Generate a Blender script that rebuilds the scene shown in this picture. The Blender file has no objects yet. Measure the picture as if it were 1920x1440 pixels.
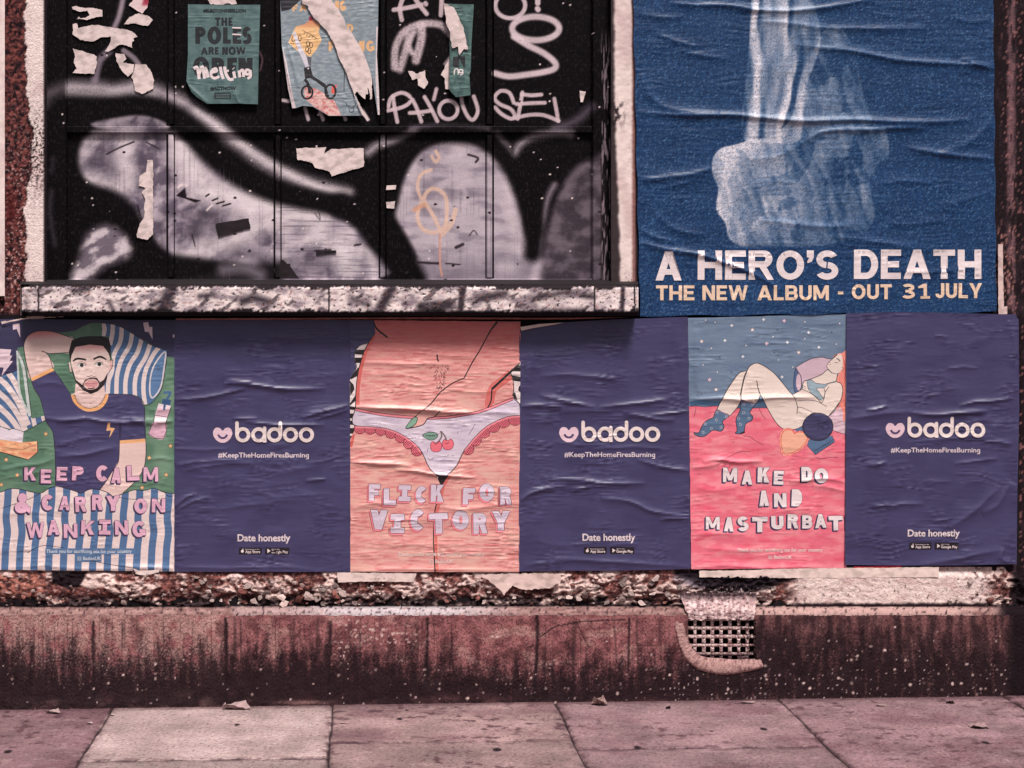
import bpy, math, random
import numpy as np
from mathutils import Vector
from mathutils.geometry import delaunay_2d_cdt as cdt

# ------------------------------------------------------------------ camera, world, sun
C = bpy.context.scene
S = 1 / 600.0                 # metres on the wall per photograph pixel
D = 4.40                      # camera to wall
CX, CZ = (651 - 960) * S, (1330 - 562) * S
cam = bpy.data.objects.new("camera", bpy.data.cameras.new("camera"))
C.collection.objects.link(cam)
cam.location = (CX, -D, CZ)
cam.rotation_euler = (math.pi / 2, 0, 0)
cam.data.sensor_width = 36.0
cam.data.lens = 36.0 * D / (1920 * S)
cam.data.shift_x = (960 - 651) / 1920
cam.data.shift_y = -(720 - 562) / 1920
cam.data.clip_end = 500
C.camera = cam

SUN_EL, SUN_AZ = math.radians(61), math.radians(14)    # a veiled sun high in front of the wall
w = bpy.data.worlds.new("World"); C.world = w; w.use_nodes = True
nt = w.node_tree; nt.nodes.clear()
sky = nt.nodes.new("ShaderNodeTexSky"); sky.sky_type = 'NISHITA'; sky.sun_disc = False
sky.sun_elevation = SUN_EL; sky.sun_rotation = math.pi - SUN_AZ
sky.dust_density = 4.0; sky.ozone_density = 0.6
hs = nt.nodes.new("ShaderNodeHueSaturation"); hs.inputs["Saturation"].default_value = 0.22
bg = nt.nodes.new("ShaderNodeBackground"); bg.inputs[1].default_value = 0.05
wo = nt.nodes.new("ShaderNodeOutputWorld")
nt.links.new(sky.outputs[0], hs.inputs["Color"]); nt.links.new(hs.outputs[0], bg.inputs[0]); nt.links.new(bg.outputs[0], wo.inputs[0])
sd = bpy.data.lights.new("sun", 'SUN'); sd.energy = 3.4; sd.angle = math.radians(14); sd.color = (1.0, 0.95, 0.90)
so = bpy.data.objects.new("sun", sd); C.collection.objects.link(so)
dvec = Vector((math.sin(SUN_AZ) * math.cos(SUN_EL), -math.cos(SUN_AZ) * math.cos(SUN_EL), math.sin(SUN_EL)))
so.rotation_euler = dvec.to_track_quat('Z', 'Y').to_euler(); so.location = (1, -6, 8)
C.view_settings.view_transform = 'Standard'; C.view_settings.look = 'None'
C.view_settings.gamma = 1; C.view_settings.exposure = 0.72

# ------------------------------------------------------------------ helpers: colour, noise
KALB = 0.80                  # albedo of a surface = linear(colour as measured in even light) * KALB
def lin(c, k=KALB):
    c = np.asarray(c, float) / 255.0
    return np.where(c <= 0.04045, c / 12.92, ((c + 0.055) / 1.055) ** 2.4) * k

def _h(ix, iy, seed):
    n = (ix.astype(np.int64) * 374761393 + iy.astype(np.int64) * 668265263 + seed * 1442695041) & 0xFFFFFFFF
    n = ((n ^ (n >> 13)) * 1274126177) & 0xFFFFFFFF
    n = ((n ^ (n >> 16)) * 2246822519) & 0xFFFFFFFF
    return ((n ^ (n >> 15)) & 0xFFFFFF) / float(0xFFFFFF)

def vn(x, y, seed=0):
    """gradient noise, 0..1"""
    x, y = np.broadcast_arrays(np.asarray(x, float), np.asarray(y, float))
    ix, iy = np.floor(x), np.floor(y); fx, fy = x - ix, y - iy
    u = fx * fx * fx * (fx * (fx * 6 - 15) + 10); v = fy * fy * fy * (fy * (fy * 6 - 15) + 10)
    def g(dx, dy):
        an = _h(ix + dx, iy + dy, seed) * 6.2831853; return np.cos(an) * (fx - dx) + np.sin(an) * (fy - dy)
    n = (g(0, 0) * (1 - u) + g(1, 0) * u) * (1 - v) + (g(0, 1) * (1 - u) + g(1, 1) * u) * v
    return np.clip(0.5 + 0.80 * n, 0, 1)

def fbm(x, y, seed=0, oc=4, g=0.5):
    s = 0; a = 1; t = 0
    for k in range(oc):
        s = s + a * vn(x * 2 ** k + 17.3 * k, y * 2 ** k - 9.1 * k, seed + 31 * k); t += a; a *= g
    return s / t

def ss(a, b, x):
    t = np.clip((x - a) / (b - a), 0, 1); return t * t * (3 - 2 * t)

def mix(a, b, t):
    a = np.asarray(a, float); b = np.asarray(b, float); t = np.asarray(t)[..., None]
    return a * (1 - t) + b * t

def seg_dist(x, y, pts):
    """distance to a polyline and the position along it (0..1)"""
    pts = np.asarray(pts, float); best = np.full(np.shape(x), 1e9); tt = np.zeros(np.shape(x))
    L = np.hypot(*(pts[1:] - pts[:-1]).T); cum = np.concatenate([[0], np.cumsum(L)]); tot = max(cum[-1], 1e-6)
    for i in range(len(pts) - 1):
        ax, ay = pts[i]; dx, dy = pts[i + 1] - pts[i]; l2 = dx * dx + dy * dy + 1e-9
        t = np.clip(((x - ax) * dx + (y - ay) * dy) / l2, 0, 1)
        d = np.hypot(x - ax - t * dx, y - ay - t * dy); m = d < best
        best = np.where(m, d, best); tt = np.where(m, (cum[i] + t * L[i]) / tot, tt)
    return best, tt

def inside(x, y, poly):
    x = np.asarray(x, float); r = np.zeros(x.shape, bool); n = len(poly)
    for i in range(n):
        x0, y0 = poly[i]; x1, y1 = poly[(i + 1) % n]
        if y0 == y1: continue
        c = ((y0 > y) != (y1 > y)) & (x < (x1 - x0) * (y - y0) / (y1 - y0) + x0); r ^= c
    return r

def softpoly(x, y, poly, soft):
    d, _ = seg_dist(x, y, list(poly) + [poly[0]])
    return ss(-soft, soft, np.where(inside(x, y, poly), d, -d))

def smooth(pts, closed=True, n=5):
    """Catmull-Rom through the points"""
    P_ = [np.array(p, float) for p in pts]; out = []; N = len(P_)
    for i in range(N if closed else N - 1):
        p0 = P_[(i - 1) % N] if closed or i > 0 else P_[0]; p1 = P_[i]; p2 = P_[(i + 1) % N]
        p3 = P_[(i + 2) % N] if closed or i + 2 < N else P_[-1]
        for k in range(n):
            t = k / n
            out.append(tuple(0.5 * ((2 * p1) + (p2 - p0) * t + (2 * p0 - 5 * p1 + 4 * p2 - p3) * t * t + (3 * p1 - p0 - 3 * p2 + p3) * t ** 3)))
    if not closed: out.append(tuple(P_[-1]))
    return out

# ------------------------------------------------------------------ helpers: place, link, tag
def W(px, py, d=0.0):
    """point on the plane d metres in front of the wall that was measured at photograph pixel (px, py)"""
    k = (D - d) / D; px, py = np.broadcast_arrays(np.asarray(px, float), np.asarray(py, float))
    return CX + ((np.asarray(px, float) - 960) * S - CX) * k, -d + 0 * np.asarray(px, float), CZ + ((1330 - np.asarray(py, float)) * S - CZ) * k

def link(name, me, parent=None):
    o = bpy.data.objects.new(name, me); C.collection.objects.link(o)
    if parent: o.parent = parent
    return o

def tag(o, label=None, cat=None, group=None, kind=None):
    for k, v in (("label", label), ("category", cat), ("group", group), ("kind", kind)):
        if v: o[k] = v
    return o

def thing(name, label, cat, loc=(0, 0, 0), group=None):
    o = link(name, None); o.location = loc; bpy.context.view_layer.update()
    return tag(o, label, cat, group)

def mesh(name, co, faces, mat, parent=None, col=None, corner=None, smooth_=True, normals=None, mats=None, fm=None):
    me = bpy.data.meshes.new(name)
    off = np.array(parent.location) if parent is not None else np.zeros(3)
    q = parent
    while q is not None and q.parent is not None: q = q.parent; off = off + np.array(q.location)
    co = np.asarray(co, float) - off
    if isinstance(faces, np.ndarray):
        me.vertices.add(len(co)); me.vertices.foreach_set("co", co.astype(np.float32).ravel())
        k = faces.shape[1]; me.loops.add(faces.size); me.polygons.add(len(faces))
        me.loops.foreach_set("vertex_index", faces.astype(np.int32).ravel())
        me.polygons.foreach_set("loop_start", np.arange(0, faces.size, k, dtype=np.int32))
        me.polygons.foreach_set("loop_total", np.full(len(faces), k, np.int32))
        me.update(calc_edges=True)
    else:
        me.from_pydata([tuple(c) for c in co], [], faces); me.update()
    if col is not None:
        a = me.color_attributes.new("Col", 'FLOAT_COLOR', 'POINT')
        a.data.foreach_set("color", np.c_[col, np.ones(len(col))].astype(np.float32).ravel())
    if corner is not None:
        a = me.color_attributes.new("Col", 'FLOAT_COLOR', 'CORNER')
        a.data.foreach_set("color", np.c_[corner, np.ones(len(corner))].astype(np.float32).ravel())
    me.polygons.foreach_set("use_smooth", np.full(len(me.polygons), smooth_))
    me.materials.append(mat)
    if normals is not None: me.normals_split_custom_set_from_vertices([tuple(n) for n in normals])
    return link(name, me, parent)

# ------------------------------------------------------------------ materials (node based)
def surf(name, rough=0.7, spec=0.25, tint=0.10, tscale=60, bump=0.3, bscale=220, bdist=0.002, stretch=(1, 1, 1), grain=0.0, gscale=700, color=None):
    m = bpy.data.materials.new(name); m.use_nodes = True; n = m.node_tree.nodes; L = m.node_tree.links
    b = n["Principled BSDF"]; b.inputs["Roughness"].default_value = rough; b.inputs["Specular IOR Level"].default_value = spec
    tc = n.new("ShaderNodeTexCoord"); mp = n.new("ShaderNodeMapping"); mp.inputs["Scale"].default_value = stretch
    geo = n.new("ShaderNodeNewGeometry"); L.new(geo.outputs["Position"], mp.inputs[0])
    if color is None:
        at = n.new("ShaderNodeAttribute"); at.attribute_name = "Col"; base = at.outputs["Color"]
    else:
        rgb = n.new("ShaderNodeRGB"); rgb.outputs[0].default_value = (*color, 1); base = rgb.outputs[0]
    nz = n.new("ShaderNodeTexNoise"); nz.inputs["Scale"].default_value = tscale; nz.inputs["Detail"].default_value = 6
    L.new(mp.outputs[0], nz.inputs["Vector"])
    mr = n.new("ShaderNodeMapRange"); mr.inputs["From Min"].default_value = 0.3; mr.inputs["From Max"].default_value = 0.7
    mr.inputs["To Min"].default_value = 1 - tint; mr.inputs["To Max"].default_value = 1 + tint
    L.new(nz.outputs[0], mr.inputs[0]); fac = mr.outputs[0]
    if grain:
        g = n.new("ShaderNodeTexNoise"); g.inputs["Scale"].default_value = gscale; g.inputs["Detail"].default_value = 2
        L.new(geo.outputs["Position"], g.inputs["Vector"])
        gr = n.new("ShaderNodeMapRange"); gr.inputs["From Min"].default_value = 0.35; gr.inputs["From Max"].default_value = 0.65
        gr.inputs["To Min"].default_value = 1 - grain; gr.inputs["To Max"].default_value = 1 + grain
        L.new(g.outputs[0], gr.inputs[0])
        mm = n.new("ShaderNodeMath"); mm.operation = 'MULTIPLY'; L.new(fac, mm.inputs[0]); L.new(gr.outputs[0], mm.inputs[1]); fac = mm.outputs[0]
    vm = n.new("ShaderNodeVectorMath"); vm.operation = 'SCALE'; L.new(base, vm.inputs[0]); L.new(fac, vm.inputs["Scale"])
    L.new(vm.outputs[0], b.inputs["Base Color"])
    if bump:
        bz = n.new("ShaderNodeTexNoise"); bz.inputs["Scale"].default_value = bscale; bz.inputs["Detail"].default_value = 5
        L.new(mp.outputs[0], bz.inputs["Vector"])
        bp = n.new("ShaderNodeBump"); bp.inputs["Strength"].default_value = bump; bp.inputs["Distance"].default_value = bdist
        L.new(bz.outputs[0], bp.inputs["Height"]); L.new(bp.outputs[0], b.inputs["Normal"])
    return m

M_PAPER = surf("printed_paper", rough=0.45, spec=0.45, tint=0.05, tscale=9, bump=0.28, bscale=45, bdist=0.003, stretch=(0.5, 1, 1.6), grain=0.07, gscale=420)
M_INK = surf("printed_ink", rough=0.42, spec=0.4, tint=0.07, tscale=40, bump=0.2, bscale=60, bdist=0.003, stretch=(0.35, 1, 2.2), grain=0.06, gscale=500)
M_HERO = surf("halftone_paper", rough=0.42, spec=0.3, tint=0.08, tscale=7, bump=0.35, bscale=70, bdist=0.003, stretch=(0.4, 1, 2), grain=0.28, gscale=330)
M_PAINT = surf("sprayed_metal", rough=0.55, spec=0.05, tint=0.10, tscale=25, bump=0.25, bscale=120, bdist=0.002, stretch=(0.5, 1, 1.5), grain=0.12, gscale=380)
M_PLASTER = surf("painted_plaster", rough=0.85, spec=0.15, tint=0.06, tscale=18, bump=0.22, bscale=60, bdist=0.005, grain=0.05, gscale=300)
M_ROUGH = surf("crumbling_render", rough=0.9, spec=0.05, tint=0.18, tscale=90, bump=0.4, bscale=170, bdist=0.008, grain=0.11, gscale=350)
M_CEMENT = surf("stained_cement", rough=0.85, spec=0.05, tint=0.15, tscale=55, bump=0.7, bscale=200, bdist=0.006, stretch=(1, 1, 0.5), grain=0.2, gscale=330)
M_SLAB = surf("paving_stone", rough=0.85, spec=0.2, tint=0.10, tscale=14, bump=0.5, bscale=240, bdist=0.004, grain=0.16, gscale=300)
M_SCRAP = surf("bare_paper", rough=0.8, spec=0.15, tint=0.05, tscale=40, bump=0.10, bscale=40, bdist=0.003, grain=0.04)
M_DARK = surf("void_black", rough=0.9, spec=0.1, bump=0, color=tuple(lin((30, 24, 28))))

# ------------------------------------------------------------------ sheets: grids and planar maps
def grid(name, x0, y0, x1, y1, step, mat, cfun, hfun=None, d0=0.0, parent=None, keep=None, k=KALB, warp=None, ystep=None):
    """a surface standing in the wall plane: colour and relief (mm, towards the street) as functions of measured pixels"""
    nx = max(2, int(round((x1 - x0) / step)) + 1); ny = max(2, int(round((y1 - y0) / (ystep or step))) + 1)
    X, Y = np.meshgrid(np.linspace(x0, x1, nx), np.linspace(y0, y1, ny)); X = X.ravel(); Y = Y.ravel()
    if warp: X, Y = warp(X, Y)
    h = hfun(X, Y) * 0.001 if hfun else 0
    wx, wy, wz = W(X, Y, d0); co = np.c_[wx, wy - h, wz]
    i = np.arange(nx * ny).reshape(ny, nx)
    F = np.stack([i[1:, :-1], i[1:, 1:], i[:-1, 1:], i[:-1, :-1]], -1).reshape(-1, 4)
    if keep is not None: F = F[keep(X[F].mean(1), Y[F].mean(1))]
    return mesh(name, co, F, mat, parent, col=lin(cfun(X, Y), k))

def ribbon(pts, wd, closed=False, taper=None):
    """quads along a polyline"""
    p = np.asarray(pts, float)
    if closed: p = np.vstack([p, p[:1]])
    n = len(p); t = np.zeros_like(p)
    for i in range(n):
        a = p[i - 1] if i > 0 else (p[-2] if closed else p[i]); b = p[i + 1] if i < n - 1 else (p[1] if closed else p[i])
        v = b - a; t[i] = v / (np.hypot(*v) + 1e-9)
    wv = np.full(n, wd / 2.0)
    if taper: wv = wv * np.interp(np.linspace(0, 1, n), np.linspace(0, 1, len(taper)), taper)
    N = np.c_[-t[:, 1], t[:, 0]] * wv[:, None]; a = p + N; b = p - N
    return [[tuple(a[i]), tuple(b[i]), tuple(b[i + 1]), tuple(a[i + 1])] for i in range(n - 1)]

def ell(cx, cy, rx, ry=None, n=20, a0=0, a1=360):
    ry = ry or rx; m = n if a1 - a0 >= 360 else n + 1
    return [(cx + rx * math.cos(math.radians(a0 + (a1 - a0) * i / n)), cy + ry * math.sin(math.radians(a0 + (a1 - a0) * i / n))) for i in range(m)]

class Print:
    """one printed sheet: painter's-order polygons flattened into a single crease-following mesh per part"""
    def __init__(self, outline, H, d0, T=None, step=3.0):
        self.out = list(outline); self.H = H; self.d0 = d0; self.T = T or (lambda p: p); self.step = step
        self.shapes = [([self.out], (200, 200, 200), 'sheet', None)]
    def paint(self, color): self.shapes[0] = ([self.out], color, 'sheet', None)
    def add(self, poly, color, part='sheet', clip=None, sm=False, raw=False):
        """poly in tracing coordinates; color rgb or function(px,py)"""
        polys = poly if isinstance(poly[0][0], (tuple, list, np.ndarray)) else [poly]
        if sm: polys = [smooth(p) for p in polys]
        if not raw: polys = [[self.T(q) for q in p] for p in polys]
        self.shapes.append((polys, color, part, clip)); return len(self.shapes) - 1
    def line(self, pts, wd, color=(38, 30, 38), part='sheet', sm=True, closed=False, clip=None, taper=None):
        if sm: pts = smooth(pts, closed)
        return self.add(ribbon(pts, wd, closed, taper), color, part, clip)
    def build(self, parent, names, mat=None, mats={}):
        pts = []; edges = []
        for polys, c, part, clip in self.shapes:
            for p in polys:
                b = len(pts); n = len(p); pts.extend(Vector((float(q[0]), float(q[1]))) for q in p); edges.extend((b + i, b + (i + 1) % n) for i in range(n))
        o = np.array(self.out); x0, y0 = o.min(0); x1, y1 = o.max(0); st = self.step
        X, Y = np.meshgrid(np.arange(x0 + st / 2, x1, st), np.arange(y0 + st / 2, y1, st)); X = X.ravel(); Y = Y.ravel()
        m = inside(X, Y, self.out); X = X[m] + 0.013; Y = Y[m] + 0.017
        pts.extend(Vector((a, b)) for a, b in zip(X, Y))
        V, _, F, _, _, _ = cdt(pts, edges, [], 0, 1e-3, False)
        V = np.array([(v.x, v.y) for v in V]); F = np.array(F); cen = V[F].mean(1); cx, cy = cen[:, 0], cen[:, 1]
        keep = inside(cx, cy, self.out); F = F[keep]; cx = cx[keep]; cy = cy[keep]
        od = np.argsort(cx); F = F[od]; cx = cx[od]; cy = cy[od]
        top = np.zeros(len(F), int); need = {s[3] for s in self.shapes if s[3] is not None}; member = {}
        for si, (polys, c, part, clip) in enumerate(self.shapes):
            if si == 0: continue
            hit = np.zeros(len(F), bool)
            for p in polys:
                q = np.asarray(p, float); lo, hi = np.searchsorted(cx, (q[:, 0].min(), q[:, 0].max()))
                if hi <= lo: continue
                sy = cy[lo:hi]; k = np.nonzero((sy >= q[:, 1].min()) & (sy <= q[:, 1].max()))[0] + lo
                if len(k): hit[k[inside(cx[k], cy[k], q)]] = True
            if clip is not None: hit &= member[clip]
            if si in need: member[si] = hit
            top[hit] = si
        h = self.H(V[:, 0], V[:, 1]); e = 0.8
        gx = (self.H(V[:, 0] + e, V[:, 1]) - self.H(V[:, 0] - e, V[:, 1])) / (2 * e) * 0.001 / S
        gy = (self.H(V[:, 0], V[:, 1] + e) - self.H(V[:, 0], V[:, 1] - e)) / (2 * e) * 0.001 / S
        Nn = np.c_[-gx, -np.ones(len(V)), gy]; Nn /= np.linalg.norm(Nn, axis=1)[:, None]
        wx, wy, wz = W(V[:, 0], V[:, 1], self.d0); co = np.c_[wx, wy - h * 0.001, wz]
        parts = {}
        for si, s in enumerate(self.shapes): parts.setdefault(s[2], []).append(si)
        res = {}
        for part, sis in parts.items():
            fm = np.isin(top, sis)
            if not fm.any(): continue
            f = F[fm][:, ::-1]; tp = top[fm]              # image y runs down: reversed, to face the street
            cc = np.zeros((len(f), 3, 3))
            for si in np.unique(tp):
                m = tp == si; col = self.shapes[si][1]
                if callable(col):
                    vv = V[f[m]]; cc[m] = lin(col(vv[..., 0], vv[..., 1]))
                else: cc[m] = lin(col)
            used, inv = np.unique(f, return_inverse=True); inv = inv.reshape(f.shape)
            # paint is printed: only the outermost fringe of the sheet shows bare edge
            nm = names.get(part, part.split(':')[0])
            res[part] = mesh(nm, co[used], inv, mats.get(part, mat or M_PAPER), parent, corner=cc.reshape(-1, 3), normals=Nn[used])
        return res

def creases(lst, seed=0, micro=0.35, edge=None, low=3.2):
    """height (mm) of a pasted sheet: listed folds, fine horizontal wrinkles, slow undulation"""
    L = [(np.array(smooth(p, False, 4)) if len(p) > 2 else np.array(p, float), a, wd) for p, a, wd in lst]
    def H(x, y):
        x = np.asarray(x, float); y = np.asarray(y, float)
        h = low * (fbm(x / 130, y / 60, seed + 5, 2) - 0.5)
        for p, a, wd in L:
            d, t = seg_dist(x, y, p); tp = np.clip(4 * t * (1 - t), 0, 1) ** 0.6
            wd = wd * .85; e = 0.3 * wd; h = h + 2.7 * a * (0.08 + 0.85 * tp) * np.exp(-(np.sqrt(d * d + e * e) - e) / wd) * (tp > 0)
        wx = x / 120 + 0.7 * fbm(x / 70, y / 40, seed + 9, 2); wy = y / 9.5 + 2.6 * fbm(x / 110, y / 60, seed + 3, 2)
        n = vn(wx, wy, seed); r = np.clip(1 - abs(2 * n - 1) * 1.5, 0, 1) ** 2
        n2 = vn(wx * 2.1 + 7, wy * 1.9, seed + 1); r2 = np.clip(1 - abs(2 * n2 - 1) * 1.6, 0, 1) ** 2
        mk = ss(0.40, 0.68, fbm(x / 90, y / 55, seed + 7, 2))
        h = h + 2.6 * micro * (r * (0.05 + 1.2 * mk) + 0.5 * r2 * mk)
        if edge: h = h + edge(x, y)
        return h
    return H

# ------------------------------------------------------------------ lettering
def band(cx, cy, rx, ry, a0, a1, t, n=14, tx=None):
    tx = tx or t; out = []
    for i in range(n):
        q = []
        for a, s in ((a0 + (a1 - a0) * i / n, 1), (a0 + (a1 - a0) * (i + 1) / n, 1), (a0 + (a1 - a0) * (i + 1) / n, 0), (a0 + (a1 - a0) * i / n, 0)):
            r = math.radians(a); q.append((cx + (rx - (0 if s else tx)) * math.cos(r), cy + (ry - (0 if s else t)) * math.sin(r)))
        out.append(q)
    return out

def rect(x0, y0, x1, y1): return [(x0, y0), (x1, y0), (x1, y1), (x0, y1)]

def glyph(ch, t, w, slab=False):
    """capital letter as polygons in a box w wide and 1 high (y up); t = stroke"""
    R = rect; b = t * 0.9; o = []
    def bowl(x0, x1, y0, y1):
        xm = max(x0, x1 - (y1 - y0) / 2 * 1.0); ry = (y1 - y0) / 2
        return [R(x0, y1 - b, xm, y1), R(x0, y0, xm, y0 + b)] + band(xm, (y0 + y1) / 2, x1 - xm, ry, -90, 90, b, 12, t)
    if ch == 'A':
        s = t * 1.08
        o = [[(0, 0), (s, 0), (w / 2 + s / 2, 1), (w / 2 - s / 2, 1)], [(w - s, 0), (w, 0), (w / 2 + s / 2, 1), (w / 2 - s / 2, 1)], R(w * .22, .2, w * .78, .2 + b * .9)]
    elif ch == 'B': o = [R(0, 0, t, 1)] + bowl(t * .5, w * .96, .5 - b / 2, 1) + bowl(t * .5, w, 0, .5 + b / 2)
    elif ch == 'C': o = band(w / 2, .5, w / 2, .5, 42, 318, b, 24, t)
    elif ch == 'D':
        o = [R(0, 0, t, 1), R(t * .5, 1 - b, w * .5, 1), R(t * .5, 0, w * .5, b)] + band(w * .5, .5, w * .5, .5, -90, 90, b, 16, t)
    elif ch == 'E': o = [R(0, 0, t, 1), R(t * .5, 0, w, b), R(t * .5, 1 - b, w, 1), R(t * .5, .5 - b / 2, w * .9, .5 + b / 2)]
    elif ch == 'F': o = [R(0, 0, t, 1), R(t * .5, 1 - b, w, 1), R(t * .5, .47 - b / 2, w * .85, .47 + b / 2)]
    elif ch == 'G': o = band(w / 2, .5, w / 2, .5, 42, 330, b, 24, t) + [R(w * .52, .5 - b * .8, w, .5), R(w - t, .12, w, .48)]
    elif ch == 'H': o = [R(0, 0, t, 1), R(w - t, 0, w, 1), R(t * .5, .5 - b / 2, w - t * .5, .5 + b / 2)]
    elif ch == 'I':
        o = [R(w / 2 - t / 2, 0, w / 2 + t / 2, 1)]
        if slab: o += [R(0, 0, w, b), R(0, 1 - b, w, 1)]
    elif ch == 'J': o = [R(w - t, .3, w, 1)] + band(w / 2, .3, w / 2, .3, 180, 360, b, 14, t)
    elif ch == 'K':
        o = [R(0, 0, t, 1), [(w - t * 1.25, 1), (w, 1), (t, .30), (t, .52)], [(w * .38, .56), (w * .38 + t * .5, .72), (w, 0), (w - t * 1.25, 0)]]
        o[2] = [(t * 1.0 + (w - t) * .18, .50), (t + (w - t) * .42, .68), (w, 0), (w - t * 1.25, 0)]
    elif ch == 'L': o = [R(0, 0, t, 1), R(t * .5, 0, w, b)]
    elif ch == 'M': o = [R(0, 0, t * .95, 1), R(w - t * .95, 0, w, 1), [(0, 1), (t * 1.15, 1), (w / 2 + t * .5, .12), (w / 2 - t * .5, .12)], [(w, 1), (w - t * 1.15, 1), (w / 2 - t * .5, .12), (w / 2 + t * .5, .12)]]
    elif ch == 'N': o = [R(0, 0, t, 1), R(w - t, 0, w, 1), [(0, 1), (t * 1.1, 1), (w, 0), (w - t * 1.1, 0)]]
    elif ch == 'O': o = band(w / 2, .5, w / 2, .5, 0, 360, b, 28, t)
    elif ch == 'P': o = [R(0, 0, t, 1)] + bowl(t * .5, w, .40, 1)
    elif ch == 'R': s = t * .92; o = [R(0, 0, s, 1)] + bowl(t * .5, w * .95, .42, 1) + [[(w * .40, .47), (w * .40 + t * 1.05, .47), (w, 0), (w - s * 1.02, 0)]]
    elif ch == 'S':
        r1, r2 = .25 + b / 4, .25 + b / 4
        o = band(w / 2, 1 - r1, w / 2 * .95, r1, 25, 265, b, 18, t * .95) + band(w / 2, r2, w / 2, r2, -155, 85, b, 18, t * .95)
    elif ch == 'T': o = [R(w / 2 - t / 2, 0, w / 2 + t / 2, 1), R(0, 1 - b, w, 1)]
    elif ch == 'U': o = [R(0, .35, t, 1), R(w - t, .35, w, 1)] + band(w / 2, .36, w / 2, .36, 180, 360, b, 16, t)
    elif ch == 'V': s = t * 1.1; o = [[(0, 1), (s, 1), (w / 2 + s / 2, 0), (w / 2 - s / 2, 0)], [(w, 1), (w - s, 1), (w / 2 - s / 2, 0), (w / 2 + s / 2, 0)]]
    elif ch == 'W':
        s = t * .95; q = w * .27
        o = [[(0, 1), (s, 1), (q + s / 2, 0), (q - s / 2, 0)], [(w, 1), (w - s, 1), (w - q - s / 2, 0), (w - q + s / 2, 0)],
             [(w / 2 - s / 2, 1), (w / 2 + s / 2, 1), (q + s / 2, 0), (q - s / 2, 0)], [(w / 2 - s / 2, 1), (w / 2 + s / 2, 1), (w - q + s / 2, 0), (w - q - s / 2, 0)]]
    elif ch == 'Y': s = t * 1.1; o = [R(w / 2 - t / 2, 0, w / 2 + t / 2, .45), [(0, 1), (s, 1), (w / 2 + t / 2, .38), (w / 2 - t / 2, .38)], [(w, 1), (w - s, 1), (w / 2 - t / 2, .38), (w / 2 + t / 2, .38)]]
    elif ch == '&': o = band(w * .45, .76, w * .27, .24, 0, 360, b * .85, 20, t * .8) + band(w * .42, .29, w * .42, .29, 0, 360, b, 22, t) + [[(w * .62, .24), (w * .74, .38), (w, .16), (w * .96, 0), (w * .9, .0)], [(w * .72, .30), (w * .98, .34), (w * .98, .22), (w * .8, .18)]]
    elif ch == '1': o = [R(w - t, 0, w, 1), [(w - t, 1), (w - t * .6, 1), (w - t, .72), (0, .70), (0, .82)], R(w - t * 1.9, 0, w + t * .9, b * .85)]
    elif ch == '3': o = band(w / 2, .745, w * .46, .255, -80, 150, b, 16, t) + band(w / 2, .275, w / 2, .275, -150, 80, b, 18, t) + [R(w * .3, .5 - b * .4, w * .6, .5 + b * .45)]
    elif ch == '-': o = [R(0, .36, w, .36 + b)]
    elif ch == "'": o = [R(0, .76, t, 1), [(t * .35, .76), (t, .76), (t * .7, .62), (t * .1, .56), (t * .05, .62)]]
    return o

def put(ch, box, t, slab=False, slant=0.0):
    """letter polygons fitted to a tracing box (x0,y0,x1,y1), y down"""
    x0, y0, x1, y1 = box; h = y1 - y0; w_ = (x1 - x0) / h
    return [[(x0 + (p[0] + slant * (p[1] - .5)) * h, y1 - p[1] * h) for p in poly] for poly in glyph(ch, t, w_, slab)]

WID = {'A': .92, 'B': .78, 'C': .86, 'D': .82, 'E': .68, 'F': .64, 'G': .9, 'H': .8, 'I': .24, 'J': .62, 'K': .84, 'L': .64, 'M': .98, 'N': .82, 'O': .9, 'P': .76, 'R': .82, 'S': .74, 'T': .74, 'U': .78, 'V': .88, 'W': 1.25, 'Y': .88, '1': .42, '3': .66, '-': .4, "'": .2, ' ': .36, '&': .9}
def setline(txt, x0, x1, y0, y1, t, gap=.1, slab=False):
    """a line of capitals set to the exact width"""
    h = y1 - y0
    ww = [WID[c] for c in txt]; tot = sum(ww) + gap * (len(txt) - 1); k = (x1 - x0) / (tot * h); x = x0; out = []
    for c, wv in zip(txt, ww):
        if c != ' ': out += put(c, (x, y0, x + wv * h * k, y1), t, slab)
        x += (wv + gap) * h * k
    return out

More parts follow.
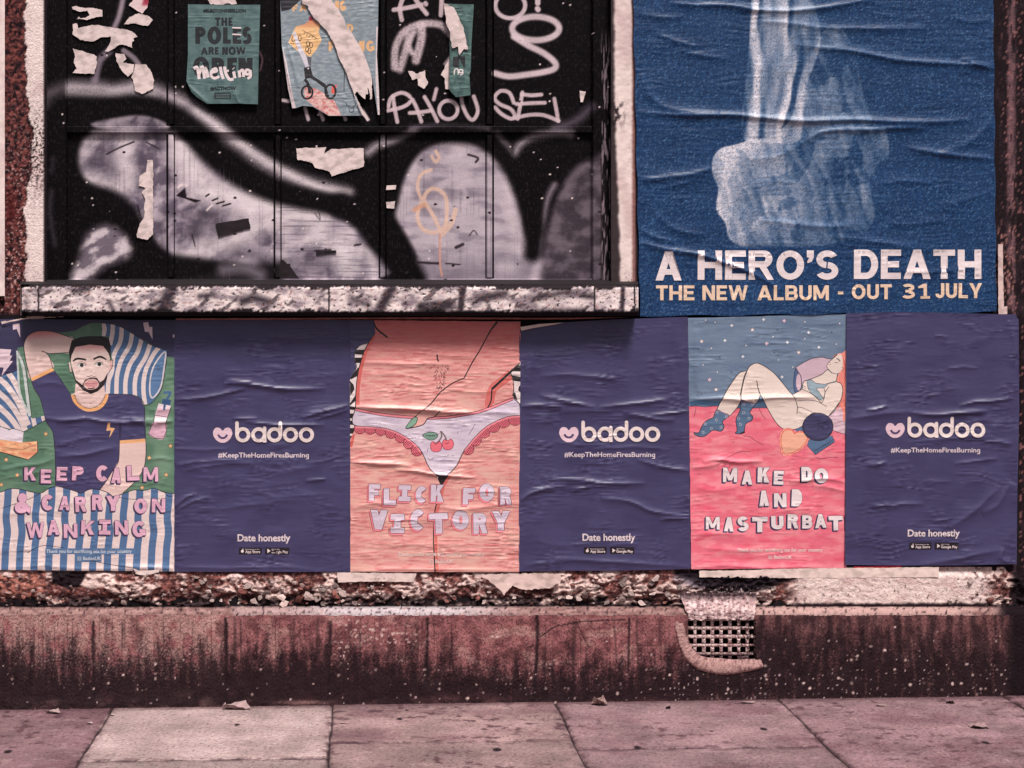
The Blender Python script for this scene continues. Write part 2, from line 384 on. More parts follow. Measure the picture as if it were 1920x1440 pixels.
_fc = {}
def _face(body, bold, sp):
    c = bpy.data.curves.new("t", 'FONT'); c.body = body; c.size = 1; c.offset = bold; c.space_character = sp; c.resolution_u = 3
    o = bpy.data.objects.new("t", c); C.collection.objects.link(o)
    me = bpy.data.meshes.new_from_object(o.evaluated_get(bpy.context.evaluated_depsgraph_get()))
    me.calc_loop_triangles()
    r = (np.array([v.co[:2] for v in me.vertices]), np.array([t.vertices[:] for t in me.loop_triangles]))
    bpy.data.objects.remove(o); bpy.data.curves.remove(c); bpy.data.meshes.remove(me); return r
def text(body, x, y, cap, bold=0.018, align='LEFT', sp=1.0, width=None):
    """triangles of a line in the built-in face; (x, y) baseline in pixels, cap = capital height in pixels"""
    key = (body, bold, sp)
    if key not in _fc:
        bd = body.replace('g', 'q'); V, F = _face(bd, bold, sp); V = [V]; F = [F]; n = len(V[0])
        for i, ch in enumerate(body):
            if ch != 'g': continue
            e = _face(bd[:i + 1], bold, sp)[0][:, 0].max()       # right edge of the stem: hook its tail to the left
            V.append(np.array([(e - .40, -.25 - bold), (e - .02, -.25 - bold), (e - .02, -.165), (e - .40, -.165)])); F.append(np.array([(n, n + 1, n + 2), (n, n + 2, n + 3)])); n += 4
        _fc[key] = (np.vstack(V), np.vstack(F))
    v, f = _fc[key]; v = v - [v[:, 0].min(), 0]; wd = v[:, 0].max()
    k = cap / 0.72; kx = width / wd if width else k
    ox = x - (wd * kx / 2 if align == 'CENTER' else 0)
    return np.c_[ox + v[:, 0] * kx, y - v[:, 1] * k], f

def print_text(name, items, H, d0, parent, mat=M_INK, lift=0.9):
    """items: (verts px, tris, rgb) laid as ink on the sheet"""
    vs = []; fs = []; cs = []; n = 0
    for v, f, c in items:
        vs.append(v); fs.append(f + n); n += len(v); cs.append(np.tile(lin(c), (len(v), 1)))
    V = np.vstack(vs); F = np.vstack(fs)
    a = V[F]; A = (a[:, 1, 0] - a[:, 0, 0]) * (a[:, 2, 1] - a[:, 0, 1]) - (a[:, 2, 0] - a[:, 0, 0]) * (a[:, 1, 1] - a[:, 0, 1])
    F = np.where((A > 0)[:, None], F[:, ::-1], F)
    h = H(V[:, 0], V[:, 1]); e = .8
    gx = (H(V[:, 0] + e, V[:, 1]) - H(V[:, 0] - e, V[:, 1])) / (2 * e) * .001 / S; gy = (H(V[:, 0], V[:, 1] + e) - H(V[:, 0], V[:, 1] - e)) / (2 * e) * .001 / S
    N = np.c_[-gx, -np.ones(len(V)), gy]; N /= np.linalg.norm(N, axis=1)[:, None]
    wx, wy, wz = W(V[:, 0], V[:, 1], d0)
    return mesh(name, np.c_[wx, wy - (h + lift) * .001, wz], F, mat, parent, col=np.vstack(cs), normals=N)

def tris(polys):
    """fan triangles of convex polygons, for print_text"""
    v = []; f = []
    for p in polys:
        b = len(v); v += list(p); f += [(b, b + i, b + i + 1) for i in range(1, len(p) - 1)]
    return np.array(v, float), np.array(f)

def comic(pr, letters, words, t, fill, shade, ink, off, ow, slab=True):
    """hand-drawn block capitals with a dropped side and an ink outline, one part per word; letters: (char, box) in tracing units"""
    rnd = random.Random(5); wi = [k for k, n in enumerate(words) for _ in range(n)]
    for (ch, box), k in zip(letters, wi):
        polys = put(ch, box, t * {'A': .74, 'R': .86, 'M': .74, 'W': .68, 'N': .84, 'B': .80, 'E': .86, 'S': .86, 'G': .9, 'D': .95, 'K': .92}.get(ch, 1), slab)
        ang = math.radians(rnd.uniform(-3, 3)); cx, cy = (box[0] + box[2]) / 2, (box[1] + box[3]) / 2; part = 'lettering:%d' % k
        polys = [[((x - cx) * math.cos(ang) - (y - cy) * math.sin(ang) + cx, (x - cx) * math.sin(ang) + (y - cy) * math.cos(ang) + cy) for x, y in p] for p in polys]
        ext = []
        for p in polys:
            n = len(p); q = [(x + off[0], y + off[1]) for x, y in p]; ext.append(q)
            ext += [[p[i], p[(i + 1) % n], q[(i + 1) % n], q[i]] for i in range(n)]
        if ow: pr.add([r for p in ext for r in ribbon(p, ow * 2, True)], ink, part)
        pr.add(ext, shade, part)
        if ow: pr.add([r for p in polys for r in ribbon(p, ow * 2, True)], ink, part)
        pr.add(polys, fill, part)
# ------------------------------------------------------------------ ground
GZ0 = float(W(960, 1318, .045)[2]); GSL = 25 / 1920.0
KG = 0.52                     # flagstones face the sky: same measure, lower albedo
def gz(x): return GZ0 + GSL * np.asarray(x, float)
def ground_px(x, yd):
    """measured pixel of a pavement point yd metres in front of the wall"""
    k = D / (D - yd); X = CX + (x - CX) * k; Z = CZ + (gz(x) - CZ) * k
    return X / S + 960, 1330 - Z / S
JX = [(q - 960) * S for q in (-1020, -610, -200, 213, 622, 1035, 1450, 1868, 2280, 2700)]   # joints square to the wall
JD = [.40, .33, .9, .80, .545, .425, .50, .70, .42, .5]      # depth of the next course joint in each slab
SC = [(140, 108, 116), (140, 108, 116), (150, 114, 122), (150, 116, 122), (200, 172, 171), (178, 146, 146), (168, 134, 139), (160, 126, 132), (150, 116, 122), (150, 116, 122)]
def slab_color(x, y):
    c = np.zeros((len(x), 3)); dj = np.full(len(x), 9.0)
    for i in range(len(JX) + 1):
        a = JX[i - 1] if i > 0 else -99; b = JX[i] if i < len(JX) else 99; m = (x >= a) & (x < b); k = min(i, len(SC) - 1); k2 = min(i, len(JD) - 1)
        first = y < JD[k2]; ci = np.array(SC[k], float)
        c[m] = np.where(first[m][:, None], ci, ci * (.90 if k != 4 else .80) + 4)
        dj = np.where(m, np.abs(y - JD[k2]), dj)
    jx = np.min([np.abs(x - (j + .004 * np.sin(9 * y))) for j in JX], axis=0)
    ln = ss(.30, .37, np.abs(x - (417 - 960) * S))   # the pale slab is cleaner
    n = fbm(x * 5, y * 6.5, 3, 6); n2 = fbm(x * 24, y * 30, 8, 5); n3 = fbm(x * 2.2, y * 3, 14, 3)
    c = c * (0.76 + 0.50 * n)[:, None]; c = mix(c, (126, 88, 98), .5 * ln * ss(.5, .66, fbm(x * 3 + 5, y * 4.5, 36, 5)))
    c = mix(c, np.array([96, 66, 74]), (0.03 + .8 * ln) * ss(.54, .70, n2) * ss(.38, .58, n3))
    c = mix(c, np.array([205, 170, 172]), .35 * ss(.60, .74, fbm(x * 14, y * 22, 33, 3)))
    c = mix(c, np.array([92, 62, 68]), .6 * ss(.085, .045, y + .03 * (n2 - .5)))       # grit against the wall foot
    c = mix(c, np.array([70, 45, 51]), .45 * ss(.03, .0, np.minimum(jx, dj)) * ss(.4, .6, n2))
    c = mix(c, np.array([40, 26, 31]), ss(.0042, .0018, np.minimum(jx, dj + .001 * np.sin(x * 40))))
    for gx, gy, r in ((1135, .485, .010), (900, .50, .012), (1372, .335, .010), (1280, .35, .005), (1715, .49, .010), (1900, .36, .016), (80, .45, .012), (455, .23, .008), (745, .20, .009), (760, .11, .006)):
        X = (gx - 960) * S; c = mix(c, np.array([44, 30, 36]), ss(r * 1.15, r * .8, np.hypot(x - X, (y - gy) * .75)))
    c = mix(c, c * .72, ss(.60, .70, fbm(x * 120, y * 120, 34, 3))); c = mix(c, c * 1.14, ss(.60, .70, fbm(x * 90, y * 100, 35, 3)))
    return np.clip(c, 20, 232)
def slab_relief(x, y):
    dj = np.full(len(x), 9.0); t = np.zeros(len(x))
    for i in range(len(JX) + 1):
        a = JX[i - 1] if i > 0 else -99; b = JX[i] if i < len(JX) else 99; m = (x >= a) & (x < b); k2 = min(i, len(JD) - 1)
        dj = np.where(m, np.abs(y - JD[k2]), dj); t = np.where(m, (((i * 37) % 11) / 11 - .5) * .003 + np.where(y < JD[k2], 0, (((i * 53) % 7) / 7 - .5) * .004), t)
    jx = np.min([np.abs(x - (j + .004 * np.sin(9 * y))) for j in JX], axis=0); j = np.minimum(jx, dj)
    return t - .005 * ss(.0055, .002, j) + .0022 * (fbm(x * 22, y * 22, 4, 4) - .5) + .004 * ss(.06, .03, y) * fbm(x * 40, y * 40, 6, 3)
xs = np.linspace(-3.2, 3.2, 1281); ys = np.concatenate([np.linspace(.02, .70, 172), np.linspace(.72, 2.4, 60)])
Xg, Yg = np.meshgrid(xs, ys); Xg = Xg.ravel(); Yg = Yg.ravel()
i_ = np.arange(len(Xg)).reshape(len(ys), len(xs)); Fg = np.stack([i_[1:, :-1], i_[1:, 1:], i_[:-1, 1:], i_[:-1, :-1]], -1).reshape(-1, 4)
pav = mesh("pavement", np.c_[Xg, -Yg, gz(Xg) + slab_relief(Xg, Yg)], Fg, M_SLAB, col=lin(slab_color(Xg, Yg), KG)); tag(pav, kind='structure')
kb = mesh("kerb", [(x, y, gz(x) + z) for x in (-3.2, 3.2) for y, z in ((-2.4, 0), (-2.55, 0), (-2.56, -.12), (-2.4, -.12))], [(0, 4, 5, 1), (1, 5, 6, 2)], surf("kerb_stone", color=(.22, .19, .19))); tag(kb, kind='structure')
rd = mesh("road", [(-60, 30, -.16 + GZ0 - .75), (60, 30, -.16 + GZ0 + .75), (60, -80, -.16 + GZ0 + .75), (-60, -80, -.16 + GZ0 - .75)], [(0, 3, 2, 1)], surf("asphalt", color=(.05, .048, .05), tint=.25, tscale=8, bump=.8, bscale=60)); tag(rd, kind='structure')

# ------------------------------------------------------------------ the wall
wall = thing("old_wall", "weathered rendered street wall with crumbling plaster, a stained plinth and a deep painted sill", "wall", (0, 0, GZ0))
KW = KALB
RED, DK, PALE = np.array([150, 92, 84.]), np.array([40, 29, 33.]), np.array([226, 200, 196.])

def c_plaster(x, y):
    n = fbm(x / 60, y / 90, 11, 4); c = mix((236, 213, 209), (216, 188, 186), ss(.45, .7, n))
    sp = ss(.70, .76, fbm(x / 4, y / 4, 21, 3)) * ss(.52, .7, fbm(x / 40, y / 40, 22, 3))
    c = mix(c, (120, 90, 92), .7 * sp)
    return c
def c_rjamb(x, y):
    c = c_plaster(x, y)
    e = 1150 + 7 * fbm(y / 25, x * 0, 4, 3) + (10 * ss(150, 500, y))
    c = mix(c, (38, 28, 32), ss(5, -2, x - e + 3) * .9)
    c = mix(c, (34, 25, 30), ss(.45, .58, fbm(x / 9, y / 14, 5, 4)) * ss(34, 10, np.abs(y - 212)) * ss(1185, 1150, x))
    c = mix(c, (120, 70, 66), ss(1184, 1190, x + 3 * fbm(y / 9, y * 0, 6, 2)) * .8)
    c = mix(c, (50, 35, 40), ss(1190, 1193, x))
    c = mix(c, (70, 50, 54), ss(.62, .72, fbm(x / 6, y / 6, 7, 3)) * ss(490, 535, y))
    return c
def h_plaster(x, y): return 2.5 * (fbm(x / 14, y / 14, 31, 4) - .5) + 2 * (fbm(x / 80, y / 80, 32, 2) - .5)
grid("plaster_jamb", 1146, -160, 1196, 536, 2, M_PLASTER, c_rjamb, h_plaster, 0, wall)

def c_brick(x, y):
    e = 34 + 26 * fbm(y / 60, y * 0 + 3, 41, 4) - 6 * ss(350, 100, y) * 0 + 14 * np.exp(-((y - 270) / 70) ** 2)
    ep = x - e - 8 * (fbm(x / 7, y / 7, 42, 3) - .5)
    br = mix((126, 70, 66), (70, 40, 43), ss(.4, .62, fbm(x / 10, y / 8, 43, 4)))
    br = mix(br, (38, 27, 31), ss(.52, .6, fbm(x / 8, y / 13, 44, 3)))
    br = mix(br, (205, 160, 155), ss(.60, .68, fbm(x / 6, y / 5, 45, 3)) * ss(100, 420, y))
    br = mix(br, (84, 32, 32), .8 * np.exp(-((x - 20) / 14) ** 2 - ((y - 390) / 40) ** 2))
    c = mix(br, c_plaster(x, y), ss(-1.5, 1.5, ep))
    sp = ss(.50, .58, fbm(x / 4.5, y / 4.5, 46, 3)) * np.exp(-((y - 285) / 70) ** 2) * ss(44, 58, x)
    c = mix(c, (34, 25, 30), sp)
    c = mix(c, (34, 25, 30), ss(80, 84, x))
    return c
def h_brick(x, y):
    e = 34 + 26 * fbm(y / 60, y * 0 + 3, 41, 4) + 14 * np.exp(-((y - 270) / 70) ** 2); ep = x - e - 8 * (fbm(x / 7, y / 7, 42, 3) - .5)
    return -9 * (1 - ss(-1.5, 2, ep)) + 7 * (1 - ss(-3, 0, ep)) * (fbm(x / 9, y / 9, 43, 4) - .4) + h_plaster(x, y) * .6
grid("exposed_brick", -60, -160, 86, 604, 2, M_ROUGH, c_brick, h_brick, 0, wall)
grid("flat_pilaster", -420, -160, 9, 1142, 4, M_PLASTER, lambda x, y: mix(c_plaster(x, y), (205, 176, 174), ss(-30, -200, x)), h_plaster, .012, wall, keep=lambda x, y: (y < 556) | (x < -2))

def c_pil(x, y):
    c = np.tile(np.array([36., 27, 31]), (len(x), 1))
    lim = ss(1886, 1892, x + 5 * (fbm(y / 20, y * 0, 51, 3) - .5)) * ss(1907, 1900, x)
    fl = ss(.43, .50, fbm(x / 9, y / 55, 52, 4) + .10 * ss(90, 200, y) * ss(370, 300, y))
    c = mix(c, mix((134, 98, 103), (92, 66, 72), fbm(x / 8, y / 30, 57, 3)), lim * fl * ss(620, 560, y))
    c = mix(c, (186, 130, 124), .9 * ss(.58, .64, fbm(x / 5, y / 6, 53, 3)) * ss(410, 450, y) * ss(1905, 1898, x) * ss(600, 560, y))
    c = mix(c, (160, 105, 104), .8 * ss(.63, .68, fbm(x / 4, y / 7, 54, 3)) * ss(1870, 1885, x))
    c = mix(c, (60, 46, 52), ss(.55, .7, fbm(x / 12, y / 40, 55, 3)) * .6)
    return c
def h_pil(x, y): return 6 * (fbm(x / 10, y / 30, 52, 4) - .5) - 5 * ss(1905, 1909, x) * ss(1915, 1911, x)
grid("dark_pilaster", 1860, -160, 2400, 1330, 3, M_ROUGH, c_pil, h_pil, .0, wall, ystep=4)
mesh("wall_face", np.stack(W(np.array([-420, 2400, 2400, -420, 1192, 1192]), np.array([590, 590, 1140, 1140, -160, -160]), -.004), 1)[:4], [(0, 3, 2, 1)], M_DARK, wall)
mesh("wall_face", np.stack(W(np.array([1188, 1868, 1868, 1188]), np.array([-160, -160, 600, 600]), -.004), 1), [(0, 3, 2, 1)], M_DARK, wall)

# crumbling strip between the posters and the plinth
def fold(x, y, s, sc):
    n = fbm(x / sc + 1.2 * fbm(x / sc / 2, y / sc / 2, s + 1, 2), y / sc * 1.3, s, 4); return 1 - np.abs(2 * n - 1) * 3
def band_masks(x, y):
    flake = fold(x, y, 61, 22); pale = ss(.48, .57, fbm(x / 60, y / 34, 62, 3) + .05 * ss(450, 800, x) - .12 * ss(95, 20, x))
    whole = ss(1470, 1510, x + 12 * fbm(y / 9, x / 30, 63, 3)) * ss(1885, 1850, x + 25 * fbm(y / 12, x / 12, 64, 3))
    low = ss(1105, 1132, y + 10 * (fbm(x / 40, y / 40, 65, 3) - .5))
    return flake, pale, whole, low
def c_band(x, y):
    flake, pale, whole, low = band_masks(x, y)
    c = mix((142, 88, 82), (88, 53, 52), ss(.4, .62, fbm(x / 16, y / 12, 66, 4)))
    c = mix(c, (190, 120, 104), ss(130, 60, x) * ss(.4, .55, fbm(x / 20, y / 14, 67, 3)) * .8)
    c = mix(c, (214, 184, 178), np.clip(pale * ss(-.1, .35, flake), 0, 1))
    c = mix(c, (196, 160, 156), .8 * ss(.60, .66, fbm(x / 7, y / 5, 68, 4)))
    c = mix(c, (42, 29, 32), ss(.52, .60, fbm(x / 10, y / 7, 69, 4)) * (.55 + .45 * low) * (1 - pale * .6))
    c = mix(c, (33, 24, 28), .8 * low * ss(.40, .52, fbm(x / 45, y / 20, 70, 3)) * ss(1270, 1200, x))
    # bare dark patch behind the first poster's edge, smooth plaster beside it
    c = mix(c, (36, 27, 32), softpoly(x, y, [(96, 1072), (160, 1072), (158, 1098), (130, 1106), (98, 1094)], 3))
    c = mix(c, (220, 190, 184), softpoly(x, y, [(164, 1074), (216, 1074), (214, 1094), (170, 1106), (150, 1098)], 2.5))
    c = mix(c, (226, 206, 200), softpoly(x, y, [(427, 1130), (432, 1122), (442, 1116), (450, 1126), (446, 1137), (432, 1138)], 1.2))
    c = mix(c, mix((226, 202, 197), (205, 175, 172), ss(.5, .7, fbm(x / 40, y / 20, 71, 3))), whole)
    c = mix(c, (70, 47, 49), whole * ss(.56, .66, fbm(x / 9, y / 9, 72, 4)) * ss(1780, 1880, x))
    c = mix(c, (48, 33, 37), whole * ss(.71, .75, fbm(x / 7, y / 8, 73, 3))); c = mix(c, (40, 28, 32), whole * ss(1128, 1134, y + 6 * (fbm(x / 13, y * 0 + .5, 78, 3) - .5)))
    # soot over the vent, sprayed pale at its rims
    soot = softpoly(x, y, [(1264, 1068), (1500, 1068), (1490, 1086), (1445, 1102), (1400, 1112), (1340, 1110), (1300, 1100), (1268, 1084)], 7)
    c = mix(c, (214, 186, 186), ss(1262, 1285, x) * ss(1425, 1405, x) * ss(1104, 1116, y))
    c = mix(c, (32, 24, 30), soot)
    sp = ss(.60, .64, fbm(x / 3.5, y / 9, 74, 3)) * ss(1090, 1116, y) * ss(1268, 1290, x) * ss(1440, 1400, x)
    c = mix(c, (226, 200, 198), sp * soot)
    c = mix(c, (92, 66, 72), .8 * ss(.56, .62, fbm(x / 5, y / 5, 75, 3)) * ss(1112, 1122, y) * ss(1270, 1290, x) * ss(1420, 1400, x) * ss(1136, 1128, y))
    c = mix(c, (186, 170, 182), .55 * np.exp(-((y - 1086 - .22 * (x - 1262)) / 7) ** 2) * ss(1252, 1270, x) * ss(1330, 1290, x))
    c = mix(c, (34, 25, 29), ss(1132, 1138, y + 4 * (fbm(x / 18, y * 0, 76, 3) - .5)) * (1 - ss(1285, 1295, x) * ss(1415, 1405, x)) * .9)
    c = mix(c, (30, 22, 27), ss(1890, 1905, x))
    return c
def h_band(x, y):
    flake, pale, whole, low = band_masks(x, y)
    h = 13 * (fbm(x / 18, y / 13, 66, 4) - .5) + 11 * pale * np.clip(flake, 0, 1) + 3.5 * (fbm(x / 5, y / 4, 77, 3) - .5)
    return (h * (1 - .85 * whole) + 6 * whole - 8 * low * (1 - whole)) * ss(1068, 1084, y) - 5 - 4 * ss(1082, 1070, y)
grid("crumbling_plaster", -420, 1064, 1925, 1146, 2, M_ROUGH, c_band, h_band, .008, wall, ystep=1.6)

rnf = random.Random(21); fv, ff, fcol = [], [], []
def flake(x, y, r, pale):
    n = rnf.randint(5, 8); asp = rnf.uniform(.45, 1.0); ro = rnf.uniform(-.6, .6); d_ = .010 + rnf.uniform(0, .007); tx, ty = rnf.gauss(0, .2), rnf.gauss(0.1, .3); b0 = len(fv); base_c = np.array((220, 192, 187) if pale else (146, 94, 88), float) * rnf.uniform(.55, 1.0)
    ring = []
    for k in range(n):
        an = 6.283 * (k + rnf.uniform(-.35, .35)) / n; rr = r * rnf.uniform(.6, 1.15); u, v = rr * math.cos(an), rr * asp * math.sin(an); ring.append((u * math.cos(ro) - v * math.sin(ro), u * math.sin(ro) + v * math.cos(ro)))
    for s_, dz in ((1.0, 0.0), (1.06, -.006)):
        for u, v in ring: fv.append(tuple(map(float, W(x + u * s_, y + v * s_, d_ + dz + (tx * u + ty * v) * S)))); fcol.append(base_c if s_ == 1 else np.array((92., 58, 56)))
    fv.append(tuple(map(float, W(x, y, d_ + rnf.uniform(-.002, .003))))); fcol.append(base_c * rnf.uniform(.85, 1.05))
    for k in range(n):
        k2 = (k + 1) % n; ff.append((b0 + k2, b0 + k, b0 + 2 * n)); ff.append((b0 + k, b0 + k2, b0 + n + k2, b0 + n + k))
for x0, x1, y0, y1, cnt, r0, r1, pp in ((335, 422, 1076, 1128, 16, 3, 11, .85), (440, 648, 1078, 1134, 46, 3, 11, .7), (560, 650, 1080, 1128, 14, 4, 12, .8), (640, 765, 1095, 1135, 22, 2, 8, .6), (765, 900, 1088, 1130, 16, 2, 6, .5), (1050, 1282, 1080, 1132, 44, 3, 10, .7), (10, 140, 1098, 1136, 16, 2, 6, .5), (200, 335, 1098, 1132, 16, 2, 7, .6), (1440, 1500, 1098, 1134, 5, 2, 7, .9), (890, 1045, 1106, 1132, 12, 2, 7, .7), (1270, 1420, 1098, 1122, 14, 1.5, 5, .95), (1780, 1890, 1075, 1130, 10, 2, 7, .5), (-400, 0, 1076, 1132, 40, 2, 8, .6)):
    for _ in range(cnt): flake(rnf.uniform(x0, x1), y0 + (y1 - y0) * rnf.betavariate(1.2, 1.0), r0 + (r1 - r0) * rnf.random() ** 2.2, rnf.random() < pp)
mesh("plaster_flakes", fv, ff, M_ROUGH, wall, col=lin(np.array(fcol)), smooth_=False)
# plinth
PD = .045
def streak(x, y, s): return fbm(x / 13, y / 90, s, 5)
def c_plinth(x, y):
    st = streak(x, y, 81); n = fbm(x / 26, y / 26, 82, 4); fine = fbm(x / 3.2, y / 3.2, 83, 3)
    lft = ss(480, 380, x); rgt = ss(1270, 1330, x)
    base = mix((156, 100, 102), (124, 74, 78), ss(.4, .66, n))
    base = mix(base, (182, 142, 136), lft * ss(.36, .58, n + .10 * ss(1230, 1165, y)) * .85)
    base = mix(base, (104, 70, 71), rgt * .6)
    lim = 1230 + 105 * (st - .5) + 10 * np.sin(x / 130.) - 46 * rgt + 14 * ss(500, 900, x) - 18 * ss(60, 0, x)
    dirt = ss(-46, 34, y - lim + 120 * (fine - .5) + 50 * (n - .5))
    c0_ = base; base = mix(base, (190, 150, 143), .55 * ss(.56, .70, fbm(x / 60, y / 30, 131, 4)) * (1 - .6 * rgt)); base = mix(base, (98, 60, 62), .6 * ss(.56, .70, fbm(x / 34, y / 50, 132, 4)))
    ck = 1 - np.abs(2 * fbm(x / 90, y / 60, 133, 3) - 1) * 14; base = mix(base, (52, 34, 38), .7 * np.clip(ck - .55, 0, 1) * 2 * ss(.5, .62, fbm(x / 80, y / 50, 134, 2)))
    c = mix(base, (36, 25, 29), dirt * (.93 - .25 * ss(.5, .7, fbm(x / 60, y / 30, 84, 3)) * ss(1285, 1320, y)))
    run = ss(.60, .72, fbm(x / 6, y / 260, 85, 3)); c = mix(c, (58, 39, 41), .55 * run * ss(1150, 1180, y))
    c = mix(c, (46, 32, 36), rgt * .7 * ss(.42, .62, fbm(x / 16 + .5 * fbm(x / 20, y / 20, 135, 3), y / 90, 86, 4)))
    c = mix(c, (150, 98, 96), rgt * .45 * ss(.58, .68, fbm(x / 12 + .6 * fbm(x / 16, y / 16, 136, 3), y / 80, 87, 4)) * ss(.45, .6, fine))
    c = mix(c, (150, 110, 106), .5 * ss(.60, .70, fine) * (1 - dirt * .92))
    c = mix(c, (40, 28, 32), .6 * ss(.62, .70, fbm(x / 2.6, y / 2.6, 88, 2)) * (1 - .5 * dirt))
    for pts, wd in (([(175, 1165), (174, 1230), (178, 1310)], 2.0), ([(423, 1160), (425, 1200), (424, 1325)], 2.6), ([(801, 1160), (802, 1200), (799, 1250)], 2.4), ([(1007, 1150), (1008, 1200), (1002, 1310)], 2.8), ([(1180, 1160), (1178, 1260)], 1.8), ([(620, 1165), (616, 1310)], 1.8), ([(1012, 1195), (1040, 1175), (1090, 1165), (1170, 1162)], 1.0), ([(1080, 1165), (1105, 1215)], .9)):
        d, _ = seg_dist(x + 3 * (fbm(y / 14, x * 0, 89, 3) - .5), y, pts); c = mix(c, (38, 27, 31), .8 * ss(wd + 1, wd - .6, d))
    # chips of old paint
    ch = ss(.60, .66, fbm(x / 8, y / 8, 90, 4)) * (np.exp(-((x - 675) / 40) ** 2 - ((y - 1182) / 18) ** 2) + .8 * np.exp(-((x - 640) / 14) ** 2 - ((y - 1222) / 20) ** 2) + .6 * np.exp(-((x - 745) / 50) ** 2 - ((y - 1195) / 24) ** 2)) * 1.6
    c = mix(c, (206, 172, 166), np.clip(ch, 0, 1))
    # pale splashes
    gx, gy = np.floor(x / 9), np.floor(y / 9); hx, hy, hr = _h(gx, gy, 91), _h(gx, gy, 92), _h(gx, gy, 93)
    dd = np.hypot(x - (gx + .25 + .5 * hx) * 9, (y - (gy + .25 + .5 * hy) * 9)); amt = ss(1175, 1290, y) * (.12 + .24 * ss(800, 1200, x)) * (.4 + 1.2 * fbm(x / 60, y / 40, 98, 2)) + .02
    big = (_h(gx, gy, 94) > .82) * 1.3
    c = mix(c, (222, 190, 186), (hr < amt * (.6 + .35 * ss(1000, 1300, x))) * ss(.9 + big + 1.1 * _h(gx, gy, 97), .3 + big + .8 * _h(gx, gy, 97), dd + 1.2 * (fine - .5)) * (.35 + .65 * _h(gx, gy, 95)))
    c = mix(c, (118, 82, 82), .7 * ss(1314, 1322, y + 8 * (fbm(x / 30, y * 0, 96, 3) - .5) + (x - 960) * .013) * ss(.42, .6, fine))
    c = mix(c, (150, 112, 110), .8 * np.exp(-((y - 1317) / 4) ** 2) * np.exp(-((x - 570) / 45) ** 2))
    c = mix(c, (32, 23, 28), ss(1880, 1905, x))
    return c
def h_plinth(x, y): return 2.6 * (fbm(x / 4, y / 4, 83, 3) - .5) + 5 * (fbm(x / 40, y / 40, 82, 3) - .5) + 5 * ss(1305, 1325, y) * (fbm(x / 16, y / 6, 97, 3))
VX0, VX1, VY0, VY1 = 1289, 1416, 1160, 1240
pl = thing("plinth", None, None); pl.parent = wall; del_keys = [k for k in pl.keys()]
grid("cement_face", -420, 1153, 1925, 1340, 2, M_CEMENT, c_plinth, h_plinth, PD, pl, keep=lambda x, y: ~((x > VX0) & (x < VX1) & (y > VY0) & (y < VY1)))
def c_ledge(x, y):
    n = fbm(x / 22, y / 6, 101, 4); c = mix((176, 138, 134), (140, 104, 102), ss(.4, .64, n))
    c = mix(c, (214, 200, 206), .9 * np.exp(-((x - 740) / 190) ** 4) * ss(.3, .5, n + .12))
    c = mix(c, (190, 160, 160), .7 * ss(430, 445, x) * ss(620, 480, x))
    c = mix(c, (206, 168, 163), ss(1405, 1430, x) * .8 * ss(1840, 1780, x))
    c = mix(c, (52, 36, 40), ss(.60, .68, fbm(x / 7, y / 5, 102, 3)) * .8)
    c = mix(c, (34, 25, 29), ss(1139.5, 1137, y) * ss(.3, .5, fbm(x / 20, y * 0, 103, 3)))
    return mix(c, (32, 23, 28), ss(1860, 1890, x))
nx = 1173; lx = np.linspace(-420, 1925, nx); rows = []
for q, (py, dd) in enumerate(((1136, .004), (1139, .016), (1141, .028), (1144, .036), (1148, .041), (1151, .0435), (1154.5, PD))):
    wob = 2.2 * (fbm(lx / 60, lx * 0, 104, 3) - .5) + 1.5 * ss(430, 420, lx)
    a = W(lx, py + (wob if q < 6 else 0), dd); rows.append(np.c_[a[0], a[1] - .004 * (fbm(lx / 9, lx * 0 + q, 105, 3) - .5) * (q < 6), a[2]])
lc = np.concatenate([c_ledge(lx, lx * 0 + 1136 + 3 * q) for q in range(7)])
i_ = np.arange(nx * 7).reshape(7, nx); mesh("worn_ledge", np.vstack(rows), np.stack([i_[1:, :-1], i_[1:, 1:], i_[:-1, 1:], i_[:-1, :-1]], -1).reshape(-1, 4), M_ROUGH, pl, col=lin(lc, .62))

# air vent: a square-holed grille set in the plinth with a cement lip under it
vent = thing("air_vent", None, None); vent.parent = wall
bx = W(np.array([VX0 - 6, VX1 + 6, VX1 + 6, VX0 - 6]), np.array([VY0 - 6, VY0 - 6, VY1 + 6, VY1 + 6]), -.03)
mesh("vent_recess", np.stack(bx, 1), [(0, 3, 2, 1)], M_DARK, vent)
fr = W(np.array([VX0 - 2, VX1 + 2, VX1 + 2, VX0 - 2]), np.array([VY0 - 2, VY0 - 2, VY1 + 2, VY1 + 2]), PD); bk = W(np.array([VX0 - 2, VX1 + 2, VX1 + 2, VX0 - 2]), np.array([VY0 - 2, VY0 - 2, VY1 + 2, VY1 + 2]), -.03)
mesh("vent_reveal", np.vstack([np.stack(fr, 1), np.stack(bk, 1)]), [(0, 1, 5, 4), (1, 2, 6, 5), (2, 3, 7, 6), (3, 0, 4, 7)], surf("vent_reveal", color=tuple(lin((70, 48, 52)))), vent, smooth_=False)
def c_grille(x, y):
    c = mix((214, 186, 183), (166, 130, 129), ss(.42, .62, fbm(x / 12, y / 12, 111, 4)))
    c = mix(c, (216, 190, 188), ss(.5, .64, fbm(x / 8, y / 8, 112, 3)) * ss(1220, 1180, y))
    c = mix(c, (66, 45, 49), ss(.50, .60, fbm(x / 4, y / 4, 113, 3)) * (.4 + .6 * ss(1375, 1400, x)) * .9)
    return mix(c, (60, 42, 46), .75 * ss(1218, 1232, y))
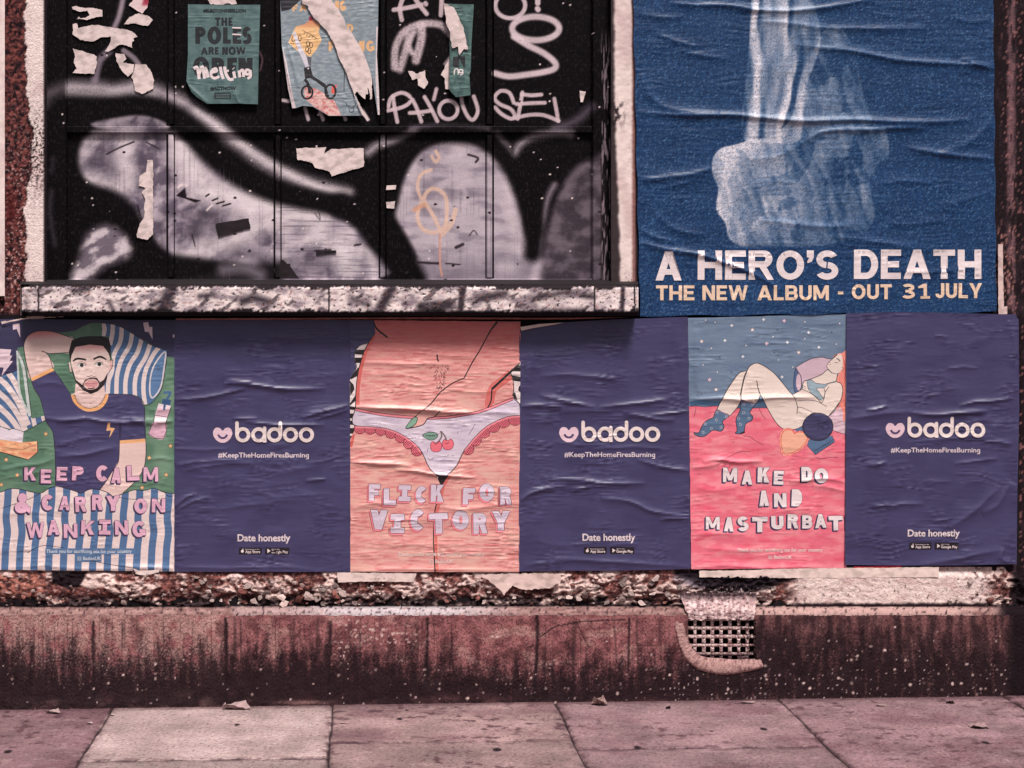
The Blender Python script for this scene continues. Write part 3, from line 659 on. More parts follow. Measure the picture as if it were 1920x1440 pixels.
def hole(x, y):
    u = (x - 1287.5) / 16.4; v = (y - 1161.5) / 16.2; fu, fv = u - np.floor(u), v - np.floor(v)
    h = (fu > .14) & (fu < .74) & (fv > .18) & (fv < .78) & (u > 0) & (v > 0) & (v < 5) & (u < 8)
    blocked = (_h(np.floor(u), np.floor(v), 8) < .22) & (v > 4)
    return h & ~blocked
def h_grille(x, y):
    u = (x - 1287.5) / 16.4; v = (y - 1161.5) / 16.2; fu, fv = u - np.floor(u), v - np.floor(v)
    e = np.minimum(np.minimum(np.abs(fu - .14), np.abs(fu - .74)), np.minimum(np.abs(fv - .18), np.abs(fv - .78)))
    return 5 * ss(0, .12, e) + 2.5 * (fbm(x / 3, y / 3, 114, 3) - .5) - 5 * ss(1395, 1412, x) + 4 * ss(.5, .7, fbm(x / 5, y / 5, 115, 3)) * ss(1395, 1405, x)
grid("grille", VX0, VY0, VX1, VY1, 1.0, M_ROUGH, c_grille, h_grille, PD - .012, vent, keep=lambda x, y: ~hole(x, y))
# side walls of the grille bars
bars = []; bf = []
for u in range(8):
    for v in range(5):
        x0, x1 = 1287.5 + (u + .14) * 16.4, 1287.5 + (u + .74) * 16.4; y0, y1 = 1161.5 + (v + .18) * 16.2, 1161.5 + (v + .78) * 16.2
        if _h(np.array([float(u)]), np.array([float(v)]), 8)[0] < .22 and v > 3: continue
        b = len(bars)
        for dd in (PD - .011, PD - .03): bars += [tuple(map(float, W(px_, py_, dd))) for px_, py_ in ((x0, y0), (x1, y0), (x1, y1), (x0, y1))]
        bf += [(b, b + 4, b + 5, b + 1), (b + 1, b + 5, b + 6, b + 2), (b + 2, b + 6, b + 7, b + 3), (b + 3, b + 7, b + 4, b)]
mesh("grille_depth", bars, bf, surf("grille_side", color=tuple(lin((128, 96, 98)))), vent, smooth_=False)
lip = smooth([(1272, 1166), (1277, 1190), (1282, 1208), (1292, 1228), (1310, 1243), (1338, 1250), (1370, 1252), (1400, 1249), (1420, 1246), (1430, 1243)], False, 14)
prof = [(-14, -3), (-11, 3), (-6, 6), (-1, 7), (3, 8), (7, 8), (10, 5), (13, -3)]      # (px out from the path, mm out of the wall)
lp = np.array(lip); tg = np.gradient(lp, axis=0); tg /= np.linalg.norm(tg, axis=1)[:, None]; nn = np.c_[-tg[:, 1], tg[:, 0]]
lv = []; lcol = []
for i, p in enumerate(lp):
    tp = min(1, i / 14 + .2, (len(lp) - 1 - i) / 10 + .15); f = 1.25 - .5 * abs(p[0] - 1350) / 80
    for o_, z_ in prof:
        q = p - nn[i] * (o_ * f) * -1; j = float(fbm(np.array([q[0] / 8]), np.array([q[1] / 8]), 116, 3)[0] - .5) * .8 + rnf.uniform(-.16, .16)
        a = W(q[0], q[1], PD + (z_ * tp + 7 * j) * .001 - .002); lv.append(tuple(map(float, a)))
        lcol.append(mix(np.array([186, 146, 142]), np.array([96, 66, 68]), np.array(ss(-.10, .45, j + (.12 if o_ < -6 else 0)))))
m_ = len(prof); lf = [(i * m_ + k, i * m_ + k + 1, (i + 1) * m_ + k + 1, (i + 1) * m_ + k) for i in range(len(lp) - 1) for k in range(m_ - 1)]
mesh("cement_lip", lv, [f[::-1] for f in lf], M_ROUGH, vent, col=lin(np.array(lcol)))
# render smeared down over the vent head
def c_smear(x, y):
    c = mix((218, 190, 188), (176, 144, 146), ss(.42, .64, fbm(x / 14, y / 9, 121, 4))); c = mix(c, (52, 39, 45), .9 * ss(1130, 1112, y + 14 * (fbm(x / 9, y / 30, 137, 3) - .5))); c = mix(c, (150, 116, 118), .6 * ss(.5, .66, fbm(x / 5, y / 40, 138, 3)))
    return mix(c, (74, 52, 56), .9 * ss(.60, .67, fbm(x / 6, y / 4, 122, 4)))
def smear_keep(x, y):
    b = 1158 + 5 * (fbm(x / 14, x * 0, 123, 3) - .5) * 2; l = 1276 + (y - 1130) * .35 + 6 * fbm(y / 8, y * 0, 124, 2); r = 1412 - (y - 1130) * .25 + 6 * fbm(y / 7, y * 0, 125, 2)
    return (y < b) & (x > l) & (x < r)
grid("smeared_render", 1266, 1112, 1424, 1166, 1.5, M_ROUGH, c_smear, lambda x, y: 9 * (fbm(x / 11, y / 6, 126, 4) - .5) + 26 * ss(1116, 1146, y) + 3 * (fbm(x / 3, y / 3, 127, 2) - .5), .022, wall, keep=smear_keep)

# ------------------------------------------------------------------ the spray paint on shutter and sill
def stroke(x, y, pts, r, soft, sm=True, closed=False):
    if sm: pts = smooth(pts, closed, 4)
    if closed: pts = list(pts) + [pts[0]]
    d, _ = seg_dist(x, y, pts); a_ = ss(r + soft, max(r - soft, -soft), d)
    if soft >= 6: a_ = np.clip(a_ + 2.6 * a_ * (1 - a_) * (fbm(x / 1.7, y / 1.7, 250, 2) - .5), 0, 1)      # overspray breaks into dots
    return a_
B3 = lambda p: [(560 + a / 3.0, b / 3.0) for a, b in p]            # tracing frames
B4 = lambda p: [(560 + a / 3.0, 240 + b / 3.0) for a, b in p]
B1 = lambda p: [(a / 3.2, b / 3.2) for a, b in p]
B3b = lambda p: [(a / 3.2, 240 + b / 3.2) for a, b in p]
INK = np.array([13., 9, 12])
def c_spray(x, y):
    n = fbm(x / 46, y / 34, 201, 4); hz = fbm(x / 90, y / 3.2, 202, 3); fine = fbm(x / 5, y / 5, 203, 3)
    grey = mix((164, 148, 160), (100, 88, 103), ss(.36, .62, fbm(x / 52, y / 40, 201, 5, .6))); grey = mix(grey, (196, 178, 188), .75 * ss(.50, .70, fbm(x / 34 + y / 80, y / 40, 204, 4, .55)))
    for p, r, s, k_ in (([(185, 300), (215, 318)], 14, 26, .8), ([(155, 320), (170, 300)], 6, 20, .5), ([(365, 440), (385, 400), (430, 440)], 14, 24, .85), ([(430, 352), (444, 326)], 5, 16, .6), ([(440, 470), (505, 500)], 12, 22, .8), ([(270, 300), (262, 345)], 8, 16, .75), ([(560, 430), (610, 424)], 6, 18, .6), ([(300, 420), (312, 500)], 6, 14, .6), ([(540, 490), (620, 500)], 10, 20, .6)):
        grey = mix(grey, (72, 62, 75), k_ * stroke(x, y, p, r, s) * (.7 + .6 * (fbm(x / 24, y / 24, 223, 3) - .3)).clip(0, 1))
    for p, r, s, k_ in (([(238, 256), (234, 300), (240, 340)], 7, 16, .95), ([(165, 335), (200, 348), (225, 352)], 8, 18, .85), ([(148, 292), (166, 258), (200, 250)], 5, 16, .8), ([(336, 256), (348, 290), (372, 340), (404, 362), (470, 372), (500, 380)], 18, 18, 1), ([(338, 484), (400, 462), (460, 440), (500, 412)], 7, 18, .95), ([(440, 508), (470, 500)], 7, 14, .8), ([(470, 396), (460, 424)], 9, 14, .95), ([(532, 398), (560, 402), (600, 404)], 14, 18, 1), ([(600, 440), (640, 468), (652, 492)], 9, 20, .9), ([(655, 436), (646, 505)], 7, 18, .9), ([(535, 436), (530, 505)], 6, 14, .7), ([(575, 450), (590, 440)], 6, 16, .8), ([(690, 470), (700, 510)], 8, 16, .8)):
        grey = mix(grey, (226, 209, 214), k_ * stroke(x, y, p, r + 3, s + 3) ** .65 * (.85 + .6 * (fbm(x / 18, y / 18, 224, 3) - .3)).clip(0, 1))
    grey = mix(grey, (92, 82, 96), .55 * ss(.52, .70, hz) * (ss(512, 530, x) * .9 + .08))
    c = np.tile(INK, (len(x), 1)) + 6 * (n - .5)[:, None]
    # pale clouds
    F1 = softpoly(x, y, smooth(B3b([(560, 20), (1000, 20), (1100, 60), (1350, 250), (1640, 400), (1900, 470), (2080, 560), (2200, 700), (2260, 930), (1040, 930), (1500, 830), (1040, 780), (870, 620), (700, 440), (540, 340), (470, 200)]), True, 3), 9)
    c = mix(c, grey, F1)
    F1b = softpoly(x, y, smooth(B3b([(420, 930), (480, 760), (520, 640), (640, 580), (760, 650), (790, 760), (640, 830), (520, 920)]), True, 3), 12); c = mix(c, mix((120, 106, 118), (218, 200, 207), ss(.40, .62, fbm(x / 30 + y / 60, y / 26, 225, 4))), F1b * .95)
    dk = softpoly(x, y, B3b([(820, 700), (1040, 760), (1500, 820), (1700, 800), (1700, 945), (760, 945)]), 10); c = mix(c, INK + 4, dk * .9)
    low = stroke(x, y, B3b([(1340, 850), (1460, 840), (1560, 880)]), 10, 14); c = mix(c, (150, 135, 148), low * .7)
    # arch
    arch = softpoly(x, y, smooth(B4([(560, 420), (600, 270), (690, 130), (800, 75), (920, 65), (1040, 110), (1140, 190), (1210, 330), (1260, 500), (1290, 640), (1370, 860), (700, 860), (660, 720), (600, 600), (545, 500)]), True, 3), 7)
    ag = mix(mix((186, 170, 180), (116, 103, 117), .6 * ss(.42, .70, fbm(x / 70, y / 22, 205, 4))), (194, 176, 186), .7 * ss(.5, .7, fbm(x / 40, y / 70, 206, 2)))
    ag = mix(ag, (118, 105, 118), .6 * ss(460, 520, y + .12 * np.abs(x - 860)))
    for p, r, s, k_ in (([(950, 330), (958, 400), (972, 470)], 6, 16, .9), ([(960, 500), (940, 500)], 10, 18, .8), ([(775, 330), (760, 370)], 5, 14, .6), ([(850, 280), (880, 276)], 5, 12, .6)): ag = mix(ag, (212, 194, 202), k_ * stroke(x, y, p, r, s))
    c = mix(c, ag, arch)
    # right dark-grey shape with pale rim
    rs = softpoly(x, y, smooth(B4([(1360, 860), (1380, 680), (1420, 500), (1480, 330), (1560, 220), (1650, 170), (1720, 200), (1720, 870)]), True, 3), 9); c = mix(c, mix((64, 54, 62), (108, 94, 104), ss(.36, .66, n)), rs)
    c = mix(c, (168, 150, 162), .85 * stroke(x, y, B4([(1330, 830), (1350, 720), (1365, 580), (1400, 400), (1440, 320)]), 4, 9))
    c = mix(c, (190, 172, 182), .8 * stroke(x, y, B4([(1250, 590), (1290, 700), (1340, 760), (1330, 850)]), 9, 9))
    # halos
    c = mix(c, (204, 187, 196), (.75 + .5 * (n - .3)).clip(0, 1) * stroke(x, y, [(82, 192), (96, 172), (130, 163), (180, 164), (215, 168), (250, 162), (285, 166), (315, 178), (350, 196), (392, 226), (440, 266), (500, 308), (560, 336), (610, 352), (650, 362)], 10, 15))
    c = mix(c, (226, 210, 214), .9 * stroke(x, y, [(370, 208), (420, 246), (500, 302), (590, 348), (655, 364)], 5, 10)); c = mix(c, (216, 200, 206), .6 * stroke(x, y, [(130, 172), (180, 176), (240, 170), (290, 176)], 5, 14))
    c = mix(c, (200, 184, 192), .9 * stroke(x, y, [(690, 286), (712, 270), (750, 262), (778, 250)], 6, 12))
    c = mix(c, (150, 134, 148), .7 * stroke(x, y, [(770, 240), (830, 236), (890, 240), (915, 242)], 3, 8))
    c = mix(c, (200, 184, 192), .9 * stroke(x, y, [(932, 256), (950, 276), (962, 292), (974, 272), (1000, 256), (1050, 250), (1070, 252)], 5, 11))
    c = mix(c, (120, 106, 120), .7 * stroke(x, y, [(1040, 240), (1080, 226), (1110, 200)], 6, 12))
    # fat black outlines
    for pts, r in (([(98, 300), (110, 232), (150, 208), (220, 206), (262, 203), (300, 210), (345, 236), (390, 285), (440, 326), (500, 356), (560, 372), (640, 386)], 19), ([(640, 386), (690, 402), (726, 440), (756, 490), (776, 526)], 24), ([(700, 390), (712, 340), (745, 290), (800, 258), (860, 252), (912, 264), (955, 308), (985, 370), (1000, 430)], 17), ([(990, 300), (1000, 370), (1000, 440), (998, 476)], 15),
                   ([(120, 250), (128, 330), (150, 356), (205, 372), (240, 400), (268, 448), (300, 486)], 17), ([(110, 250), (112, 420), (110, 520)], 10)):
        c = mix(c, INK, stroke(x, y, pts, r, 11))
    c = mix(c, grey, .8 * softpoly(x, y, smooth([(170, 232), (210, 222), (258, 216), (292, 222), (318, 236), (300, 243), (200, 243)], True, 3), 4))
    c = mix(c, (150, 136, 150), .7 * stroke(x, y, B3b([(310, 380), (300, 520), (330, 700)]), 3, 8)); c = mix(c, (140, 128, 144), .6 * stroke(x, y, B3b([(320, 180), (310, 260)]), 3, 7))
    # scratches, peeled spots and thin runs
    for p, r in (([(200, 289), (226, 276), (251, 266)], 1.6), ([(275, 267), (298, 279)], 1.4), ([(258, 385), (262, 400), (266, 416)], 1.6), ([(360, 440), (366, 462)], 1.2), ([(598, 398), (600, 412), (590, 400)], .8), ([(880, 442), (888, 432), (895, 440)], 1.0), ([(590, 470), (620, 468)], 1.4), ([(690, 438), (696, 444), (688, 446)], .8), ([(878, 290), (896, 296), (892, 304)], 2.2), ([(855, 464), (868, 458)], 3.0), ([(836, 494), (862, 496)], 1.4), ([(783, 492), (822, 494)], 2.4), ([(665, 460), (676, 458)], 2.0)): c = mix(c, (40, 31, 37), .85 * stroke(x, y, p, r, .8))
    c = mix(c, (228, 206, 206), .9 * stroke(x, y, [(334, 351), (342, 346), (350, 348)], 2.5, 2)); c = mix(c, (30, 22, 27), softpoly(x, y, [(330, 367), (347, 352), (350, 370), (378, 376), (366, 380), (345, 372)], .8)); c = mix(c, (228, 208, 208), .9 * stroke(x, y, [(398, 384), (388, 394)], 1.8, 1.2))
    for p in ([(398, 376), (408, 372)], [(406, 382), (420, 378)], [(418, 386), (432, 382)], [(386, 368), (392, 364)]): c = mix(c, (36, 28, 33), stroke(x, y, p, 1.6, .8))
    run = ss(.70, .78, vn(x / 3.4, y / 700, 217)) * ss(.45, .6, vn(x / 30, y / 90, 218)); c = mix(c, (76, 66, 78), .18 * run * np.clip(F1 + arch, 0, 1)); c = mix(c, (206, 188, 196), .15 * ss(.72, .8, vn(x / 2.6 + 40, y / 400, 219)) * ss(.5, .65, vn(x / 40, y / 60, 221)) * np.clip(F1 + arch, 0, 1))
    c = c * (1 + .16 * (fbm(x / 2.2, y / 1.5, 222, 2) - .5))[:, None]
    # orange scrawl on the arch and old ring
    org = np.array([224., 184, 166])
    c = mix(c, (196, 178, 188), .7 * stroke(x, y, B4([(800, 330), (850, 290), (910, 310), (940, 380), (930, 440)]), 4, 4))
    for p, r in (([(690, 400), (668, 330), (690, 260), (745, 235)], 3.2), ([(690, 420), (668, 490), (690, 560), (740, 588), (790, 580), (828, 540), (830, 400), (790, 350), (740, 345), (705, 400), (750, 480), (790, 560)], 3.6), ([(882, 460), (858, 540), (805, 600)], 4.4), ([(770, 130), (790, 165), (770, 190), (750, 160)], 3)):
        c = mix(c, org, .85 * stroke(x, y, B4(p), r, 1.2))
    c = mix(c, (214, 150, 128), .9 * stroke(x, y, B4([(795, 600), (795, 760), (806, 832)]), 1.6, .8)); c = mix(c, (214, 156, 130), .8 * stroke(x, y, B4([(650, 460), (690, 440), (710, 435)]), 4, 2))
    # tags
    wht = np.array([222., 198, 204]); drag = .75 + .25 * ss(.35, .5, fbm(x / 5, y / 1.6, 207, 2))
    for p, r, s in (([(540, 380), (545, 270), (592, 180), (690, 135), (800, 140), (850, 190)], 7, 4), ([(690, 140), (690, 220), (660, 340)], 8, 4), ([(620, 200), (600, 290), (570, 390)], 7, 5), ([(640, 300), (620, 250), (650, 180)], 5, 4),
                    ([(850, 200), (855, 300), (820, 360)], 1.5, 2.5)): c = mix(c, mix((196, 172, 180), wht, drag), .88 * drag * stroke(x, y, B3(p), r, s))
    c = mix(c, wht, .92 * stroke(x, y, B3(ell(1333, 160, 132, 66, 16)), 6, 3, True, True))
    c = mix(c, wht, .92 * stroke(x, y, B3([(1210, 205), (1290, 255), (1380, 300), (1440, 350), (1440, 385), (1380, 405), (1280, 420), (1180, 430), (1105, 412)]), 6, 3))
    c = mix(c, wht, .9 * stroke(x, y, B3(ell(1190, 30, 84, 72, 16)), 4, 1.5, True, True)); c = mix(c, wht, .9 * stroke(x, y, B3([(1345, -60), (1345, 18)]), 5, 1.2, False)); c = mix(c, wht, .9 * stroke(x, y, B3([(1343, 48), (1347, 54)]), 5, 1.5, False))
    tagc = np.array([214., 188, 194])
    for p in ([(580, 112), (570, 40), (600, -40)], [(720, 78), (660, 0), (630, -60)], [(535, 55), (620, 42), (690, 26)], [(800, 85), (806, -30)], [(713, 18), (716, 24)]): c = mix(c, tagc, .92 * stroke(x, y, B3(p), 4.2, 1.2))
    for p in ([(555, 686), (540, 610), (530, 540)], [(505, 600), (520, 550), (575, 522), (622, 540), (625, 575), (580, 604), (500, 622)], [(640, 560), (665, 610), (690, 684)], [(708, 545), (740, 600), (780, 682)], [(625, 635), (680, 632), (745, 622)],
              [(915, 548), (925, 600), (955, 660), (985, 672), (1008, 620), (985, 542)], [(1210, 578), (1185, 522), (1135, 512), (1102, 550), (1130, 585), (1190, 612), (1215, 648), (1195, 668), (1140, 640), (1105, 604)],
              [(1258, 520), (1245, 600), (1232, 668)], [(1255, 530), (1310, 536), (1365, 532)], [(1225, 585), (1310, 580), (1385, 578)], [(1215, 664), (1300, 646), (1380, 648), (1462, 680)], [(1438, 555), (1450, 620), (1460, 680)]):
        c = mix(c, tagc, .93 * stroke(x, y, B3(p), 3.6, 1.1))
    c = mix(c, tagc, .93 * stroke(x, y, B3(ell(842, 618, 52, 52, 14)), 3.6, 1.1, True, True)); c = mix(c, tagc, .9 * stroke(x, y, B3([(760, 560), (775, 500)]), 3.4, 1.5, False))
    # column one: grey drip strokes
    c = mix(c, (170, 150, 162), .85 * stroke(x, y, [(232, -10), (224, 28), (214, 52)], 5, 4)); c = mix(c, (160, 142, 154), .8 * stroke(x, y, [(232, 95), (250, 108), (262, 124), (268, 140)], 5, 3)); c = mix(c, (150, 132, 146), .75 * stroke(x, y, [(204, 96), (188, 112), (182, 130), (178, 150)], 7, 5))
    c = mix(c, (150, 110, 124), .6 * stroke(x, y, [(486, 96), (492, 112), (488, 132)], 1.5, 2))
    # rail under the tags catches pale paint; runs over the bottom of the torn posters
    for p in ([(572, 202), (578, 224)], [(600, 210), (606, 224)], [(645, 216), (648, 224)], [(678, 205), (690, 224)], [(530, 188), (542, 190)]): c = mix(c, (206, 182, 188), .9 * stroke(x, y, p, 3.2, 1.2, False))
    # smeared frame on the right
    fr_ = ss(1124, 1130, x); c = mix(c, INK, fr_ * .8); c = mix(c, (160, 138, 148), fr_ * .8 * ss(.52, .62, fbm(x / 4, y / 50, 208, 3)) * ss(40, 110, y))
    lf_ = ss(126, 120, x); c = mix(c, INK + 2, lf_ * .55)
    # chips down to white and black
    gx, gy = np.floor(x / 14), np.floor(y / 14); hx, hy, hr = _h(gx, gy, 211), _h(gx, gy, 212), _h(gx, gy, 213)
    dd = np.hypot((x - (gx + .3 + .4 * hx) * 14) * .7, y - (gy + .3 + .4 * hy) * 14) + 1.2 * (fine - .5)
    c = mix(c, (226, 204, 204), (hr < .075 * ss(.42, .66, fbm(x / 70, y / 50, 215, 2))) * ss(1.7, 1.0, dd)); c = mix(c, (36, 27, 32), (hr > 1 - .06 * ss(.45, .66, fbm(x / 60, y / 60, 216, 2))) * ss(2.6, 1.8, dd))
    scr = ss(.655, .67, fbm(x / 2.2, y / 9, 214, 2)) * .35; c = mix(c, (120, 106, 116), scr * (1 - F1) * (1 - arch) * .5)
    return np.clip(c, 9, 235)
def bandy(x, y, jit=1.4):
    return 1.2 * (fbm(x / 30, y / 30, 220, 3) - .5)

WD = -.055
win = thing("shuttered_window", "boarded shop window behind black metal panels covered in grey and white spray graffiti", "boarded window", tuple(map(float, W(615, 530, WD))))

cols = [(123, 313), (327, 514), (527, 711), (724, 911), (925, 1112)]; rws = [(-160, 236), (249, 524)]
for (a, b) in cols:
    for (t_, u_) in rws: grid("panel", a + 1.2, t_ + .5, b - 1.2, u_ - .5, 1.5, M_PAINT, c_spray, bandy, WD, win)
def mull(x, y): return bandy(x, y)
xs_ = [(313, 327), (514, 527), (711, 724), (911, 925)]
def boxsheet(name, x0, y0, x1, y1, d, thick, parent, cf=c_spray, mat=M_PAINT, step=1.5, k=KALB, hf=None):
    """a raised bar: front sheet whose rim is folded back to the face behind"""
    def h(x, y):
        base = hf(x, y) if hf else bandy(x, y); e = np.minimum(np.minimum(x - x0, x1 - x), np.minimum(y - y0, y1 - y)); return np.where(e < .25, -thick * 1000, base)
    def wp(X, Y):
        X = np.where(X <= x0 + .01, x0, X); return X, Y
    return grid(name, x0, y0, x1, y1, step, mat, cf, h, d, parent, k=k)
for a, b in xs_:
    boxsheet("mullion", a + 1.2, -160, b - 1.2, 234.5, WD + .010, .012, win); boxsheet("mullion", a + 1.2, 250.5, b - 1.2, 522, WD + .010, .012, win)
boxsheet("rail", 123, 235, 1112, 250, WD + .014, .014, win)
boxsheet("frame_post", 82, -160, 125, 530, WD + .022, .03, win); boxsheet("frame_post", 1111, -160, 1149, 530, WD + .022, .03, win)
boxsheet("bottom_rail", 123, 522, 1112, 533, WD + .018, .02, win)
bk = W(np.array([70, 1160, 1160, 70]), np.array([-170, -170, 540, 540]), WD - .02); mesh("backing_board", np.stack(bk, 1), [(0, 3, 2, 1)], M_DARK, win)

# sill
def c_sill(x, y):
    n = fbm(x / 26, y / 16, 231, 4); c = mix((236, 216, 215), (206, 186, 190), ss(.45, .68, n))
    sp = np.zeros(len(x))
    for p, r, s in (([(300, 590), (322, 540)], 11, 8), ([(285, 572), (316, 560)], 5, 7), ([(205, 566), (212, 582)], 3, 7), ([(455, 565), (475, 558), (498, 566)], 8, 9), ([(375, 556), (400, 552)], 4, 8), ([(706, 590), (735, 540)], 9, 7), ([(790, 575), (845, 572)], 9, 7), ([(862, 590), (868, 540)], 6, 4), ([(895, 560), (945, 552)], 7, 8), ([(1000, 560), (1060, 548), (1110, 556)], 5, 9), ([(970, 585), (1090, 582)], 4, 8), ([(660, 560), (690, 572)], 4, 10), ([(140, 545), (165, 540)], 6, 8), ([(1166, 590), (1168, 540)], 4, 3)):
        sp = np.maximum(sp, stroke(x, y, p, r, s, False))
    c = mix(c, (50, 41, 49), sp * .96)
    c = mix(c, (128, 112, 122), .75 * ss(.50, .66, fbm(x / 44, y / 24, 232, 4))); c = mix(c, (58, 47, 54), .7 * ss(.60, .70, fbm(x / 26 + y / 30, y / 18, 241, 3)))
    ed = np.minimum(y - 534, 588 - y)
    c = mix(c, (38, 29, 33), ss(.68, .73, fbm(x / 7, y / 5, 233, 4) + .20 * ss(13, 0, ed) * ss(.38, .6, fbm(x / 60, y * 0 + .5, 234, 2)) + .05 * ss(.5, .7, fbm(x / 70, y / 40, 239, 2))))
    c = mix(c, (150, 96, 88), .5 * ss(.66, .70, fbm(x / 9, y / 6, 235, 3)))
    for q in (72, 617, 1115, 1190):
        c = mix(c, (36, 27, 31), ss(2.2, .9, np.abs(x - q - 4 * (fbm(y / 9, y * 0 + q, 236, 3) - .5))))
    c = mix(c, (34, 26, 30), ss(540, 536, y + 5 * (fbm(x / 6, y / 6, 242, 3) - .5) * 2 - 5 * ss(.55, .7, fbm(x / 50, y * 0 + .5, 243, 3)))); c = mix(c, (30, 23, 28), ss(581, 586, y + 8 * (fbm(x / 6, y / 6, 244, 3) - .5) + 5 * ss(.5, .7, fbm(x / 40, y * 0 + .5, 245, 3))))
    return c
SD = .076
def sillz(x, y):
    e = np.minimum(y - 534, 592 - y); r = ss(7, 0, e) * 14 + ss(60, 38, x) * 22 * ss(0, 1, 1)
    return 3 * (fbm(x / 9, y / 9, 237, 4) - .5) + 3 * (fbm(x / 50, y / 50, 238, 2) - .5) - r - 3.0 * ss(.66, .74, fbm(x / 7, y / 5, 233, 4))
sl = thing("sill", None, None); sl.parent = wall
grid("sill_front", 38, 533, 1197, 592, 1.6, M_PLASTER, c_sill, sillz, SD, sl)
tv = np.array([W(a, b, d_) for a, b, d_ in ((38, 533, SD - .016), (1197, 533, SD - .016), (1197, 522, WD - .01), (38, 522, WD - .01))], float)
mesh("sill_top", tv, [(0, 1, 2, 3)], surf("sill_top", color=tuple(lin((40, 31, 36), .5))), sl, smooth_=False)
xa, xb = float(W(38, 591, SD - .016)[0]), float(W(1197, 591, SD - .016)[0]); zb = float(W(700, 591.5, SD - .016)[2]); zt = float(W(700, 533, SD - .016)[2])
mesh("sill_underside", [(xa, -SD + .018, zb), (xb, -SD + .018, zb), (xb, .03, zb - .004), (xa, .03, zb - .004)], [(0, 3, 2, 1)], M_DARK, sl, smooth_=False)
for q, fl in ((xa, 0), (xb, 1)):
    f = [(0, 1, 2, 3)] if fl else [(3, 2, 1, 0)]
    mesh("sill_end", [(q, -SD + .016, zb), (q, .03, zb), (q, .03, zt), (q, -SD + .016, zt)], f, surf("sill_end", color=tuple(lin((150, 126, 128)))), sl, smooth_=False)
# reveals of the window opening
for q, dd, nm in ((84, .0, 0), (1148, .0, 1)):
    a = np.array([W(q, -160, 0), W(q, 540, 0)], float); b = a + np.array([0, .075, 0]); v = np.vstack([a, b])
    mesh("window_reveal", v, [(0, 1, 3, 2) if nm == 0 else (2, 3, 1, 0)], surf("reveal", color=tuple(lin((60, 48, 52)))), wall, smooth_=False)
# masonry above and beside, out of the photograph but part of the place
def side_face(nm, x0, y0, x1, y1, d_): 
    a = np.stack(W(np.array([x0, x1, x1, x0]), np.array([y0, y0, y1, y1]), d_), 1); return mesh(nm, a, [(0, 3, 2, 1)], surf("distant_render", color=tuple(lin((186, 160, 158))), tint=.2, tscale=6, bump=.6, bscale=40), wall)
side_face("upper_masonry", -420, -1100, 2400, -158, .004)
# ------------------------------------------------------------------ pasted posters: the row under the sill
PINKW = (228, 206, 208)
def wavy(x0, y0, x1, y1, seed, a=1.2, step=12):
    """a torn-cut rectangle: x0.. may be pairs (top, bottom) and y0.. pairs (left, right)"""
    pr = lambda v: v if isinstance(v, tuple) else (v, v)
    (l0, l1), (r0, r1), (t0, t1), (b0, b1) = pr(x0), pr(x1), pr(y0), pr(y1); rnd = random.Random(seed); o = []
    for (ax, ay), (bx, by) in (((l0, t0), (r0, t1)), ((r0, t1), (r1, b1)), ((r1, b1), (l1, b0)), ((l1, b0), (l0, t0))):
        n = max(2, int(math.hypot(bx - ax, by - ay) / step))
        for i in range(n):
            j = rnd.uniform(-a, a) * .35 if i else 0; o.append((ax + (bx - ax) * i / n + j, ay + (by - ay) * i / n + j))
    return o
def poster(label, cat, out, group=None, d=.006):
    q = np.array(out); b = W(q[:, 0].mean(), q[:, 1].max(), d)
    return thing("poster", label, cat, tuple(map(float, b)), group)
ROW = "dating app posters in the row under the sill"

def badoo_word(x, y, k):
    """the word mark: rings and stems, x left, y baseline, k = ring height"""
    t = k * .235; o = []; r = k / 2; adv = k * 1.045
    def ring(cx): return band(cx, y - r, r, r, 0, 360, t, 26)
    def stem(cx, h, a): return rect(cx - t / 2, y - h, cx + t / 2, y - a) 
    cap = lambda cx, yy: ell(cx, yy, t / 2, n=10)
    xb = x + t / 2; o += [rect(x, y - k * 1.28, x + t, y - r), cap(xb, y - k * 1.28)] + ring(x + r)
    c = x + r + adv; o += ring(c) + [rect(c + r - t, y - k * .94, c + r, y), cap(c + r - t / 2, y - k * .94)]
    c += adv * .99; o += ring(c) + [rect(c + r - t, y - k * 1.28, c + r, y - r), cap(c + r - t / 2, y - k * 1.28)]
    c += adv; o += ring(c); c += adv; o += ring(c)
    return o
def heart(cx, cy, w_, h_):
    p = [(0, -.30), (.14, -.47), (.36, -.5), (.5, -.28), (.5, .0), (.36, .30), (.16, .47), (0, .5), (-.16, .47), (-.36, .30), (-.5, .0), (-.5, -.28), (-.36, -.5), (-.14, -.47)]
    return [(cx + a * w_, cy + b * h_) for a, b in smooth(p, True, 4)]
NAVY = (65, 59, 97)
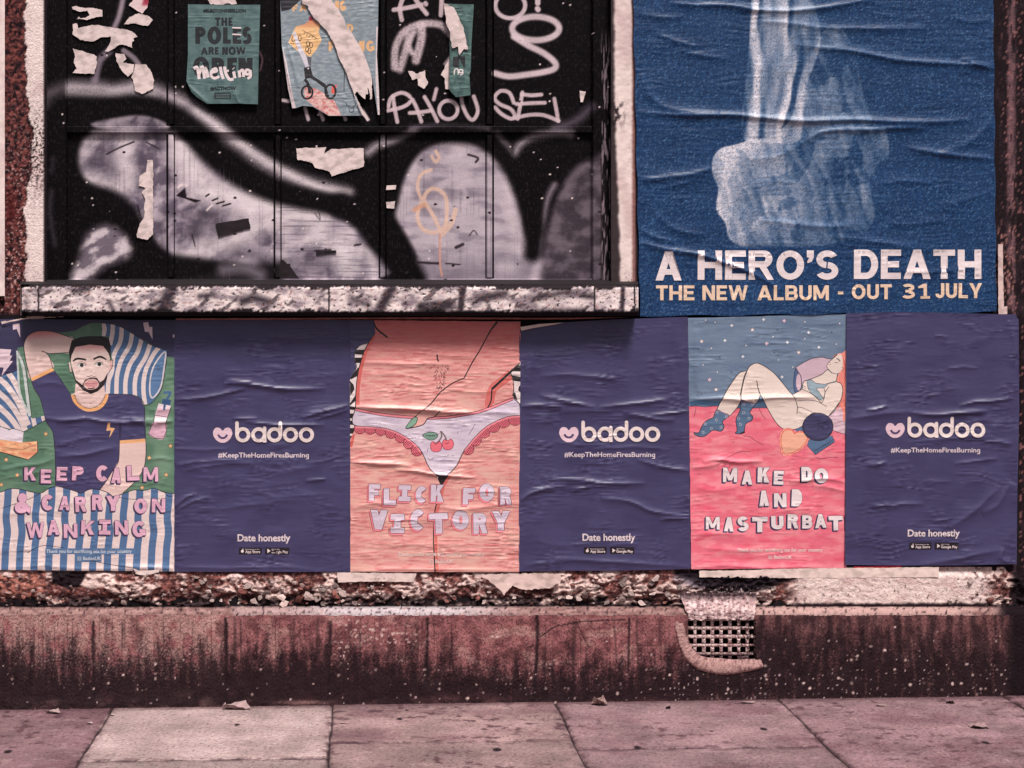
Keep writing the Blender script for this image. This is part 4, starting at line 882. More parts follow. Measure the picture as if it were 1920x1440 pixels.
def brand_poster(label, out, H, x, y, sc, bottom, d, extra=None, bx=None):
    """navy brand sheet: heart and word mark at (x, y baseline), hashtag, strapline and two store badges"""
    root = poster(label, "poster", out, ROW, d); pr = Print(out, H, d)
    pr.paint(lambda px, py: mix(np.array(NAVY), (55, 49, 86), .6 * ss(.45, .7, fbm(px / 70, py / 50, 301, 3))))
    if extra: extra(pr)
    res = pr.build(root, {'sheet': 'sheet'}); 
    items = []
    hx, hy = x - 23.5 * sc, y - 13.5 * sc
    hp = heart(hx, hy, 35 * sc, 28 * sc); v = np.array([(hx, hy)] + hp); f = np.array([(0, i + 1, (i + 1) % len(hp) + 1) for i in range(len(hp))])
    items.append((v, f, (226, 192, 204)))
    print_text("heart_emblem", items, H, d, root); 
    sm = [(hx - 8.5 * sc, hy - 1 * sc), (hx - 5 * sc, hy + 3.5 * sc), (hx, hy + 5.2 * sc), (hx + 5 * sc, hy + 3.5 * sc), (hx + 8.5 * sc, hy - 1 * sc)]
    v, f = tris(ribbon(smooth(sm, False, 4), 3.8 * sc)); print_text("smile", [(v, f, (82, 62, 104))], H, d, root, lift=1.3)
    polys = badoo_word(x, y, 28.6 * sc); wm = []
    for i, p in enumerate(polys): v, f = tris([p]); print_items = (v, f, (232, 212, 210)); wm.append(print_items)
    # rings and stems of one letter cross: lay stems a hair above the rings
    rings = [q for q in wm if len(q[0]) == 4 and abs(q[0][0][0] - q[0][3][0]) > 1e-6 and abs(q[0][0][1] - q[0][1][1]) > 1e-6 and not abs(q[0][0][0] - q[0][3][0]) == 0]
    pw = Print([(x - 3, y - 42 * sc), (x + 160 * sc, y - 42 * sc), (x + 160 * sc, y + 4), (x - 3, y + 4)], H, d + .0022, step=3)
    pw.shapes[0] = (pw.shapes[0][0], NAVY, '_void', None); pw.add(polys, (232, 212, 210), 'word_mark', raw=True)
    r = pw.build(root, {'word_mark': 'word_mark'}, M_INK)
    bpy.data.objects.remove(r['_void'])
    v, f = text("#KeepTheHomeFiresBurning", x + 53 * sc, y + 28 * sc, 9.2 * sc, .020, 'CENTER', width=170 * sc); print_text("hashtag", [(v, f, (216, 196, 204))], H, d, root)
    bxc = (x + 53 * sc) if bx is None else bx
    v, f = text("Date honestly", bxc, bottom, 13.2 * sc, .026, 'CENTER', width=99 * sc); print_text("strapline", [(v, f, (222, 202, 206))], H, d, root)
    for q, nm in ((-47, 0), (2, 1)):
        bx0 = bxc + q * sc; by = bottom + 12 * sc; wd = (43 if nm == 0 else 45.5) * sc; ht = 12.6 * sc
        rr = [(bx0 + wd / 2 + (wd / 2 - 2) * cx_ + 2 * math.cos(a), by + ht / 2 + (ht / 2 - 2) * cy_ + 2 * math.sin(a)) for cx_, cy_, a0 in ((1, 1, 0), (-1, 1, 90), (-1, -1, 180), (1, -1, 270)) for a in (math.radians(a0 + 30 * j) for j in range(4))]
        v = np.array([(bx0 + wd / 2, by + ht / 2)] + rr); f = np.array([(0, i + 1, (i + 1) % len(rr) + 1) for i in range(len(rr))])
        bd = print_text("store_badge", [(v, f, (34, 27, 34))], H, d, root)
        its = []
        if nm == 0:
            for p in ([ell(bx0 + 6.5 * sc, by + 7 * sc, 2.7 * sc, 2.8 * sc, 12), ell(bx0 + 7.6 * sc, by + 3.0 * sc, .8 * sc, 1.3 * sc, 8)]):
                v, f = tris([p]); its.append((v, f, PINKW))
        else:
            v, f = tris([[(bx0 + 4.5 * sc, by + 2.4 * sc), (bx0 + 10.5 * sc, by + 6.3 * sc), (bx0 + 4.5 * sc, by + 10.2 * sc)]]); its.append((v, f, PINKW))
        v, f = text("App Store" if nm == 0 else "Google Play", bx0 + 12 * sc, by + 10.4 * sc, 5.0 * sc, .02, width=(28 if nm == 0 else 31) * sc); its.append((v, f, PINKW))
        v, f = text("Download on the" if nm == 0 else "GET IT ON", bx0 + 12 * sc, by + 4.6 * sc, 2.2 * sc, .02, width=(26 if nm == 0 else 15) * sc); its.append((v, f, (200, 182, 188)))
        o = print_text("badge_print", its, H, d, root, lift=1.5); o.parent = bd
    return root

def small_print(root, H, d, cx, y, wd, col, k=1.0):
    v, f = text("Thank you for sacrificing sex for your country", cx, y, 6.6 * k, .022, 'CENTER', width=wd)
    v2, f2 = text("BadooUK", cx + 6, y + 13.4 * k, 6.6 * k, .022, 'CENTER', width=34 * k)
    its = [(v, f, col), (v2, f2, col)]
    ix, iy = cx - 18 * k, y + 10.8 * k
    for p in (ribbon(rect(ix - 3, iy - 3, ix + 3, iy + 3), 1.1, True), ribbon(ell(ix, iy, 1.7, n=10), .8, True)):
        a, b = tris(p); its.append((a, b, col))
    return print_text("small_print", its, H, d, root)

# --- second sheet: navy, widest folds above the word mark
def edge_lift(x0, x1, y0, y1, a=1.6, s=0):
    def e(x, y): return a * (np.exp(-np.abs(x - x0) / 7) * fbm(y / 30, y * 0 + s, 310, 2) + np.exp(-np.abs(x - x1) / 7) * fbm(y / 26, y * 0 + s, 311, 2) + np.exp(-np.abs(y - y1) / 6) * fbm(x / 30, x * 0 + s, 312, 2)) - .6 * a * 0
    return e
def Zf(ox, oy, s): return lambda p: (ox + p[0] / s, oy + p[1] / s)
def zl(T, lst): return [([T(q) for q in p], a, w_) for p, a, w_ in lst]

T2 = Zf(320, 590, 2.94)
H2 = creases(zl(T2, [([(22, 470), (180, 458), (310, 432), (420, 405)], 2.4, 4.5), ([(290, 378), (400, 380), (520, 395), (650, 410), (860, 408)], 3.0, 4.5), ([(310, 366), (380, 366), (450, 372)], 1.6, 3), ([(720, 570), (810, 540), (900, 520), (985, 498)], 3.0, 5), ([(790, 580), (900, 548), (990, 520)], 1.6, 4),
    ([(340, 575), (430, 570), (480, 572)], 1.6, 3), ([(410, 588), (500, 600), (620, 608), (850, 606)], 2.4, 4), ([(22, 835), (120, 815), (260, 805), (400, 800)], 1.6, 4), ([(22, 742), (200, 745), (330, 735)], 1.0, 3), ([(60, 862), (180, 840), (330, 820), (520, 815)], 1.2, 4), ([(740, 915), (860, 908)], 1.8, 3), ([(740, 820), (840, 808), (940, 780)], 1.0, 3.5),
    ([(22, 1062), (80, 1010), (140, 985)], 2.6, 4), ([(24, 1085), (120, 1030), (220, 1010)], 1.8, 4), ([(220, 1078), (420, 1050), (560, 1030), (740, 1020)], .9, 6), ([(520, 1010), (680, 1000), (900, 985)], .8, 5), ([(560, 885), (720, 850), (840, 830)], .9, 6), ([(40, 1390), (300, 1398), (520, 1390), (800, 1402)], 1.4, 4), ([(530, 125), (700, 128), (810, 130)], .7, 3)]), 2, .42, edge_lift(327, 657, 0, 1071, 1.2, 3))
brand_poster("navy dating poster between the reclining man poster and the salmon underwear poster", wavy(327, (599, 600), 657.5, (1072, 1072), 2), H2, 441, 829.5, 1.0, 1014.5, .008, bx=495)

# --- fourth sheet: navy, corner peeling at its top left
T4 = Zf(960, 590, 2.94)
H4 = creases(zl(T4, [([(42, 505), (150, 500), (280, 508)], 2.6, 5), ([(150, 445), (260, 470), (380, 495), (470, 512)], 2.4, 5), ([(470, 512), (600, 498), (720, 485), (870, 465)], 2.4, 5), ([(610, 540), (720, 560), (820, 580), (900, 578)], 2.4, 5), ([(760, 555), (880, 542), (980, 530)], 2.2, 4), ([(150, 340), (300, 330), (420, 340), (590, 355)], 1.4, 5), ([(260, 530), (400, 528), (560, 535)], 1.2, 4),
    ([(42, 1030), (100, 985), (200, 955), (300, 945)], 2.8, 5), ([(180, 905), (340, 910), (500, 928), (740, 930)], 2.4, 5), ([(320, 975), (420, 950), (520, 948)], 1.6, 4), ([(490, 1020), (600, 1020), (690, 1045), (760, 1080), (880, 1100), (985, 1110)], 2.2, 5), ([(810, 1130), (900, 1122), (985, 1128)], 2.0, 4), ([(690, 800), (800, 830), (900, 850), (985, 858)], 2.2, 5), ([(440, 745), (560, 735), (700, 730), (880, 745)], 1.2, 4), ([(230, 700), (400, 720), (550, 715)], .9, 4), ([(60, 1385), (300, 1350), (500, 1360), (760, 1375), (980, 1390)], 2.0, 6), ([(140, 1250), (260, 1270), (420, 1262)], .7, 6), ([(400, 170), (500, 180), (600, 182)], .8, 4), ([(530, 1290), (560, 1270), (700, 1265)], .9, 4)]), 4, .42, edge_lift(973, 1292, 0, 1070, 1.6, 4))
brand_poster("navy dating poster with a peeled white corner, right of the salmon underwear poster", [(973.5, 622), (985, 616), (1020, 610), (1062, 604)] + wavy(1062, (601, 594), (1290, 1295), (1070, 1066), 4)[:-1][0:] [:0] + [(1150, 599), (1230, 596), (1289, 594), (1291, 700), (1292.5, 820), (1294, 950), (1295, 1066), (1250, 1068), (1150, 1070), (1060, 1070), (972, 1071.5), (973, 950), (974, 800)], H4, 1090, 828.5, 1.0, 1013.5, .010, bx=1141.5)
r4 = [o for o in C.objects if o.name.startswith("poster")][-1]
cf = Print([(975, 613), (1010, 607.5), (1058, 604.5), (1040, 608.5), (1000, 615), (977, 620)], lambda x, y: 2 + .12 * (1058 - x) * .4 + 0 * y, .014, step=4); cf.paint((226, 196, 194)); cf.build(r4, {'sheet': 'peeled_corner'}, M_SCRAP)

# --- sixth sheet: navy, at the right end, wrapping the corner
T6 = Zf(1570, 580, 2.88)
H6 = creases(zl(T6, [([(50, 595), (160, 575), (280, 560), (400, 550)], 2.2, 8), ([(380, 555), (520, 570), (640, 560), (820, 548)], 2.8, 5), ([(650, 525), (740, 500), (840, 495), (950, 478)], 2.4, 4), ([(150, 540), (200, 540), (270, 520)], 2.0, 4), ([(160, 838), (210, 838), (270, 822)], 2.2, 4), ([(160, 1055), (280, 1062), (360, 1050), (470, 1052)], 1.6, 4), ([(630, 835), (740, 820), (870, 805)], 1.6, 4), ([(790, 712), (870, 715), (945, 728)], 1.8, 4), ([(440, 710), (580, 700), (720, 690), (850, 690)], 1.2, 4), ([(600, 1180), (680, 1130), (760, 1070), (840, 990), (880, 960)], 2.2, 9), ([(780, 1100), (860, 1060), (900, 1000), (940, 930)], 1.8, 8), ([(930, 60), (960, 220), (950, 420), (930, 480)], 1.8, 8), ([(440, 1380), (600, 1355), (760, 1320), (900, 1300)], 2.0, 8), ([(590, 320), (680, 312), (760, 318)], 1.2, 3), ([(480, 462), (560, 460)], 1.0, 3), ([(520, 145), (600, 148)], 1.0, 3), ([(60, 300), (160, 300), (230, 310)], .7, 3), ([(460, 930), (620, 930)], .8, 4), ([(50, 640), (140, 655), (230, 640)], 1.0, 5), ([(510, 1150), (620, 1130)], 1.0, 3), ([(900, 1290), (880, 1340), (930, 1370)], 2, 6)]), 6, .40, edge_lift(1586, 1906, 0, 1060, 2.2, 6))
brand_poster("navy dating poster at the right end of the row, beside the dark pilaster", [(1587, 587), (1680, 585), (1780, 586), (1868, 589), (1903, 589), (1910, 600), (1911, 760), (1908, 900), (1905, 1057), (1800, 1060), (1700, 1060.5), (1584, 1059), (1585, 900), (1586, 740)], H6, 1701.5, 820.5, .985, 1005.5, .012, bx=1750.5)

# --- first sheet: a man lying back among striped bedding
T1 = Zf(0, 590, 5.647)
out1 = wavy(-26, (598, 600), (328, 327.5), (1068, 1071), 1)
H1 = creases(zl(T1, [([(600, 1130), (900, 1100), (1100, 1130), (1300, 1140), (1540, 1120), (1840, 1130)], 2.6, 5), ([(450, 1090), (700, 1120), (900, 1100)], 1.6, 5), ([(380, 740), (560, 720), (700, 760)], 1.0, 5), ([(600, 1500), (900, 1480), (1100, 1430), (1250, 1400)], 2.2, 6), ([(620, 1380), (800, 1330), (960, 1290)], 1.2, 6), ([(0, 1640), (240, 1600), (420, 1580), (580, 1520)], 2.2, 6), ([(20, 1740), (300, 1690), (560, 1640)], 1.2, 6), ([(1540, 1540), (1700, 1520), (1840, 1540)], 1.2, 4), ([(1380, 1110), (1600, 1150), (1840, 1120)], 1.8, 5), ([(10, 790), (90, 820), (200, 840)], 1.2, 4), ([(1540, 1000), (1700, 1010), (1840, 990)], 1.0, 4), ([(0, 2680), (500, 2660), (900, 2690), (1840, 2680)], 1.4, 5), ([(20, 2120), (300, 2090), (500, 2100)], 1.0, 6), ([(1250, 2650), (1500, 2670), (1840, 2680)], 1.4, 4), ([(600, 2020), (760, 2000), (900, 2010)], .9, 5)]), 1, .36, edge_lift(0, 328, 0, 1069, 1.4, 1))
root = poster("illustrated poster of a bearded man in a navy shirt lying among striped bedding", "poster", out1, ROW, .006)
p1 = Print(out1, H1, .006, T1, 3.0); LN = (36, 28, 38); SKIN = (228, 194, 188); BLU = (80, 108, 148); PALE1 = (226, 204, 202)
p1.paint(lambda x, y: mix((86, 118, 98), (104, 134, 112), ss(.45, .7, fbm(x / 40, y / 60, 320, 2)) + .5 * ss(270, 300, x)))
p1.add([(-200, 0), (1900, 0), (1900, 455), (1850, 455), (1760, 440), (1660, 345), (1450, 230), (1300, 135), (1070, 88), (980, 85), (880, 120), (800, 170), (640, 190), (500, 175), (260, 335), (185, 350), (180, 600), (0, 660), (-200, 700)], (56, 51, 84))
pil = p1.add([(-200, 760), (20, 650), (180, 595), (200, 800), (320, 1080), (345, 1100), (470, 1070), (495, 1110), (380, 1170), (240, 1240), (100, 1210), (20, 1185), (-200, 1190)], BLU)
for k in range(5): p1.line([(-40 + 0 * k, 560 + 150 * k - 60), (90, 680 + 150 * k - 60), (200, 860 + 140 * k - 60), (300, 1100 + 130 * k - 60)], 58, PALE1, clip=pil)
for xx in (345, 455): p1.line([(xx, 1060), (xx + 25, 1190)], 46, PALE1, clip=pil, sm=False)
p1.line([(185, 390), (245, 540), (285, 820), (318, 1075)], 34, (196, 200, 198)); p1.line([(182, 380), (190, 560), (215, 840), (318, 1075)], 20, (196, 200, 198)); p1.line([(185, 370), (262, 540), (302, 820), (335, 1085)], 6, LN)
p1.line([(0, 1185), (100, 1212), (240, 1242), (380, 1172), (495, 1110)], 7, LN)
pr2 = [(1080, 90), (1190, 100), (1300, 140), (1450, 230), (1560, 300), (1660, 345), (1775, 380), (1752, 560), (1705, 800), (1600, 940), (1520, 955), (1490, 880), (1400, 850), (1250, 840), (1110, 835), (1105, 740), (1160, 560), (1190, 480), (1160, 300), (1150, 230), (1080, 225)]
pil2 = p1.add(pr2, BLU)
for s_ in ([(1085, 80), (1108, 150), (1090, 235)], [(1195, 90), (1190, 200), (1165, 320)], [(1290, 130), (1275, 280), (1205, 430), (1185, 600), (1150, 700), (1140, 850)], [(1400, 190), (1372, 330), (1290, 470), (1240, 640), (1232, 850)], [(1500, 255), (1455, 400), (1370, 540), (1330, 700), (1328, 860)], [(1590, 310), (1542, 450), (1460, 590), (1428, 720), (1430, 880)], [(1685, 345), (1620, 430), (1540, 600), (1518, 780), (1540, 970)]): p1.line(s_, 46, PALE1, clip=pil2)
cap_ = [(1750, 395), (1738, 560), (1700, 770), (1615, 880), (1585, 800), (1602, 620), (1660, 490)]
p1.add(cap_, (92, 122, 162), sm=True); p1.line(cap_, 16, (214, 202, 206), closed=True); p1.line([(1775, 380), (1752, 560), (1705, 800), (1600, 940), (1520, 955)], 7, LN); p1.line(pr2[:7], 6, LN)
BT = (226, 198, 208)
for b_ in ([(135, 100), (205, 92), (212, 150), (215, 245), (178, 150), (138, 160)], [(1515, 85), (1568, 78), (1580, 130), (1612, 128), (1615, 262), (1572, 182), (1535, 182)], [(-10, 360), (120, 370), (104, 430), (132, 435), (100, 490), (136, 492), (20, 645), (40, 560), (-10, 555)], [(1830, 215), (1846, 205), (1850, 245), (1830, 242)]): p1.add(b_, BT)
p1.add([(-120, 1310), (240, 1350), (395, 1340), (400, 1455), (300, 1537), (0, 1452), (-120, 1430)], lambda x, y: mix((238, 182, 140), (226, 140, 108), ss(.45, .65, fbm(x / 14, y / 9, 321, 3)))); p1.line([(0, 1452), (300, 1537), (400, 1455), (397, 1340)], 8, LN, sm=False)
p1.line([(10, 1400), (240, 1430), (390, 1370)], 5, (160, 100, 80), sm=False)
p1.add([(-100, 1200), (15, 1190), (100, 1222), (130, 1205), (250, 1240), (240, 1352), (-100, 1310)], (222, 206, 216)); p1.line([(90, 1225), (135, 1207), (250, 1240)], 6, LN)
# bottle
p1.add([(1680, 940), (1815, 965), (1775, 1085), (1640, 1065)], (224, 202, 210)); p1.add([(1672, 985), (1805, 1005), (1775, 1085), (1640, 1065)], (214, 172, 188)); p1.add([(1640, 1065), (1775, 1085), (1758, 1150), (1630, 1135)], (226, 204, 210))
p1.add([(1628, 1138), (1756, 1155), (1762, 1225), (1732, 1315), (1650, 1312), (1573, 1265), (1600, 1190)], (214, 168, 186), sm=True); p1.line([(1640, 1065), (1630, 1135), (1600, 1190), (1573, 1265), (1650, 1312), (1732, 1315), (1762, 1225), (1756, 1155), (1775, 1085), (1815, 965)], 6, LN, sm=False); p1.line([(1640, 1065), (1775, 1085)], 6, LN, sm=False)
p1.line([(1730, 826), (1800, 822), (1795, 850), (1765, 900)], 26, (72, 104, 146)); p1.add([(1722, 890), (1812, 904), (1800, 962), (1712, 944)], (56, 84, 124)); p1.line([(1745, 945), (1738, 1010)], 24, (56, 84, 124))
for sx, sy in ((485, 1262), (1805, 1390), (65, 1535), (185, 1697), (1580, 1515), (1760, 1695), (1505, 1830), (15, 1800)):
    st_ = [(sx + (26 if i % 2 == 0 else 11) * math.sin(math.pi * i / 5), sy - (26 if i % 2 == 0 else 11) * math.cos(math.pi * i / 5)) for i in range(10)]
    p1.line(st_, 8, (70, 60, 52), sm=False, closed=True); p1.add(st_, (236, 178, 130))
# the man
G = 'man'
arm = [(780, 252), (700, 225), (560, 180), (400, 175), (300, 220), (255, 310), (262, 420), (290, 560), (325, 680), (560, 575), (530, 460), (480, 400), (440, 384), (520, 410), (650, 405), (745, 398)]
a_ = p1.add(smooth(arm, True, 4), lambda x, y: mix(SKIN, (206, 116, 120), .85 * ss(641, 622, y + .10 * x - 7)), G); p1.line([(780, 252), (700, 225), (560, 180), (400, 175), (300, 220), (255, 310), (262, 420), (290, 560), (325, 680)], 8, LN, G); p1.line([(560, 575), (530, 460), (480, 400), (440, 384), (520, 410), (650, 405), (745, 398)], 7, LN, G)
p1.add([(725, 505), (742, 500), (760, 615), (738, 595)], SKIN, G); p1.add([(1162, 492), (1192, 478), (1186, 560), (1155, 602)], (222, 170, 166), G); p1.line([(725, 505), (738, 595), (760, 615)], 6, LN, G); p1.line([(1165, 490), (1192, 478), (1186, 560), (1155, 602)], 6, LN, G)
p1.add([(800, 730), (792, 830), (752, 845), (830, 960), (950, 1000), (1070, 960), (1150, 845), (1112, 820), (1102, 730)], SKIN, G)
fc = [(752, 430), (800, 335), (950, 312), (1092, 330), (1152, 420), (1166, 520), (1140, 650), (1100, 745), (1030, 812), (960, 838), (880, 795), (805, 705), (762, 560)]
p1.add(fc, lambda x, y: mix((230, 200, 194), (214, 150, 150), .8 * ss(664, 648, y)), G, sm=True)
p1.add([(742, 520), (730, 385), (760, 272), (850, 236), (950, 226), (1080, 228), (1152, 246), (1172, 330), (1176, 490), (1150, 410), (1092, 332), (950, 316), (800, 342), (758, 430)], (34, 27, 30), G)
bd = [(764, 560), (805, 690), (872, 745), (900, 690), (965, 664), (1025, 668), (1058, 715), (1098, 690), (1142, 610), (1130, 690), (1100, 750), (1035, 812), (962, 840), (880, 800), (800, 710), (768, 620)]
p1.add(bd, (44, 32, 36), G); p1.add([(885, 735), (925, 690), (975, 680), (1020, 690), (1048, 735), (1025, 775), (960, 795), (905, 775)], (220, 176, 172), G, sm=True)
p1.add([(898, 728), (935, 702), (968, 708), (1000, 700), (1038, 722), (1015, 762), (965, 772), (920, 760)], (214, 148, 150), G, sm=True); p1.line([(900, 727), (965, 730), (1036, 722)], 5, (130, 80, 84), G); p1.line([(930, 776), (965, 784), (1000, 774)], 12, (44, 32, 36), G)
p1.line([(772, 495), (800, 472), (840, 466), (912, 478)], 22, (34, 27, 30), G, taper=[.5, 1, 1, .9]); p1.line([(990, 472), (1050, 446), (1090, 455), (1128, 478)], 22, (34, 27, 30), G, taper=[.9, 1, 1, .5])
for ex, ey in ((862, 537), (1048, 527)):
    p1.add([(ex - 46, ey), (ex - 10, ey - 22), (ex + 30, ey - 18), (ex + 42, ey), (ex + 10, ey + 20), (ex - 25, ey + 18)], (224, 214, 212), G, sm=True); p1.add(ell(ex + 4, ey - 2, 21, n=14), (40, 44, 42), G); p1.line([(ex - 48, ey), (ex - 10, ey - 23), (ex + 30, ey - 19), (ex + 44, ey + 2)], 6, LN, G); p1.line([(ex - 40, ey - 22), (ex, ey - 42), (ex + 44, ey - 22)], 4, (120, 80, 80), G)
p1.line([(922, 648), (940, 656), (965, 645), (1000, 655), (1022, 645)], 6, (90, 56, 60), G); p1.line([(952, 596), (975, 600)], 5, (120, 80, 82), G); p1.line([(945, 935), (960, 942), (975, 934)], 5, LN, G)
p1.line([(905, 505), (915, 540)], 8, (214, 150, 150), G)
sh = [(335, 700), (575, 588), (640, 680), (750, 850), (800, 950), (880, 1010), (960, 1025), (1050, 1000), (1110, 930), (1145, 840), (1250, 842), (1400, 850), (1490, 890), (1530, 990), (1540, 1180), (1540, 1315), (1268, 1340), (1250, 1600), (1200, 1760), (1100, 1900), (590, 1900), (585, 1500), (560, 1250), (490, 1130), (430, 900), (360, 780)]
p1.add(sh, (68, 62, 101), G)
fa = [(1265, 1360), (1545, 1350), (1545, 1480), (1525, 1620), (1470, 1720), (1400, 1800), (1300, 1890), (1200, 1930), (1050, 1860), (1120, 1770), (1200, 1640), (1255, 1550)]
p1.add(fa, SKIN, G); p1.line([(1545, 1350), (1545, 1480), (1525, 1620), (1470, 1720), (1400, 1800), (1300, 1890)], 8, LN, G); p1.line([(1265, 1360), (1255, 1550), (1200, 1640), (1120, 1770), (1060, 1850)], 7, LN, G)
p1.add([(325, 672), (552, 562), (575, 592), (342, 704)], (238, 172, 116), G); p1.add([(1268, 1332), (1535, 1312), (1540, 1350), (1272, 1368)], (238, 176, 126), G)
p1.line([(768, 850), (800, 925), (880, 992), (960, 1008), (1050, 984), (1110, 918), (1134, 845)], 36, (238, 172, 116), G)
for i in range(9): p1.line([(770 + 9 * i, 858 + 14 * i), (800 + 8 * i, 850 + 12 * i)], 4, (170, 100, 70), G, sm=False); p1.line([(1140 - 9 * i, 858 + 14 * i), (1110 - 8 * i, 850 + 12 * i)], 4, (170, 100, 70), G, sm=False)
p1.line([(785, 840), (835, 940), (950, 992), (1065, 940), (1118, 840)], 5, LN, G)
p1.add([(1143, 1145), (1170, 1140), (1166, 1195), (1218, 1202), (1155, 1308), (1178, 1225), (1128, 1228)], (240, 180, 130), G); p1.line([(1275, 1150), (1270, 1335)], 6, LN, G, sm=False); p1.line([(1145, 840), (1250, 842), (1400, 850), (1490, 890), (1530, 990), (1540, 1315)], 7, LN, G); p1.line([(335, 700), (360, 780), (430, 900), (490, 1130), (560, 1250), (585, 1500), (590, 1850)], 7, LN, G); p1.line([(575, 592), (640, 680), (750, 850)], 6, LN, G)
# blanket over him
bl = smooth([(-200, 1880), (0, 1880), (90, 1845), (200, 1845), (300, 1870), (430, 1890), (500, 1850), (590, 1815), (700, 1840), (800, 1870), (860, 1890), (950, 1850), (1050, 1852), (1150, 1890), (1210, 1925), (1330, 1885), (1420, 1855), (1530, 1860), (1640, 1840), (1740, 1880), (1900, 1900)], False, 4)
bk_ = p1.add(bl + [(1900, 2800), (-200, 2800)], (226, 202, 200), 'blanket')
for k in range(13):
    x_ = -90 + 155 * k; p1.line([(x_ + 22, 1780), (x_ + 18, 1960), (x_, 2140 + 10 * (k % 3)), (x_ + 14, 2300), (x_ - 6, 2480), (x_ - 16, 2760)], 76, BLU, 'blanket', clip=bk_)
p1.add(rect(480, 2474, 1440, 2536), (84, 112, 150), 'blanket'); p1.add(rect(790, 2536, 1075, 2620), (84, 112, 150), 'blanket')
p1.line(bl, 8, LN, 'blanket', sm=False)
for l_ in ([(20, 2050), (140, 2010), (300, 1955), (430, 1890)], [(290, 2522), (400, 2460), (500, 2445), (680, 2470)], [(960, 2605), (1200, 2650), (1440, 2682)], [(1210, 1925), (1350, 1950), (1500, 1955)], [(1740, 1880), (1780, 1920), (1830, 1930)]): p1.line(l_, 6, LN, 'blanket')
o_ = 1355
L1 = [('K', (258, 258, 385, 398)), ('E', (434, 282, 545, 430)), ('E', (600, 258, 713, 404)), ('P', (765, 250, 885, 402)), ('C', (1018, 240, 1155, 410)), ('A', (1180, 265, 1285, 428)), ('L', (1345, 240, 1475, 400)), ('M', (1520, 260, 1675, 410)),
      ('&', (158, 535, 330, 748)), ('C', (442, 550, 575, 718)), ('A', (630, 565, 742, 714)), ('R', (798, 570, 915, 732)), ('R', (975, 550, 1090, 713)), ('Y', (1125, 560, 1272, 722)), ('O', (1422, 590, 1560, 750)), ('N', (1608, 590, 1750, 738)),
      ('W', (285, 845, 470, 1008)), ('A', (503, 820, 628, 978)), ('N', (675, 860, 820, 1008)), ('K', (860, 825, 1003, 973)), ('I', (1050, 815, 1172, 973)), ('N', (1218, 825, 1357, 975)), ('G', (1402, 830, 1545, 1000))]
comic(p1, [(c, (a, b + o_, c2, d2 + o_)) for c, (a, b, c2, d2) in L1], (4, 4, 1, 5, 2, 7), .30, (220, 168, 190), (66, 52, 84), (58, 40, 70), (-12, 16), 4)
p1.build(root, {'sheet': 'sheet', 'man': 'printed_man', 'blanket': 'striped_blanket'})
small_print(root, H1, .006, 167, 1036.5, 160, (196, 200, 214))

# --- third sheet: a torso in lavender briefs
T3 = Zf(640, 590, 5.647)
out3 = wavy((656, 657), (600, 603), (976, 973), (1072, 1072.5), 3)
H3 = creases(zl(T3, [([(200, 515), (420, 508), (700, 525), (900, 515), (1180, 525)], 1.5, 5), ([(95, 970), (400, 985), (800, 1000), (1100, 1025), (1400, 1040)], 4.4, 5), ([(95, 1550), (300, 1570), (620, 1585), (760, 1610)], 3.0, 4.5), ([(560, 1640), (800, 1655), (1000, 1690), (1430, 1725)], 3.0, 4.5), ([(1500, 1020), (1700, 1035), (1885, 1040)], 1.6, 5), ([(1000, 420), (1250, 440), (1420, 425)], 1.0, 4), ([(250, 640), (500, 625), (700, 640)], .8, 4), ([(1140, 790), (1400, 820), (1700, 800)], .9, 4), ([(1080, 2040), (1300, 2060), (1885, 1980)], 1.5, 5), ([(110, 2060), (300, 2000), (600, 1990)], 1.5, 6), ([(500, 2450), (800, 2430), (1300, 2440)], .9, 6), ([(100, 2690), (300, 2710), (600, 2690), (1885, 2710)], 1.4, 4), ([(300, 2180), (800, 2170), (1200, 2200), (1700, 2180)], .9, 6), ([(1400, 1870), (1700, 1880), (1885, 1910)], 1.2, 5)]), 3, .50, edge_lift(656, 975, 0, 1072, 1.0, 2))
root = poster("salmon illustrated poster of a torso in cherry print briefs, between two navy posters", "poster", out3, ROW, .010)
p3 = Print(out3, H3, .010, T3, 2.5); BK = (36, 28, 32)
p3.paint((68, 62, 98))
def fleshy(x, y):
    st = fbm(x / 34 + .8 * fbm(x / 40, y / 30, 330, 2), y / 3.0, 331, 4); c = mix((222, 152, 147), (198, 100, 102), .65 * ss(.53, .70, st)); c = mix(c, (232, 182, 170), .6 * ss(.48, .36, st))
    c = mix(c, (206, 96, 98), .8 * ss(700, 615, y + 10 * fbm(x / 60, y / 20, 332, 2))); return mix(c, (230, 184, 168), .5 * ss(.55, .7, fbm(x / 60, y / 30, 333, 2)) * ss(700, 760, y))
wh = (228, 208, 208)
zb = p3.add([(285, 300), (250, 305), (200, 325), (150, 380), (138, 470), (160, 560), (95, 680), (60, 700), (60, 1320), (110, 1310), (170, 1180), (150, 1000), (165, 800), (260, 400)], wh)
for q in ([(150, 372), (270, 372), (240, 425), (146, 420)], [(140, 455), (230, 455), (215, 512), (152, 512)], [(175, 560), (200, 560), (170, 650), (95, 690), (120, 640)], [(90, 700), (130, 740), (140, 790), (95, 860)], [(90, 940), (165, 830), (165, 900), (95, 960)], [(90, 970), (160, 980), (150, 1010), (90, 1005)], [(90, 1045), (140, 1045), (130, 1100), (90, 1095)], [(90, 1120), (140, 1130), (140, 1170), (90, 1165)], [(90, 1200), (160, 1200), (130, 1260), (90, 1260)], [(90, 1285), (130, 1275), (105, 1330), (90, 1330)]): p3.add(q, BK, clip=zb)
p3.line([(285, 300), (200, 325), (150, 380), (138, 470), (160, 560), (95, 680)], 7, BK)
